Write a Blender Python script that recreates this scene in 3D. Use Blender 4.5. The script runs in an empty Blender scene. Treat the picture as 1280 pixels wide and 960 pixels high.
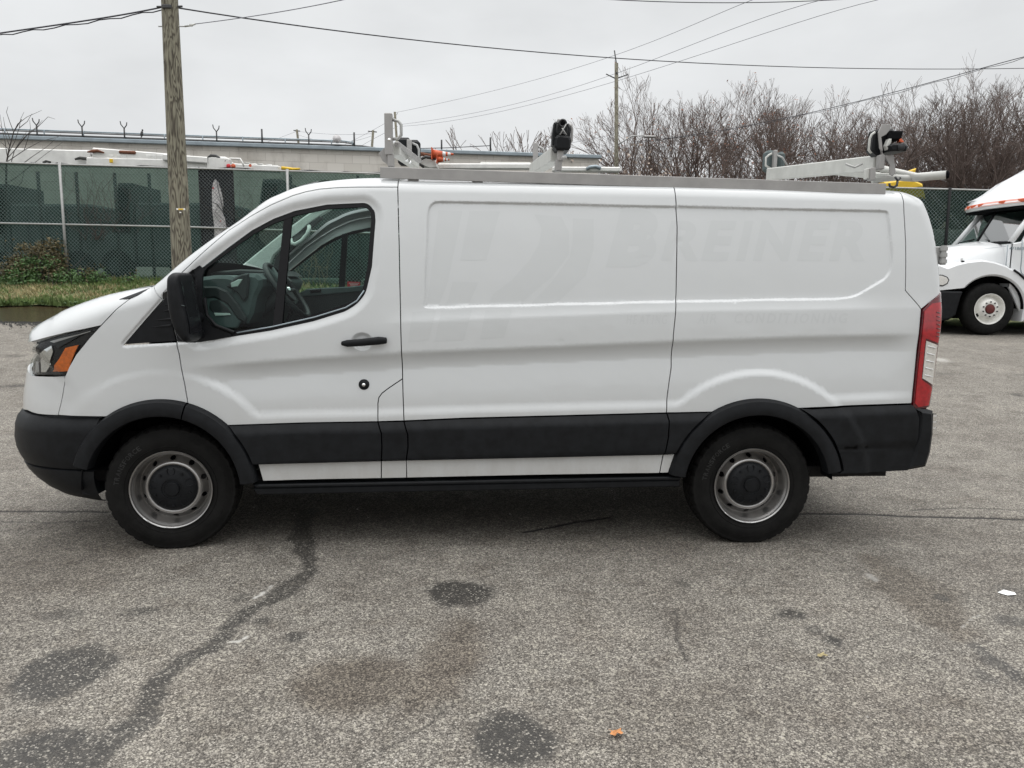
import bpy, bmesh, math, random
import numpy as np
from math import sin, cos, tan, pi, radians, sqrt, atan2, hypot
from mathutils import Vector, Matrix, noise
from mathutils.geometry import delaunay_2d_cdt

random.seed(7)
SC = bpy.context.scene
COL = SC.collection

# ------------------------------------------------------------------ camera
CAM_H = 1.522
PITCH = 0.13632
ROLL = 0.006256
F_PX = 960.0            # focal length in photo pixels (photo is 1280 wide)
cam_d = bpy.data.cameras.new('camera')
cam_d.lens = 27.0
cam_d.sensor_width = 36.0
cam_d.clip_start = 0.05
cam_d.clip_end = 2000
cam = bpy.data.objects.new('camera', cam_d)
COL.objects.link(cam)
fw = Vector((0, cos(PITCH), -sin(PITCH)))
up = Vector((0, sin(PITCH), cos(PITCH)))
rt = Vector((1, 0, 0))
cr, sr = cos(ROLL), sin(ROLL)
r2 = rt * cr + up * sr
u2 = up * cr - rt * sr
M = Matrix((( r2.x, u2.x, -fw.x, 0), (r2.y, u2.y, -fw.y, 0), (r2.z, u2.z, -fw.z, CAM_H), (0, 0, 0, 1)))
cam.matrix_world = M
SC.camera = cam

# ------------------------------------------------------------------ world, sun, exposure
SC.view_settings.view_transform = 'Standard'
SC.view_settings.look = 'None'
SC.view_settings.exposure = -0.02
SC.view_settings.gamma = 1.0
SUN_EL, SUN_ROT = radians(68), radians(25)
W_ = bpy.data.worlds.new('World')
SC.world = W_
W_.use_nodes = True
nt = W_.node_tree
nt.nodes.clear()
def N(nt, t, **k):
    n = nt.nodes.new(t)
    for a, b in k.items():
        setattr(n, a, b)
    return n
wo = N(nt, 'ShaderNodeOutputWorld')
bg = N(nt, 'ShaderNodeBackground')
bg.inputs['Strength'].default_value = 0.1
sky = N(nt, 'ShaderNodeTexSky')
sky.sky_type = 'NISHITA'
sky.sun_disc = False
sky.sun_elevation = SUN_EL
sky.sun_rotation = SUN_ROT
sky.air_density = 1.0
sky.dust_density = 4.0
hs = N(nt, 'ShaderNodeHueSaturation')
hs.inputs['Saturation'].default_value = 0.3
nt.links.new(sky.outputs[0], hs.inputs['Color'])
tc = N(nt, 'ShaderNodeTexCoord')
sep = N(nt, 'ShaderNodeSeparateXYZ')
nt.links.new(tc.outputs['Generated'], sep.inputs[0])
ramp = N(nt, 'ShaderNodeValToRGB')          # overcast dome: horizon to zenith
ramp.color_ramp.elements[0].position = 0.0
ramp.color_ramp.elements[0].color = (0.18, 0.185, 0.19, 1)
ramp.color_ramp.elements[1].position = 1.0
ramp.color_ramp.elements[1].color = (0.72, 0.72, 0.72, 1)
for p_, c_ in ((0.02, 0.222), (0.35, 0.214), (0.64, 0.44)):
    e = ramp.color_ramp.elements.new(p_)
    e.color = (c_ * 0.975, c_ * 0.995, c_ * 1.01, 1)
nt.links.new(sep.outputs['Z'], ramp.inputs[0])
mp = N(nt, 'ShaderNodeMapping')
mp.inputs['Scale'].default_value = (1.6, 1.6, 4.0)
nt.links.new(tc.outputs['Generated'], mp.inputs[0])
cn = N(nt, 'ShaderNodeTexNoise')
cn.inputs['Scale'].default_value = 1.7
cn.inputs['Detail'].default_value = 6
cn.inputs['Roughness'].default_value = 0.5
nt.links.new(mp.outputs[0], cn.inputs['Vector'])
mr = N(nt, 'ShaderNodeMapRange')
mr.inputs['From Min'].default_value = 0.3
mr.inputs['From Max'].default_value = 0.7
mr.inputs['To Min'].default_value = 33.8
mr.inputs['To Max'].default_value = 43.2
nt.links.new(cn.outputs['Fac'], mr.inputs['Value'])
sc_ = N(nt, 'ShaderNodeVectorMath', operation='SCALE')
nt.links.new(ramp.outputs[0], sc_.inputs[0])
nt.links.new(mr.outputs[0], sc_.inputs['Scale'])
mixw = N(nt, 'ShaderNodeMix', data_type='RGBA')
mixw.inputs['Factor'].default_value = 0.97
nt.links.new(hs.outputs[0], mixw.inputs['A'])
nt.links.new(sc_.outputs[0], mixw.inputs['B'])
nt.links.new(mixw.outputs['Result'], bg.inputs['Color'])
nt.links.new(bg.outputs[0], wo.inputs[0])

sun_d = bpy.data.lights.new('sun', 'SUN')
sun_d.energy = 0.7
sun_d.angle = radians(45)
sun_d.color = (1.0, 0.97, 0.93)
sun = bpy.data.objects.new('sun', sun_d)
COL.objects.link(sun)
sdir = Vector((sin(SUN_ROT) * cos(SUN_EL), cos(SUN_ROT) * cos(SUN_EL), sin(SUN_EL)))
sun.rotation_euler = sdir.to_track_quat('Z', 'Y').to_euler()
sun.location = (0, 0, 30)

# ------------------------------------------------------------------ pixel <-> space helpers (photo pixels, 1280x960)
def ray(u, v):
    dx, dy = u - 640.0, v - 480.0
    px = dx * cr + dy * sr
    py = -dx * sr + dy * cr
    X, U = px / F_PX, -py / F_PX
    return np.array([X, cos(PITCH) + U * sin(PITCH), -sin(PITCH) + U * cos(PITCH)])
def at(u, v, Y):
    d = ray(u, v)
    t = Y / d[1]
    return Vector((d[0] * t, Y, CAM_H + d[2] * t))

# ------------------------------------------------------------------ materials
MATS = {}
def mat(name, col, rough=0.6, metal=0.0, coat=0.0, spec=0.5, nscale=0, namt=0.0, bump=0.0, bscale=200, trans=0, alpha=1, coat_r=0.05, ndet=4):
    m = bpy.data.materials.new(name)
    m.use_nodes = True
    t = m.node_tree
    b = t.nodes['Principled BSDF']
    b.inputs['Base Color'].default_value = (*col, 1)
    b.inputs['Roughness'].default_value = rough
    b.inputs['Metallic'].default_value = metal
    b.inputs['Coat Weight'].default_value = coat
    b.inputs['Coat Roughness'].default_value = coat_r
    b.inputs['Specular IOR Level'].default_value = spec
    tcn = N(t, 'ShaderNodeTexCoord')
    if nscale:
        n = N(t, 'ShaderNodeTexNoise')
        n.inputs['Scale'].default_value = nscale
        n.inputs['Detail'].default_value = ndet
        n.inputs['Roughness'].default_value = 0.6
        t.links.new(tcn.outputs['Object'], n.inputs['Vector'])
        r = N(t, 'ShaderNodeMapRange')
        r.inputs['From Min'].default_value = 0.3
        r.inputs['From Max'].default_value = 0.7
        r.inputs['To Min'].default_value = 1 - namt
        r.inputs['To Max'].default_value = 1 + namt
        t.links.new(n.outputs['Fac'], r.inputs['Value'])
        v = N(t, 'ShaderNodeVectorMath', operation='SCALE')
        v.inputs[0].default_value = col
        t.links.new(r.outputs[0], v.inputs['Scale'])
        t.links.new(v.outputs[0], b.inputs['Base Color'])
    if bump:
        n = N(t, 'ShaderNodeTexNoise')
        n.inputs['Scale'].default_value = bscale
        n.inputs['Detail'].default_value = 3
        t.links.new(tcn.outputs['Object'], n.inputs['Vector'])
        bp = N(t, 'ShaderNodeBump')
        bp.inputs['Strength'].default_value = bump
        bp.inputs['Distance'].default_value = 0.01
        t.links.new(n.outputs['Fac'], bp.inputs['Height'])
        t.links.new(bp.outputs[0], b.inputs['Normal'])
    MATS[name] = m
    return m

def glass_mat(name, tint, refl=1.0, rough=0.0, r0=0.015):
    m = bpy.data.materials.new(name)
    m.use_nodes = True
    t = m.node_tree
    t.nodes.clear()
    o = N(t, 'ShaderNodeOutputMaterial')
    tr = N(t, 'ShaderNodeBsdfTransparent')
    tr.inputs[0].default_value = (*tint, 1)
    gl = N(t, 'ShaderNodeBsdfGlossy')
    gl.inputs['Roughness'].default_value = rough
    gl.inputs[0].default_value = (refl, refl, refl, 1)
    lw = N(t, 'ShaderNodeLayerWeight')
    lw.inputs[0].default_value = 0.5
    pw = N(t, 'ShaderNodeMath', operation='POWER')
    pw.inputs[1].default_value = 4.0
    t.links.new(lw.outputs['Facing'], pw.inputs[0])
    fr = N(t, 'ShaderNodeMath', operation='MULTIPLY_ADD')
    fr.inputs[1].default_value = 0.8
    fr.inputs[2].default_value = r0
    t.links.new(pw.outputs[0], fr.inputs[0])
    mx = N(t, 'ShaderNodeMixShader')
    t.links.new(fr.outputs[0], mx.inputs[0])
    t.links.new(tr.outputs[0], mx.inputs[1])
    t.links.new(gl.outputs[0], mx.inputs[2])
    t.links.new(mx.outputs[0], o.inputs[0])
    MATS[name] = m
    return m

# van paint: white with road film that thickens towards the sills
def paint_mat(name, col, dirt=0.42):
    m = mat(name, col, rough=0.28, coat=0.75, spec=0.5, coat_r=0.05)
    t = m.node_tree
    b = t.nodes['Principled BSDF']
    tcn = [n for n in t.nodes if n.type == 'TEX_COORD'][0]
    s = N(t, 'ShaderNodeSeparateXYZ')
    t.links.new(tcn.outputs['Object'], s.inputs[0])
    r = N(t, 'ShaderNodeMapRange')
    r.inputs['From Min'].default_value = 0.9
    r.inputs['From Max'].default_value = 0.35
    r.inputs['To Min'].default_value = 0.04
    r.inputs['To Max'].default_value = 1.0
    t.links.new(s.outputs['Z'], r.inputs['Value'])
    mpn = N(t, 'ShaderNodeMapping')
    mpn.inputs['Scale'].default_value = (1.0, 1.0, 0.45)
    t.links.new(tcn.outputs['Object'], mpn.inputs[0])
    n = N(t, 'ShaderNodeTexNoise')
    n.inputs['Scale'].default_value = 9
    n.inputs['Detail'].default_value = 9
    n.inputs['Roughness'].default_value = 0.72
    t.links.new(mpn.outputs[0], n.inputs['Vector'])
    mm = N(t, 'ShaderNodeMath', operation='MULTIPLY')
    t.links.new(r.outputs[0], mm.inputs[0])
    t.links.new(n.outputs['Fac'], mm.inputs[1])
    m2 = N(t, 'ShaderNodeMath', operation='MULTIPLY')
    m2.inputs[1].default_value = dirt * 2
    t.links.new(mm.outputs[0], m2.inputs[0])
    # fine specks
    v = N(t, 'ShaderNodeTexVoronoi')
    v.inputs['Scale'].default_value = 26
    t.links.new(tcn.outputs['Object'], v.inputs['Vector'])
    lt = N(t, 'ShaderNodeMath', operation='LESS_THAN')
    lt.inputs[1].default_value = 0.020
    t.links.new(v.outputs['Distance'], lt.inputs[0])
    n3 = N(t, 'ShaderNodeTexNoise')
    n3.inputs['Scale'].default_value = 3.0
    t.links.new(tcn.outputs['Object'], n3.inputs['Vector'])
    g3 = N(t, 'ShaderNodeMath', operation='GREATER_THAN')
    g3.inputs[1].default_value = 0.6
    t.links.new(n3.outputs['Fac'], g3.inputs[0])
    sp = N(t, 'ShaderNodeMath', operation='MULTIPLY')
    t.links.new(lt.outputs[0], sp.inputs[0])
    t.links.new(g3.outputs[0], sp.inputs[1])
    sp2 = N(t, 'ShaderNodeMath', operation='MULTIPLY_ADD')
    sp2.inputs[1].default_value = 0.25
    t.links.new(sp.outputs[0], sp2.inputs[0])
    t.links.new(m2.outputs[0], sp2.inputs[2])
    sp2.use_clamp = True
    mx = N(t, 'ShaderNodeMix', data_type='RGBA')
    mx.inputs['A'].default_value = (*col, 1)
    mx.inputs['B'].default_value = (0.30, 0.27, 0.23, 1)
    t.links.new(sp2.outputs[0], mx.inputs['Factor'])
    t.links.new(mx.outputs['Result'], b.inputs['Base Color'])
    # uneven gloss and very soft panel waviness
    r2_ = N(t, 'ShaderNodeMapRange')
    r2_.inputs['To Min'].default_value = 0.24
    r2_.inputs['To Max'].default_value = 0.44
    t.links.new(n.outputs['Fac'], r2_.inputs['Value'])
    t.links.new(r2_.outputs[0], b.inputs['Roughness'])
    nb = N(t, 'ShaderNodeTexNoise')
    nb.inputs['Scale'].default_value = 5
    nb.inputs['Detail'].default_value = 2
    t.links.new(tcn.outputs['Object'], nb.inputs['Vector'])
    bp = N(t, 'ShaderNodeBump')
    bp.inputs['Strength'].default_value = 0.10
    bp.inputs['Distance'].default_value = 0.03
    t.links.new(nb.outputs['Fac'], bp.inputs['Height'])
    t.links.new(bp.outputs[0], b.inputs['Normal'])
    t.links.new(bp.outputs[0], b.inputs['Coat Normal'])
    return m

paint_mat('van_paint', (0.575, 0.588, 0.590))
paint_mat('van_paint_ghost', (0.549, 0.563, 0.564))
mat('truck_paint', (0.72, 0.73, 0.735), rough=0.28, coat=0.6, nscale=2, namt=0.03)
mat('black_plastic', (0.0075, 0.0082, 0.0095), rough=0.48, nscale=18, namt=0.35, bump=0.08, bscale=500, spec=0.20)
mat('black_gloss', (0.012, 0.012, 0.014), rough=0.2, nscale=8, namt=0.2)
mat('rubber', (0.0080, 0.0077, 0.0073), rough=0.75, nscale=14, namt=0.4, bump=0.15, bscale=120, spec=0.16)
mat('rubber_print', (0.0125, 0.0125, 0.0125), rough=0.6, nscale=14, namt=0.4)
mat('seal_rubber', (0.006, 0.006, 0.007), rough=0.6, spec=0.25, nscale=30, namt=0.2)
mat('dark_void', (0.006, 0.006, 0.007), rough=0.9, nscale=10, namt=0.2, spec=0.1)
mat('chassis', (0.016, 0.015, 0.015), rough=0.8, nscale=12, namt=0.4, spec=0.2)
mat('steel_rim', (0.38, 0.37, 0.36), rough=0.30, metal=0.9, nscale=10, namt=0.15)
mat('rim_scuff', (0.75, 0.75, 0.75), rough=0.3, metal=0.8, nscale=30, namt=0.3)
mat('galv', (0.38, 0.38, 0.37), rough=0.5, metal=0.35, nscale=18, namt=0.12)
mat('rack_alu', (0.33, 0.32, 0.31), rough=0.5, metal=0.35, nscale=9, namt=0.1)
mat('rack_pale', (0.50, 0.50, 0.47), rough=0.5, metal=0.2, nscale=9, namt=0.1)
mat('chrome', (0.9, 0.9, 0.9), rough=0.08, metal=1.0)
mat('lamp_red', (0.33, 0.004, 0.009), rough=0.12, coat=1.0, nscale=40, namt=0.25)
mat('lamp_red_dark', (0.10, 0.004, 0.008), rough=0.15, coat=1.0, nscale=40, namt=0.3)
mat('lamp_clear', (0.68, 0.66, 0.62), rough=0.12, coat=1.0, metal=0.3, nscale=60, namt=0.15)
mat('lamp_amber', (0.62, 0.13, 0.01), rough=0.15, coat=1.0, nscale=60, namt=0.25)
mat('dash_grey', (0.075, 0.098, 0.098), rough=0.7, nscale=20, namt=0.12)
mat('dash_dark', (0.02, 0.022, 0.024), rough=0.6, nscale=20, namt=0.2)
mat('trim_pale', (0.55, 0.60, 0.57), rough=0.7, nscale=10, namt=0.08)
mat('seat_cloth', (0.05, 0.05, 0.055), rough=0.9, nscale=80, namt=0.3)
mat('sticker_red', (0.55, 0.02, 0.03), rough=0.5, nscale=10, namt=0.1)
mat('white_print', (0.8, 0.8, 0.8), rough=0.5, nscale=10, namt=0.05)
mat('boom_white', (0.74, 0.73, 0.70), rough=0.4, coat=0.2, nscale=3, namt=0.12)
mat('orange_plastic', (0.60, 0.11, 0.04), rough=0.5, nscale=8, namt=0.15)
mat('yellow_paint', (0.75, 0.48, 0.02), rough=0.45, nscale=5, namt=0.12)
mat('rust', (0.16, 0.06, 0.03), rough=0.8, nscale=15, namt=0.4)
mat('truck_rim', (0.72, 0.71, 0.67), rough=0.4, nscale=12, namt=0.12)
mat('hub_red', (0.10, 0.015, 0.012), rough=0.6, nscale=20, namt=0.3)
mat('tan_wall', (0.52, 0.42, 0.34), rough=0.9, nscale=2, namt=0.1)
mat('wire', (0.03, 0.03, 0.04), rough=0.5, nscale=2, namt=0.1)
mat('wire_pale', (0.16, 0.16, 0.19), rough=0.5, nscale=2, namt=0.1)
mat('bark', (0.075, 0.066, 0.06), rough=0.9, nscale=1.5, namt=0.35, ndet=8)
mat('bark_red', (0.095, 0.072, 0.064), rough=0.9, nscale=1.2, namt=0.35, ndet=8)
mat('twig', (0.145, 0.108, 0.092), rough=0.9, nscale=0.4, namt=0.3)
mat('twig_tan', (0.26, 0.20, 0.14), rough=0.9, nscale=2, namt=0.25)
mat('dead_leaf', (0.24, 0.095, 0.05), rough=0.8, nscale=0.8, namt=0.4)
mat('tan_leaf', (0.42, 0.34, 0.28), rough=0.8, nscale=0.8, namt=0.4)
mat('leaf_green', (0.065, 0.13, 0.035), rough=0.6, nscale=6, namt=0.45)
mat('leaf_brown', (0.10, 0.080, 0.035), rough=0.7, nscale=6, namt=0.45)
mat('grass_blade', (0.12, 0.175, 0.05), rough=0.7, nscale=3, namt=0.45)
mat('grass_dry', (0.36, 0.30, 0.16), rough=0.8, nscale=3, namt=0.3)
mat('tarp_white', (0.62, 0.60, 0.60), rough=0.8, nscale=4, namt=0.2, bump=0.5, bscale=6)
mat('grit_stone', (0.36, 0.34, 0.31), rough=0.8, nscale=9, namt=0.6)
mat('paper', (0.85, 0.85, 0.83), rough=0.8, nscale=20, namt=0.08)
mat('leaf_orange', (0.50, 0.22, 0.08), rough=0.7, nscale=60, namt=0.35)
mat('coping', (0.30, 0.35, 0.38), rough=0.5, metal=0.3, nscale=2, namt=0.15)
mat('dark_pipe', (0.05, 0.05, 0.05), rough=0.6, nscale=4, namt=0.3)
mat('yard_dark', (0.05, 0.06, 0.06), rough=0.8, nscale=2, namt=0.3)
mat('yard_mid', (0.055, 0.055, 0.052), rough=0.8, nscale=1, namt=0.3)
mat('yard_white_shaded', (0.11, 0.12, 0.12), rough=0.7, nscale=1, namt=0.2)  # white truck bodies, with the shade behind the screen put into the colour
glass_mat('cab_glass', (0.70, 0.83, 0.79))
glass_mat('cab_glass_far', (0.82, 0.90, 0.86), refl=0.5)
glass_mat('clear_lens', (0.86, 0.88, 0.88))
glass_mat('truck_glass', (0.42, 0.54, 0.50), rough=0.03, r0=0.20)

# ------------------------------------------------------------------ object helpers
def tag(o, label=None, cat=None, group=None, kind=None):
    if label: o['label'] = label
    if cat: o['category'] = cat
    if group: o['group'] = group
    if kind: o['kind'] = kind
    return o
def thing(name, label, cat, loc=(0, 0, 0), rotz=0, group=None):
    o = bpy.data.objects.new(name, None)
    COL.objects.link(o)
    o.location = loc
    o.rotation_euler = (0, 0, rotz)
    o.empty_display_size = 0.2
    return tag(o, label, cat, group)
def part_empty(name, parent, loc=(0, 0, 0), rot=(0, 0, 0)):
    o = bpy.data.objects.new(name, None)
    COL.objects.link(o)
    o.parent = parent
    o.location = loc
    o.rotation_euler = rot
    o.empty_display_size = 0.1
    return o

class MB:
    """collects simple shapes into one mesh"""
    def __init__(s):
        s.v = []; s.f = []; s.sm = []
    def add(s, vs, fs, smooth=False):
        b = len(s.v)
        s.v += [tuple(p) for p in vs]
        s.f += [tuple(i + b for i in f) for f in fs]
        s.sm += [smooth] * len(fs)
        return s
    def box(s, c, size, R=None, bev=0.0):
        x, y, z = size[0] / 2, size[1] / 2, size[2] / 2
        c = Vector(c)
        if bev > 0:
            b = min(bev, x * .9, y * .9, z * .9)
            vs = []; idx = {}
            for sx in (-1, 1):
                for sy in (-1, 1):
                    for sz in (-1, 1):
                        for k, p in enumerate(((x, y - b, z - b), (x - b, y, z - b), (x - b, y - b, z))):
                            idx[(sx, sy, sz, k)] = len(vs)
                            vs.append(Vector((p[0] * sx, p[1] * sy, p[2] * sz)))
            fs = []
            I = idx
            for sx in (-1, 1):
                fs.append([I[(sx, -1, -1, 0)], I[(sx, 1, -1, 0)], I[(sx, 1, 1, 0)], I[(sx, -1, 1, 0)]])
                fs.append([I[(-1, sx, -1, 1)], I[(1, sx, -1, 1)], I[(1, sx, 1, 1)], I[(-1, sx, 1, 1)]])
                fs.append([I[(-1, -1, sx, 2)], I[(1, -1, sx, 2)], I[(1, 1, sx, 2)], I[(-1, 1, sx, 2)]])
                for sy in (-1, 1):
                    fs.append([I[(sx, sy, -1, 0)], I[(sx, sy, 1, 0)], I[(sx, sy, 1, 1)], I[(sx, sy, -1, 1)]])
                    fs.append([I[(sx, -1, sy, 0)], I[(sx, 1, sy, 0)], I[(sx, 1, sy, 2)], I[(sx, -1, sy, 2)]])
                    fs.append([I[(-1, sx, sy, 1)], I[(1, sx, sy, 1)], I[(1, sx, sy, 2)], I[(-1, sx, sy, 2)]])
                    for sz in (-1, 1):
                        fs.append([I[(sx, sy, sz, 0)], I[(sx, sy, sz, 1)], I[(sx, sy, sz, 2)]])
        else:
            vs = [Vector((a, b_, d)) for a in (-x, x) for b_ in (-y, y) for d in (-z, z)]
            fs = [(0, 1, 3, 2), (4, 6, 7, 5), (0, 4, 5, 1), (2, 3, 7, 6), (0, 2, 6, 4), (1, 5, 7, 3)]
        if R is not None:
            vs = [R @ p for p in vs]
        return s.add([p + c for p in vs], fs)
    def tube(s, pts, r, n=8, r2=None, cap=True, smooth=True):
        pts = [Vector(p) for p in pts]
        m = len(pts)
        if not hasattr(r, '__len__'):
            r = [r + ((r2 if r2 is not None else r) - r) * i / max(1, m - 1) for i in range(m)]
        vs = []
        d0 = (pts[1] - pts[0]).normalized()
        a = d0.orthogonal().normalized()
        for i, p in enumerate(pts):
            if i == 0: d = pts[1] - pts[0]
            elif i == m - 1: d = pts[-1] - pts[-2]
            else: d = (pts[i + 1] - p).normalized() + (p - pts[i - 1]).normalized()
            d.normalize()
            a = (a - d * a.dot(d))
            if a.length < 1e-6: a = d.orthogonal()
            a.normalize()
            b = d.cross(a)
            for k in range(n):
                t = 2 * pi * k / n
                vs.append(p + (a * cos(t) + b * sin(t)) * r[i])
        fs = []
        for i in range(m - 1):
            for k in range(n):
                fs.append((i * n + k, i * n + (k + 1) % n, (i + 1) * n + (k + 1) % n, (i + 1) * n + k))
        s.add(vs, fs, smooth)
        if cap:
            b0 = len(s.v) - len(vs)
            s.f.append(tuple(b0 + k for k in range(n))[::-1]); s.sm.append(False)
            s.f.append(tuple(b0 + (m - 1) * n + k for k in range(n))); s.sm.append(False)
        return s
    def lathe(s, prof, n=64, c=(0, 0, 0), smooth=True, close=False):
        """profile of (radius, y): turned about the y axis"""
        vs = []
        for r, y in prof:
            for k in range(n):
                t = 2 * pi * k / n
                vs.append((c[0] + r * cos(t), c[1] + y, c[2] + r * sin(t)))
        fs = []
        m = len(prof)
        for i in range(m - 1 + (1 if close else 0)):
            j = (i + 1) % m
            for k in range(n):
                k2 = (k + 1) % n
                fs.append((i * n + k, j * n + k, j * n + k2, i * n + k2))
        return s.add(vs, fs, smooth)
    def prism(s, poly, y0, y1, bev=0.0, ax='y'):
        """extrude an (a,b) polygon along y (poly in x,z) or x (poly in y,z) or z (poly in x,y)"""
        n = len(poly)
        def P(a, b, c):
            return (a, c, b) if ax == 'y' else ((c, a, b) if ax == 'x' else (a, b, c))
        rings = []
        if bev > 0:
            inn = offset_poly(poly, -bev)
            sg = 1 if y1 > y0 else -1
            rings = [(inn, y0), (poly, y0 + sg * bev), (poly, y1 - sg * bev), (inn, y1)]
        else:
            rings = [(poly, y0), (poly, y1)]
        vs = [P(a, b, yy) for pl, yy in rings for a, b in pl]
        fs = []
        for i in range(len(rings) - 1):
            for k in range(n):
                k2 = (k + 1) % n
                fs.append((i * n + k, i * n + k2, (i + 1) * n + k2, (i + 1) * n + k))
        fs.append(tuple(range(n))[::-1])
        fs.append(tuple((len(rings) - 1) * n + k for k in range(n)))
        return s.add(vs, fs)
    def build(s, name, m, parent=None, loc=None, rot=None, fixn=True, auto=None):
        me = bpy.data.meshes.new(name)
        me.from_pydata(s.v, [], s.f)
        if fixn:
            bm = bmesh.new(); bm.from_mesh(me)
            bmesh.ops.recalc_face_normals(bm, faces=bm.faces)
            bm.to_mesh(me); bm.free()
        me.polygons.foreach_set('use_smooth', s.sm)
        o = bpy.data.objects.new(name, me)
        COL.objects.link(o)
        if m: me.materials.append(MATS[m] if isinstance(m, str) else m)
        if parent: o.parent = parent
        if loc: o.location = loc
        if rot: o.rotation_euler = rot
        if auto: 
            me.polygons.foreach_set('use_smooth', [True] * len(me.polygons))
            me.set_sharp_from_angle(angle=radians(auto))
        me.update()
        return o

def area2(poly):
    return sum(poly[i][0] * poly[(i + 1) % len(poly)][1] - poly[(i + 1) % len(poly)][0] * poly[i][1] for i in range(len(poly))) / 2
def offset_poly(poly, d):
    """positive d grows the polygon"""
    n = len(poly)
    sg = 1 if area2(poly) > 0 else -1
    out = []
    for i in range(n):
        p0, p1, p2 = poly[i - 1], poly[i], poly[(i + 1) % n]
        def nrm(a, b):
            dx, dy = b[0] - a[0], b[1] - a[1]
            l = hypot(dx, dy) or 1e-9
            return (dy / l * sg, -dx / l * sg)
        n1, n2 = nrm(p0, p1), nrm(p1, p2)
        bx, by = n1[0] + n2[0], n1[1] + n2[1]
        l2 = bx * bx + by * by
        if l2 < 0.3: 
            k = 1.0 / max(sqrt(l2), 0.5)
            out.append((p1[0] + bx * k * d, p1[1] + by * k * d)); continue
        k = 2.0 / l2
        out.append((p1[0] + bx * k * d, p1[1] + by * k * d))
    return out
def round_poly(poly, r, n=5):
    out = []
    m = len(poly)
    for i in range(m):
        rr = r[i] if hasattr(r, '__len__') else r
        p0, p1, p2 = [np.array(poly[k % m], float) for k in (i - 1, i, i + 1)]
        a, b = p0 - p1, p2 - p1
        la, lb = np.linalg.norm(a), np.linalg.norm(b)
        q = min(rr, la * .48, lb * .48)
        if q < 1e-4:
            out.append(tuple(p1)); continue
        A, B = p1 + a / la * q, p1 + b / lb * q
        for k in range(n + 1):
            t = k / n
            out.append(tuple((1 - t) ** 2 * A + 2 * t * (1 - t) * p1 + t * t * B))
    return out
def resample(pts, step, closed=True):
    out = []
    n = len(pts)
    for i in range(n if closed else n - 1):
        a, b = pts[i], pts[(i + 1) % n]
        l = hypot(b[0] - a[0], b[1] - a[1])
        k = max(1, int(math.ceil(l / step)))
        for j in range(k):
            out.append((a[0] + (b[0] - a[0]) * j / k, a[1] + (b[1] - a[1]) * j / k))
    if not closed: out.append(pts[-1])
    return out
def seg_dist(P, line, closed=False):
    """distance of points P (n,2) to a polyline; also the nearest parameter and signed side"""
    L = np.array(line, float)
    if closed: L = np.vstack([L, L[:1]])
    A, B = L[:-1], L[1:]
    best = np.full(len(P), 1e9); par = np.zeros(len(P))
    for i in range(len(A)):
        ab = B[i] - A[i]
        l2 = ab @ ab + 1e-12
        t = np.clip(((P - A[i]) @ ab) / l2, 0, 1)
        q = A[i] + t[:, None] * ab
        d = np.hypot(*(P - q).T)
        m = d < best
        best[m] = d[m]; par[m] = i + t[m]
    return best, par
def inside(P, poly):
    x, z = P[:, 0], P[:, 1]
    c = np.zeros(len(P), bool)
    n = len(poly)
    for i in range(n):
        x1, z1 = poly[i]; x2, z2 = poly[(i + 1) % n]
        m = (z1 > z) != (z2 > z)
        with np.errstate(divide='ignore', invalid='ignore'):
            xi = (x2 - x1) * (z - z1) / (z2 - z1 + 1e-15) + x1
        c ^= m & (x < xi)
    return c
def sdist(P, poly):
    d, _ = seg_dist(P, poly, True)
    return np.where(inside(P, poly), d, -d)      # positive inside
def sstep(a, b, x):
    t = np.clip((x - a) / (b - a + 1e-12), 0, 1)
    return t * t * (3 - 2 * t)
# ================================================================== THE VAN
VX, VY, VPSI = -1.906, 4.116, 0.04807
VW = 2.03
def vp(u, v, yl=0.0):
    """photo pixel -> (x, z) on the plane y = yl of the van's own frame"""
    d = ray(u, v)
    n = np.array([-sin(VPSI), cos(VPSI), 0.0])
    o = np.array([0, 0, CAM_H]); b = np.array([VX, VY, 0.0])
    t = (yl - n @ (o - b)) / (n @ d)
    q = o + t * d - b
    return (q[0] * cos(VPSI) + q[1] * sin(VPSI), q[2])
def vpl(pts, yl=0.0):
    return [vp(u, v, yl) for u, v in pts]

HUBF, HUBR, HUBZ = 0.0, 3.30, 0.345

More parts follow.
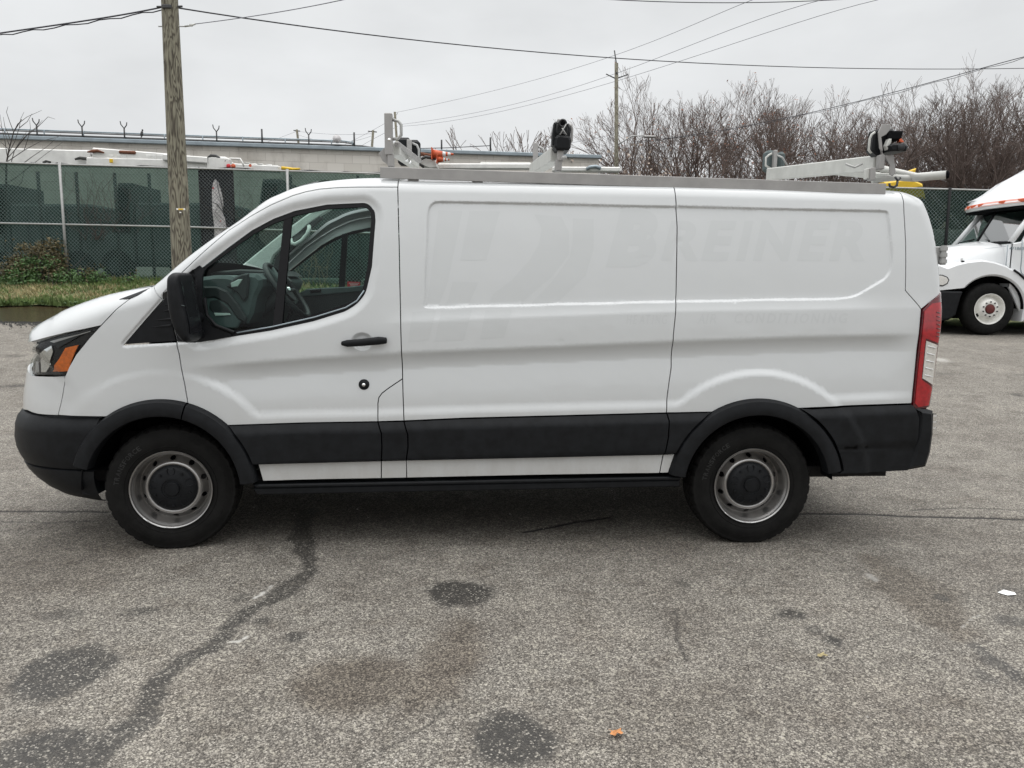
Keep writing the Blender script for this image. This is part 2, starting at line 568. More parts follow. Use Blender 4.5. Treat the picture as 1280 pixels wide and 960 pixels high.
# side outline: (u, v, depth used to read it, roundness width, roundness depth)
OUTL = [(17, 512, .30, .54, .50), (17, 495, .30, .54, .50), (19.5, 475, .30, .54, .50), (24.5, 455, .30, .54, .48), (33, 432, .30, .48, .46), (44, 415.5, .35, .38, .44), (58, 404.2, .42, .27, .42),
        (78, 396.5, .50, .22, .42), (95, 388.5, .5, .20, .40), (112, 381, .5, .18, .36), (145, 369.5, .45, .15, .30), (172, 362.5, .35, .12, .22), (188, 358.5, .16, .10, .14), (194, 356, .10, .085, .10),
        (220, 333, .09, .075, .09), (240, 316, .09, .075, .09), (268, 294.5, .09, .075, .09), (296, 274, .09, .075, .10), (327.5, 249.5, .10, .08, .10), (345, 240.5, .10, .08, .10), (365, 232, .11, .09, .11),
        (390, 226, .12, .09, .12), (419, 222, .12, .09, .12), (445, 220.3, .13, .09, .12), (472, 219.5, .13, .09, .12), (500, 219.5, .13, .09, .12),
        (845, 226, .13, .09, .12), (1000, 230.5, .13, .09, .12), (1050, 232, .13, .09, .12), (1100, 233.8, .13, .09, .12), (1122, 234.8, .12, .09, .12), (1136, 236.6, .12, .08, .11), (1150, 240, .10, .08, .10),
        (1161, 246, .10, .08, .10), (1167, 254, .09, .08, .10), (1171.5, 272, .09, .08, .10), (1175, 295, .09, .08, .10), (1177, 330, .09, .08, .10),
        (1177.5, 363, .08, .07, .09), (1176, 400, .08, .07, .09), (1170.5, 440, .08, .07, .09), (1165, 480, .08, .07, .09), (1160, 512, .08, .07, .09)]
OUT2 = [vp(u, v, y) for u, v, y, w, r in OUTL]
OUTW = np.array([o[3] for o in OUTL]); OUTR = np.array([o[4] for o in OUTL])
def _cr(A, k=4):
    A = np.array(A, float); out = []
    if A.ndim == 1: A = A[:, None]
    n = len(A)
    for i in range(n - 1):
        p0, p1, p2, p3 = A[max(i - 1, 0)], A[i], A[i + 1], A[min(i + 2, n - 1)]
        for j in range(k):
            t = j / k
            out.append(.5 * ((2 * p1) + (-p0 + p2) * t + (2 * p0 - 5 * p1 + 4 * p2 - p3) * t * t + (-p0 + 3 * p1 - 3 * p2 + p3) * t ** 3))
    out.append(A[-1])
    return np.array(out)
# centripetal-like smoothing would overshoot on the long roof run, so that run is subdivided first
KD = 4
OUTS = _cr(OUT2, KD)
for _i in (25, 26, 27, 28, 29):      # nearly straight roof: keep linear
    for _j in range(KD):
        OUTS[_i * KD + _j] = np.array(OUT2[_i]) + (np.array(OUT2[_i + 1]) - np.array(OUT2[_i])) * _j / KD
OUTSW = np.interp(np.arange(len(OUTS)) / KD, np.arange(len(OUTW)), OUTW)
OUTSR = np.interp(np.arange(len(OUTS)) / KD, np.arange(len(OUTR)), OUTR)
OUTS = [tuple(p) for p in OUTS]
# closed outline used only for inside tests
OUTPOLY = OUTS + [(OUT2[-1][0], 0.2), (OUT2[0][0], 0.2)]

def line_fn(pts):
    q = vpl(pts); xs = np.array([p[0] for p in q]); zs = np.array([p[1] for p in q])
    def f(x): return np.interp(x, xs, zs)
    return f
L_clad = line_fn([(60, 521), (124, 523), (250, 531), (292, 531.7), (380, 528), (472, 526.5), (580, 522.6), (833, 516), (1014, 510), (1138, 504.4)])
L_crTop = line_fn([(120, 462), (230, 460), (300, 454), (370, 449), (500, 441), (670, 434), (844, 426.5), (1000, 421), (1150, 418)])
L_bandB = line_fn([(300, 420), (400, 411), (503, 402.5), (844, 389.5), (1080, 386), (1150, 385)])
L_sill = line_fn([(100, 606), (329, 601), (835, 590.5), (1100, 586)])

WIN = round_poly(vpl([(248, 339), (286, 308.5), (313, 288), (339, 273.5), (366, 263), (406, 255), (457, 252.5), (466.5, 262), (467.6, 275), (464.3, 333), (457, 367), (446, 380), (432, 388.6), (392.5, 400.8), (339, 412.5), (286, 420.8), (250, 427), (243, 423), (241, 380)], .04), [.01] * 6 + [.03, .03] + [.01] * 2 + [.05, .03, .02] + [.01] * 3 + [.03, .01, .01], 4)
REC = round_poly(vpl([(534, 249.5), (845, 256), (1108, 261.5), (1117.5, 262), (1118.5, 320), (1113, 346), (1070, 371), (1052, 374.5), (845, 378), (535, 385.5), (529.5, 384)], .05), [.07, 0, .0, .13, .06, .12, .10, .05, 0, .05, .09], 6)
BOWL = vp(452.5, 427)
SAIL = round_poly(vpl([(155.5, 431), (204, 375), (222, 352), (262, 330), (262, 424), (221, 427)], .03), [.02, .01, .01, .01, .01, .01], 3)

def Dfun(P):
    """depth of the near side skin (0 = widest plane) at points P (n,2) = (x, z)"""
    x, z = P[:, 0], P[:, 1]
    y = np.zeros(len(P))
    zz = np.clip(z - 1.15, 0, None)
    y += 0.125 * (zz / 0.9) ** 2 * 0.9
    # gentle plan taper to the tail and the nose
    y += 0.020 * sstep(3.2, 4.3, x)
    y += 0.012 * np.clip((0.3 - x), 0, 2) ** 2
    # belt: surface steps out under the recess panel
    amp = sstep(1.10, 1.45, x) * (1 - sstep(3.75, 4.1, x) * 0.6)
    zb = L_bandB(x)
    for o_ in (-.007, -.0035, 0, .0035, .007):
        y += .2 * amp * 0.015 * (1 - (1 - np.clip((z - zb + o_) / 0.095, 0, 1)) ** 2)
    # undercut crease and the hollow under it
    ac = sstep(0.05, 0.55, x) * (1 - sstep(4.0, 4.28, x))
    zc = L_crTop(x); zl = L_clad(x)
    z1 = zc; z2 = zc - 0.095
    und = sum(1 - (1 - np.clip((z1 - z + o_) / (z1 - z2), 0, 1)) ** 2 for o_ in (-.010, -.005, 0, .005, .010)) / 5
    fade = 1 - 0.60 * (1 - np.clip((z - (zl + 0.06)) / (z2 - zl - 0.06 + 1e-6), 0, 1) ** 2)
    led = sstep(zl + 0.022, zl + 0.075, z)
    y += ac * 0.033 * und * fade * led
    # crowned lower body
    y += 0.05 * np.clip(0.55 - z, 0, 1) ** 1.5
    # wheel arch pads
    for hx, hz in ((HUBF, HUBZ + .01), (HUBR, HUBZ + .01)):
        d = np.hypot(x - hx, z - hz)
        k = 1 - sstep(0.632, 0.678, d)
        y = y * (1 - k) + (-0.001 + 0.03 * np.clip(-.35 - x, 0, 1)) * k
    # recessed panel on the cargo side
    sd = sdist(P, REC)
    y += 0.012 * sstep(-0.001, 0.013, sd)
    # bevel round the door window
    sw = -sdist(P, WIN)
    y += 0.017 * (1 - sstep(0.0, 0.050, sw)) * (x < 1.35)
    # recess of the black triangular trim
    ss = sdist(P, SAIL)
    y += 0.012 * sstep(-0.018, 0.0, ss) * (x < .2)
    # handle bowl
    e = np.hypot((x - BOWL[0]) / .062, (z - BOWL[1]) / .052)
    y += 0.020 * (1 - sstep(0.55, 1.0, e))
    # two small dings
    for dx_, dz_, a_ in ((vp(806, 322)[0], vp(806, 322)[1], .002), (vp(852, 300)[0], vp(852, 300)[1], .003), (vp(700, 428)[0], vp(700, 428)[1], .002)):
        y += a_ * np.exp(-((x - dx_) ** 2 + (z - dz_) ** 2) / .0003)
    # wrap round the outline
    d, par = seg_dist(P, OUTS)
    ins = inside(P, OUTPOLY)
    d = np.where(ins, d, 0)
    w = np.interp(par, np.arange(len(OUTSW)), OUTSW); r = np.interp(par, np.arange(len(OUTSR)), OUTSR)
    q = np.clip(1 - d / w, 0, 1)
    pw = 2.0
    y += r * (1 - (1 - q ** pw + 1e-9) ** 0.5) * (1.0)
    return y

def D1(x, z): return float(Dfun(np.array([[x, z]]))[0])
def ps(u, v, extra=0.0):
    """photo pixel -> (x, z) on the near skin"""
    y = 0.03
    for _ in range(4):
        p = vp(u, v, y)
        y = 0.5 * y + 0.5 * (D1(*p) + extra) if y > .2 else D1(*p) + extra
        y = min(y, 0.45)
    return vp(u, v, y)
def psl(pts, extra=0.0): return [ps(u, v, extra) for u, v in pts]

def lift_mesh(name, poly, holes, m, off=None, grid=.024, inset=.0028, flange=.02, extra=None, minr=None):
    """triangulate a polygon in (x, z), lift it on the skin and fold its edges inwards; returns mesh data"""
    poly = [tuple(p) for p in poly]
    if inset: poly = offset_poly(poly, -inset)
    poly = resample(poly, .018)
    hs_ = [resample(offset_poly(h, inset) if inset else h, .018) for h in holes]
    pts = list(poly); edges = [(i, (i + 1) % len(poly)) for i in range(len(poly))]
    loops = [list(range(len(poly)))]
    for h in hs_:
        b = len(pts); pts += h
        edges += [(b + i, b + (i + 1) % len(h)) for i in range(len(h))]
        loops.append(list(range(b, b + len(h))))
    A = np.array(poly)
    x0, z0 = A.min(0); x1, z1 = A.max(0)
    gx = np.arange(x0, x1, grid * 1.15); gz = np.arange(z0, z1, grid * .62)
    G = np.array([(a + (.5 * grid if j % 2 else 0), b) for j, b in enumerate(gz) for a in gx])
    ex = []
    # rings that follow sharp features
    for fp, offs, cl in ((REC, (-.004, -.001, .003, .0065, .010, .014), True), (WIN, (.012, .025, .04, .055), True), (SAIL, (-.0, .009, .018, .024), True)):
        for o_ in offs:
            ex += resample(offset_poly(fp, -o_ if fp is REC else o_), .02)
    for o_ in (.2, .4, .52, .6, .68, .76, .84, .92, 1.0, 1.06):
        ex += [(BOWL[0] + .062 * o_ * cos(t), BOWL[1] + .052 * o_ * sin(t)) for t in np.linspace(0, 2 * pi, 50)[:-1]]
    for k in (.002, .008, .02, .05, .10, .18, .28, .42, .6, .8):
        wv = offset_poly(OUTPOLY, -1e-6)
        line = []
        n_ = len(OUTS)
        for i in range(n_ - 1):
            a, b = np.array(OUTS[i]), np.array(OUTS[i + 1])
            l = np.linalg.norm(b - a); kk = max(1, int(l / .03))
            nn = np.array([b[1] - a[1], -(b[0] - a[0])]) / l
            for j in range(kk):
                p = a + (b - a) * j / kk
                ww = OUTSW[i] + (OUTSW[i + 1] - OUTSW[i]) * j / kk
                line.append(tuple(p + nn * k * ww))
        ex += line
    for hx in (HUBF, HUBR):
        for r_ in (.62, .64, .655, .67, .69):
            ex += [(hx + r_ * cos(t), HUBZ + .01 + r_ * sin(t)) for t in np.linspace(0, pi, 90)]
    xs = np.arange(x0, x1, .03)
    for f_, o_ in ((L_crTop, .011), (L_crTop, .006), (L_crTop, .001), (L_crTop, -.004), (L_crTop, -.011), (L_crTop, -.02), (L_crTop, -.04), (L_crTop, -.08), (L_clad, .02), (L_clad, .045), (L_clad, .07), (L_bandB, -.008), (L_bandB, -.003), (L_bandB, 0.003), (L_bandB, .008), (L_bandB, .03), (L_bandB, .09)):
        ex += list(zip(xs, f_(xs) + o_))
    ex = np.array(ex)
    ex = ex[(ex[:, 0] > x0) & (ex[:, 0] < x1) & (ex[:, 1] > z0) & (ex[:, 1] < z1)]
    def keep(Q, mind):
        if not len(Q): return Q
        sd = sdist(Q, poly)
        ok = sd > mind
        for h in hs_: ok &= sdist(Q, h) < -mind
        return Q[ok]
    G = keep(G, .007); ex = keep(ex, .003)
    # thin out: hash grid, features first
    seen = set(); allp = []
    for Q, h_ in ((ex, .0028), (G, .0)):
        for p in Q:
            if h_:
                k = (round(p[0] / h_), round(p[1] / h_))
                if k in seen: continue
                seen.add(k)
            allp.append((p[0], p[1]))
    n0 = len(pts)
    pts = pts + allp
    vo, eo, fo, ov, oe, of = delaunay_2d_cdt([Vector(p) for p in pts], edges, [], 0, 1e-5)
    V2 = np.array([(v.x, v.y) for v in vo])
    F = [f for f in fo if len(f) == 3]
    C = np.array([(V2[f[0]] + V2[f[1]] + V2[f[2]]) / 3 for f in F])
    ok = inside(C, poly)
    for h in hs_: ok &= ~inside(C, h)
    F = [F[i] for i in range(len(F)) if ok[i]]
    used = sorted({i for f in F for i in f}); rm = {a: i for i, a in enumerate(used)}
    F = [tuple(rm[i] for i in f) for f in F]
    V2 = V2[used]
    offv = off if callable(off) else None
    def depth(Q):
        y = Dfun(Q)
        if offv: y = y - offv(Q)
        elif off: y = y - off
        return y
    Y = depth(V2)
    e = .0012
    dx = (depth(V2 + [e, 0]) - depth(V2 - [e, 0])) / (2 * e)
    dz = (depth(V2 + [0, e]) - depth(V2 - [0, e])) / (2 * e)
    do_, _p = seg_dist(V2, OUTS)
    msk = ((V2[:, 0] < -.3) & (do_ > .06)).astype(float) * sstep(.06, .14, do_)
    if msk.any():
        sx_ = np.zeros(len(V2)); sz_ = np.zeros(len(V2)); ee = .02
        for oa in (-.02, 0, .02):
            for ob in (-.02, 0, .02):
                O_ = V2 + [oa, ob]
                sx_ += (depth(O_ + [ee, 0]) - depth(O_ - [ee, 0])) / (2 * ee) / 9
                sz_ += (depth(O_ + [0, ee]) - depth(O_ - [0, ee])) / (2 * ee) / 9
        dx = dx * (1 - msk) + sx_ * msk; dz = dz * (1 - msk) + sz_ * msk
    NN = np.stack([dx, -np.ones(len(V2)), dz], 1)
    NN /= np.linalg.norm(NN, axis=1)[:, None]
    # y = D(x,z): outward normal (towards -y) is (Dx, -1, Dz)
    verts = [(V2[i, 0], Y[i], V2[i, 1]) for i in range(len(V2))]
    faces = []; norms = [tuple(n) for n in NN]
    for a, b, c in F:
        va, vb, vc = V2[a], V2[b], V2[c]
        cr_ = (vb[0] - va[0]) * (vc[1] - va[1]) - (vb[1] - va[1]) * (vc[0] - va[0])
        faces.append((a, b, c) if cr_ > 0 else (a, c, b))
    # boundary edges -> flange
    cnt = {}
    for f in faces:
        for i in range(3):
            e_ = (f[i], f[(i + 1) % 3])
            cnt[e_] = 1
    bd = [e_ for e_ in cnt if (e_[1], e_[0]) not in cnt]
    if flange:
        mp_ = {}
        def fv(i, nrm):
            p = Vector(verts[i]); n = Vector(norms[i])
            verts.append(tuple(p)); norms.append(nrm)
            q = p - n * flange
            verts.append(tuple(q)); norms.append(nrm)
            return len(verts) - 2, len(verts) - 1
        for a, b in bd:
            pa, pb = Vector(verts[a]), Vector(verts[b])
            nr = (pb - pa).cross(Vector(norms[a]))
            nr = tuple(nr.normalized()) if nr.length > 1e-9 else norms[a]
            a1, a2 = fv(a, nr); b1, b2 = fv(b, nr)
            faces.append((b1, a1, a2, b2))
    return verts, faces, norms

def mesh_with_normals(name, verts, faces, norms, m):
    me = bpy.data.meshes.new(name)
    me.from_pydata(verts, [], faces)
    me.polygons.foreach_set('use_smooth', [True] * len(faces))
    me.update()
    me.normals_split_custom_set_from_vertices(norms)
    me.materials.append(MATS[m] if isinstance(m, str) else m)
    return me
def panel(name, poly, m, parent, holes=(), off=None, mirror=True, grid=.024, inset=.0028, flange=.02, label=None):
    v, f, n = lift_mesh(name, poly, list(holes), m, off, grid, inset, flange)
    me = mesh_with_normals(name, v, f, n, m)
    o = bpy.data.objects.new(name, me); COL.objects.link(o); o.parent = parent
    if label: o['label'] = label
    if mirror:
        v2 = [(a, VW - b, c) for a, b, c in v]
        f2 = [tuple(reversed(q)) for q in f]
        n2 = [(a, -b, c) for a, b, c in n]
        me2 = mesh_with_normals(name, v2, f2, n2, m)
        o2 = bpy.data.objects.new(name, me2); COL.objects.link(o2)
        o2.parent = mirror if isinstance(mirror, bpy.types.Object) else parent
        return o, o2
    return o, None
def mirror_obj(o, parent=None):
    """far-side twin of a van part built in van coordinates"""
    me = o.data.copy()
    n = len(me.vertices); co = np.empty(n * 3); me.vertices.foreach_get('co', co)
    co = co.reshape(-1, 3); co[:, 1] = VW - co[:, 1]
    me.vertices.foreach_set('co', co.ravel())
    me.flip_normals(); me.update()
    c = o.copy(); c.data = me; COL.objects.link(c)
    if parent: c.parent = parent
    return c

van = thing('cargo_van', 'white low roof cargo van parked side on across the asphalt with a ladder rack', 'van', (VX, VY, 0), VPSI)

# ---- outline helpers for panel edges that lie on the silhouette
def outpts(i0, i1):
    st = 1 if i1 >= i0 else -1
    return [OUTS[i] for i in range(i0 * KD, i1 * KD + st, st)]
def arc(hx, r, a0, a1, n=40, hz=HUBZ + .01):
    return [(hx + r * cos(radians(a0 + (a1 - a0) * k / n)), hz + r * sin(radians(a0 + (a1 - a0) * k / n))) for k in range(n + 1)]
RO = 0.505     # outer radius of arch trim
def arc_angle(hx, z, r=RO, side=1):
    s = (z - HUBZ - .01) / r
    a = math.degrees(math.asin(max(-1, min(1, s))))
    return a if side > 0 else 180 - a

i_hoodtip, i_cowl, i_pill = 4, 12, 13
P_ = ps
# key junctions
lamp_tr = P_(126, 407); cowl_pt = P_(162.5, 373.5)
door_bl = None

# -- fender
sail_bl, sail_t = P_(155.5, 431), P_(204, 375)
zc_f = P_(124, 521)
aL = arc_angle(HUBF, zc_f[1], RO, -1)
door_line = psl([(217, 361), (215, 372), (214, 388), (215.6, 405), (221, 426), (224, 443), (227, 462), (231, 481), (236, 500)])
dl_end = door_line[-1]
aD = math.degrees(atan2(dl_end[1] - HUBZ - .01, dl_end[0] - HUBF))
seam = psl([(81, 471), (79, 490), (75.5, 507), (72.5, 519)])
fender = [P_(81, 471), P_(86, 459), P_(95, 443), P_(104, 432), P_(112, 422), lamp_tr, P_(137, 395.5), P_(145, 387), P_(155, 379), cowl_pt] + outpts(12, 13) + [P_(204, 375), sail_bl, P_(221, 427.5)] + \
    psl([(224, 443), (227, 462), (231, 481)]) + arc(HUBF, RO, aD, aL, 24) + seam[::-1][:-1]
fo, ff = panel('front_fender', fender, 'van_paint', van)
# -- hood
hood = outpts(4, 12) + [P_(176, 366), cowl_pt, P_(155, 379), P_(145, 387), P_(137, 395.5), lamp_tr, P_(105, 411.5), P_(82.5, 416), P_(66, 420), P_(54, 423)]
panel('hood', hood, 'van_paint', van, inset=.0022)
# -- white bumper cover under the headlight
cover = [P_(81, 471), P_(60, 470.5), P_(39, 469.5)] + outpts(3, 0) + [P_(34, 513), P_(40, 515.5), P_(47.5, 517.5), P_(60, 518.6), P_(72.5, 519)] + seam[::-1][1:-1]
panel('bumper_cover', cover, 'van_paint', van, inset=.002)
# -- black triangle ahead of the door
tri = [sail_bl, P_(204, 375), P_(217, 361)] + door_line[1:4] + [P_(220.5, 426.5)]
to, _ = panel('corner_trim', tri, 'black_plastic', van, grid=.012, off=.002)

# -- roof side / pillar panel above the door
door_top = psl([(204, 366), (226.5, 341.5), (255, 314.5), (286, 288), (313, 270.5), (339, 256), (366, 244.5), (383, 239.5), (400.5, 236.3), (422, 234.6), (445.6, 233.9), (497.3, 233.9)])
rail = outpts(13, 25) 
x_sh = P_(497.3, 233.9)[0]
pill = outpts(13, 24) + [(x_sh, OUT2[25][1])] + door_top[::-1] + [P_(204, 375)]
panel('roof_side_rail', pill, 'van_paint', van)
# -- front door
B = psl([(499, 306), (500.6, 386), (502.7, 452), (503.3, 473.3)])
diag = psl([(486, 485), (477.5, 491.5), (473.5, 497), (472.3, 505), (472.5, 527)])
zarc = P_(292, 531.7)
aE = arc_angle(HUBF, zarc[1], RO, 1)
door = [P_(217, 361)] + door_top + B + diag + psl([(380, 528.5)]) + arc(HUBF, RO, aE, aD, 18) + door_line[::-1][1:-1]
door_o, door_far = panel('front_door', door, 'van_paint', van, holes=[WIN])
# -- lower pillar piece between the door and the cargo side
pl_ = [P_(503.3, 473.3)] + psl([(504, 500), (505, 526)]) + diag[::-1]
panel('pillar_panel', pl_, 'van_paint', van)
# -- cargo side, front part
S1 = psl([(843.7, 240), (846.4, 284), (845.5, 340), (845, 368.7), (841.7, 419), (839, 458.7), (836, 480), (834, 495), (833, 516)])
side1 = [(x_sh, OUT2[25][1] - .0), OUT2[25], (S1[0][0], np.interp(S1[0][0], [OUT2[25][0], OUT2[26][0]], [OUT2[25][1], OUT2[26][1]]))] + S1 + psl([(700, 519.5), (580, 522.6), (505, 526), (504, 500), (503.3, 473.3)]) + B[::-1][1:] + [P_(497.3, 233.9)]
side_o, _ = panel('cargo_side_panel', side1, 'van_paint', van, grid=.02)
# -- rear quarter
zr1 = P_(882, 515); aR1 = arc_angle(HUBR, zr1[1], RO, -1)
zr2 = P_(1014, 510.4); aR2 = arc_angle(HUBR, zr2[1], RO, 1)
S2 = psl([(1124, 240), (1128, 247), (1130, 266.7), (1132, 303), (1131.7, 363), (1146.7, 380), (1151.5, 386.5)])
xs2 = S2[0][0]
topq = (S1[0][0], np.interp(S1[0][0], [OUT2[25][0], OUT2[26][0]], [OUT2[25][1], OUT2[26][1]]))
quart = [topq] + outpts(26, 30) + S2 + psl([(1147, 430), (1142, 480), (1139.5, 504.4)]) + psl([(1063, 507)]) + arc(HUBR, RO, aR2, aR1, 30) + S1[::-1]
quart_o, _ = panel('rear_quarter_panel', quart, 'van_paint', van, grid=.02)
# -- rear corner above the tail lamp
corner = outpts(30, 38) + [P_(1165, 375.5)] + S2[::-1]
panel('rear_corner_panel', corner, 'van_paint', van)

# ---- black cladding and white sill strip
def clad_off(P):
    t = L_clad(P[:, 0]) - P[:, 1]
    return 0.004 + 0.030 * sstep(-0.02, 0.060, t) - 0.012 * sstep(.20, .27, t)
aG = arc_angle(HUBF, P_(323, 579.5)[1], RO, 1)
def cpan(poly, name='side_cladding', off=clad_off):
    return panel(name, poly, 'black_plastic', van, off=off, flange=.03, inset=.0035)
dgap = psl([(472.5, 526.7), (477, 541), (477.8, 558), (477, 575.5)], -.02)
pgap = psl([(505, 526), (510, 543), (510.3, 558), (508, 575)], -.02)
sgap = psl([(833, 516), (836, 526), (834.7, 546.7), (831, 565), (829, 567.8)], -.02)
cpan([P_(472.5, 526.7), *dgap[1:]] + psl([(400, 577.5), (323, 579.5)]) + arc(HUBF, RO + .002, aG, aE, 10)[0:] + psl([(380, 528.2)]))
cpan([P_(505, 526)] + pgap[1:] + dgap[::-1][:-1] + [P_(472.5, 526.7)])
cpan(psl([(580, 522.7), (700, 519.5), (833, 516)]) + sgap[1:] + psl([(670, 571.5)]) + pgap[::-1][:-1] + [P_(505, 526)])
aR3 = arc_angle(HUBR, P_(843, 566)[1], RO, -1)
cpan([P_(833, 516), P_(881, 515)] + arc(HUBR, RO + .002, aR1, aR3, 10) + sgap[::-1][:-1])
def strip(a, b, name='sill_strip'):
    panel(name, a + b[::-1], 'van_paint', van, off=.004, inset=.002)
strip(psl([(323, 580), (400, 578), (476.5, 576)]), psl([(329, 601), (400, 599), (476.5, 597.6)]))
strip(psl([(477, 576), (508, 575.2)]), psl([(477, 597.6), (508.3, 597)]))
strip(psl([(508, 575.2), (670, 571.6), (828.5, 568)]), psl([(508.6, 597), (670, 593.5), (824, 591.2)]))
strip(psl([(829, 568), (843, 567.3)]), psl([(824.5, 591), (835, 590.7)]))
# rear lower cladding
aR4 = arc_angle(HUBR, P_(1047.7, 586)[1], RO, 1)
GRV = psl([(1048, 560), (1123, 556.5)])
def rclad_off(P):
    o = clad_off(P) + .006
    gz = np.interp(P[:, 0], [GRV[0][0], GRV[1][0]], [GRV[0][1], GRV[1][1]])
    return o - .006 * (np.abs(P[:, 1] - gz) < .006) * (P[:, 0] < GRV[1][0]) + .004 * sstep(0, -.02, P[:, 1] - gz) * (1 - sstep(GRV[1][0] - .1, GRV[1][0], P[:, 0]))
rear_gap = psl([(1143, 508), (1147.5, 523), (1146, 545), (1142, 564.5), (1134, 588.3)], -.02)
cpan(psl([(1014, 510.4), (1063, 507.2), (1138, 504.6)]) + rear_gap + psl([(1090, 590), (1047, 592)], -.02) + arc(HUBR, RO + .002, aR4, aR2, 16), off=rclad_off)

# -- wheel arch trims (ring sectors with a rolled face)
def arch_trim(hx, a0, a1, name='wheel_arch_trim', ri=.415, ro=RO, foot=None):
    """swept section round the wheel opening"""
    sec = [(ro + .001, .012), (ro - .001, -.018), (ro - .012, -.034), (ro - .035, -.040), (ri + .02, -.043), (ri + .004, -.038), (ri, -.028), (ri, .04)]
    n = 44
    vs = []; fs = []
    for i in range(n + 1):
        a = radians(a0 + (a1 - a0) * i / n)
        for r, y in sec:
            x_, z_ = hx + r * cos(a), HUBZ + .01 + r * sin(a)
            vs.append((x_, y, z_))
    m_ = len(sec)
    base = Dfun(np.array([(v[0], v[2]) for v in vs]))
    vs = [(v[0], v[1] + float(np.clip(base[i], -.02, .10)), v[2]) for i, v in enumerate(vs)]
    for i in range(n):
        for k in range(m_ - 1):
            fs.append((i * m_ + k, (i + 1) * m_ + k, (i + 1) * m_ + k + 1, i * m_ + k + 1))
    fs.append(tuple(range(m_))); fs.append(tuple(n * m_ + k for k in range(m_)))
    mb = MB(); mb.add(vs, fs, True)
    o = mb.build(name, 'black_plastic', van, auto=38)
    mirror_obj(o)
    return o
aFoot = arc_angle(HUBF, P_(99, 582)[1], .47, -1)
aJ = aD
arch_trim(HUBF, aJ + .8, aFoot)
arch_trim(HUBF, arc_angle(HUBF, P_(329, 602)[1] , .47, 1), aJ - .2)
arch_trim(HUBR, arc_angle(HUBR, P_(1047, 588)[1], .47, 1), arc_angle(HUBR, P_(835, 593)[1], .47, -1))

# -- side step/sill under the strip, full length black
mb = MB()
a, b = P_(316, 605), P_(850, 595)
for (z0_, z1_, y0_) in ((-.002, -.022, -.012), (-.024, -.062, -.004)):
    vs = []
    mb.prism([(a[0], a[1] + z0_), (b[0], b[1] + z0_), (b[0], b[1] + z1_), (a[0] + .02, a[1] + z1_)], y0_, .12, .006)
o = mb.build('side_skirt', 'black_plastic', van, auto=30); mirror_obj(o)

# ---- front black bumper: two stacked lofted bands wrapping the nose
def nose_band(rows, name, cap=True):
    """rows: list of (z, x_front, x_back, proud). Plan curve: superellipse from the side to the front, then across"""
    vs = []; m_ = 0
    for (z, xf, xb, pr) in rows:
        ring = []
        L_ = .66; R_ = .60
        # side part
        y0_ = -pr + .012 * max(0, .3 - xb) ** 2
        s0 = min(1.0, max(0.0, (xf + L_ - xb) / L_)); t0 = math.asin(s0 ** (2.25 / 2))
        for t in np.linspace(t0, pi / 2, 36):
            x_ = xf + L_ - L_ * sin(t) ** (2 / 2.25)
            y_ = y0_ + .01 + R_ - (R_) * cos(t) ** (2 / 2.25)
            ring.append((x_, y_, z))
        half = ring
        full = half + [(p[0], VW - p[1], p[2]) for p in half[::-1]]
        # front bow
        m_ = len(full)
        for x_, y_, z_ in full:
            k = max(0, 1 - ((y_ - VW / 2) / (VW / 2 - .45)) ** 2)
            vs.append((x_ - .05 * k, y_, z_))
    fs = []
    for i in range(len(rows) - 1):
        for k in range(m_ - 1):
            fs.append((i * m_ + k, i * m_ + k + 1, (i + 1) * m_ + k + 1, (i + 1) * m_ + k))
    if cap: fs.append(tuple((len(rows) - 1) * m_ + k for k in range(m_)))
    mb = MB(); mb.add(vs, fs, True)
    return mb
# rows for the bumper
def brow(u, v, ub, pr, dxf=-.082):
    x, z = vp(u, v, .28)
    xb = ps(ub, v)[0]
    return (z, x + dxf, xb, pr)
rowsA = [brow(27.5, 511.5, 123, -.03), brow(26, 513, 122, -.004), brow(22.5, 520, 119.5, .016), brow(21, 529, 112, .026), brow(20.6, 532, 110, .024), brow(20.3, 545, 104, .026), brow(22.3, 556, 100.5, .024), brow(26, 566, 98.5, .018), brow(30, 573, 98, .012), brow(30.5, 574, 98, -.01)]
rowsB = [brow(31.2, 574, 116, -.004), brow(31, 575.5, 116, .014), brow(36, 583, 116, .016), brow(45, 593, 117, .010), brow(57, 603, 119, .0), brow(70, 610.5, 121, -.012), brow(84, 614.5, 126, -.03)]
# level the side z of every row to the photographed lines (rows drop slightly towards the nose)
front_b = nose_band(rowsA, 'front_bumper', cap=False).build('front_bumper', 'black_plastic', van, auto=35, fixn=True)
nose_band(rowsB, 'bumper_lip', cap=False).build('lip', 'black_plastic', front_b, auto=35)
mb = MB()
mb.prism(vpl([(112, 600), (131, 613), (126, 616), (110, 614)], .1), .04, .2)
o = mb.build('air_dam', 'black_plastic', van); mirror_obj(o)

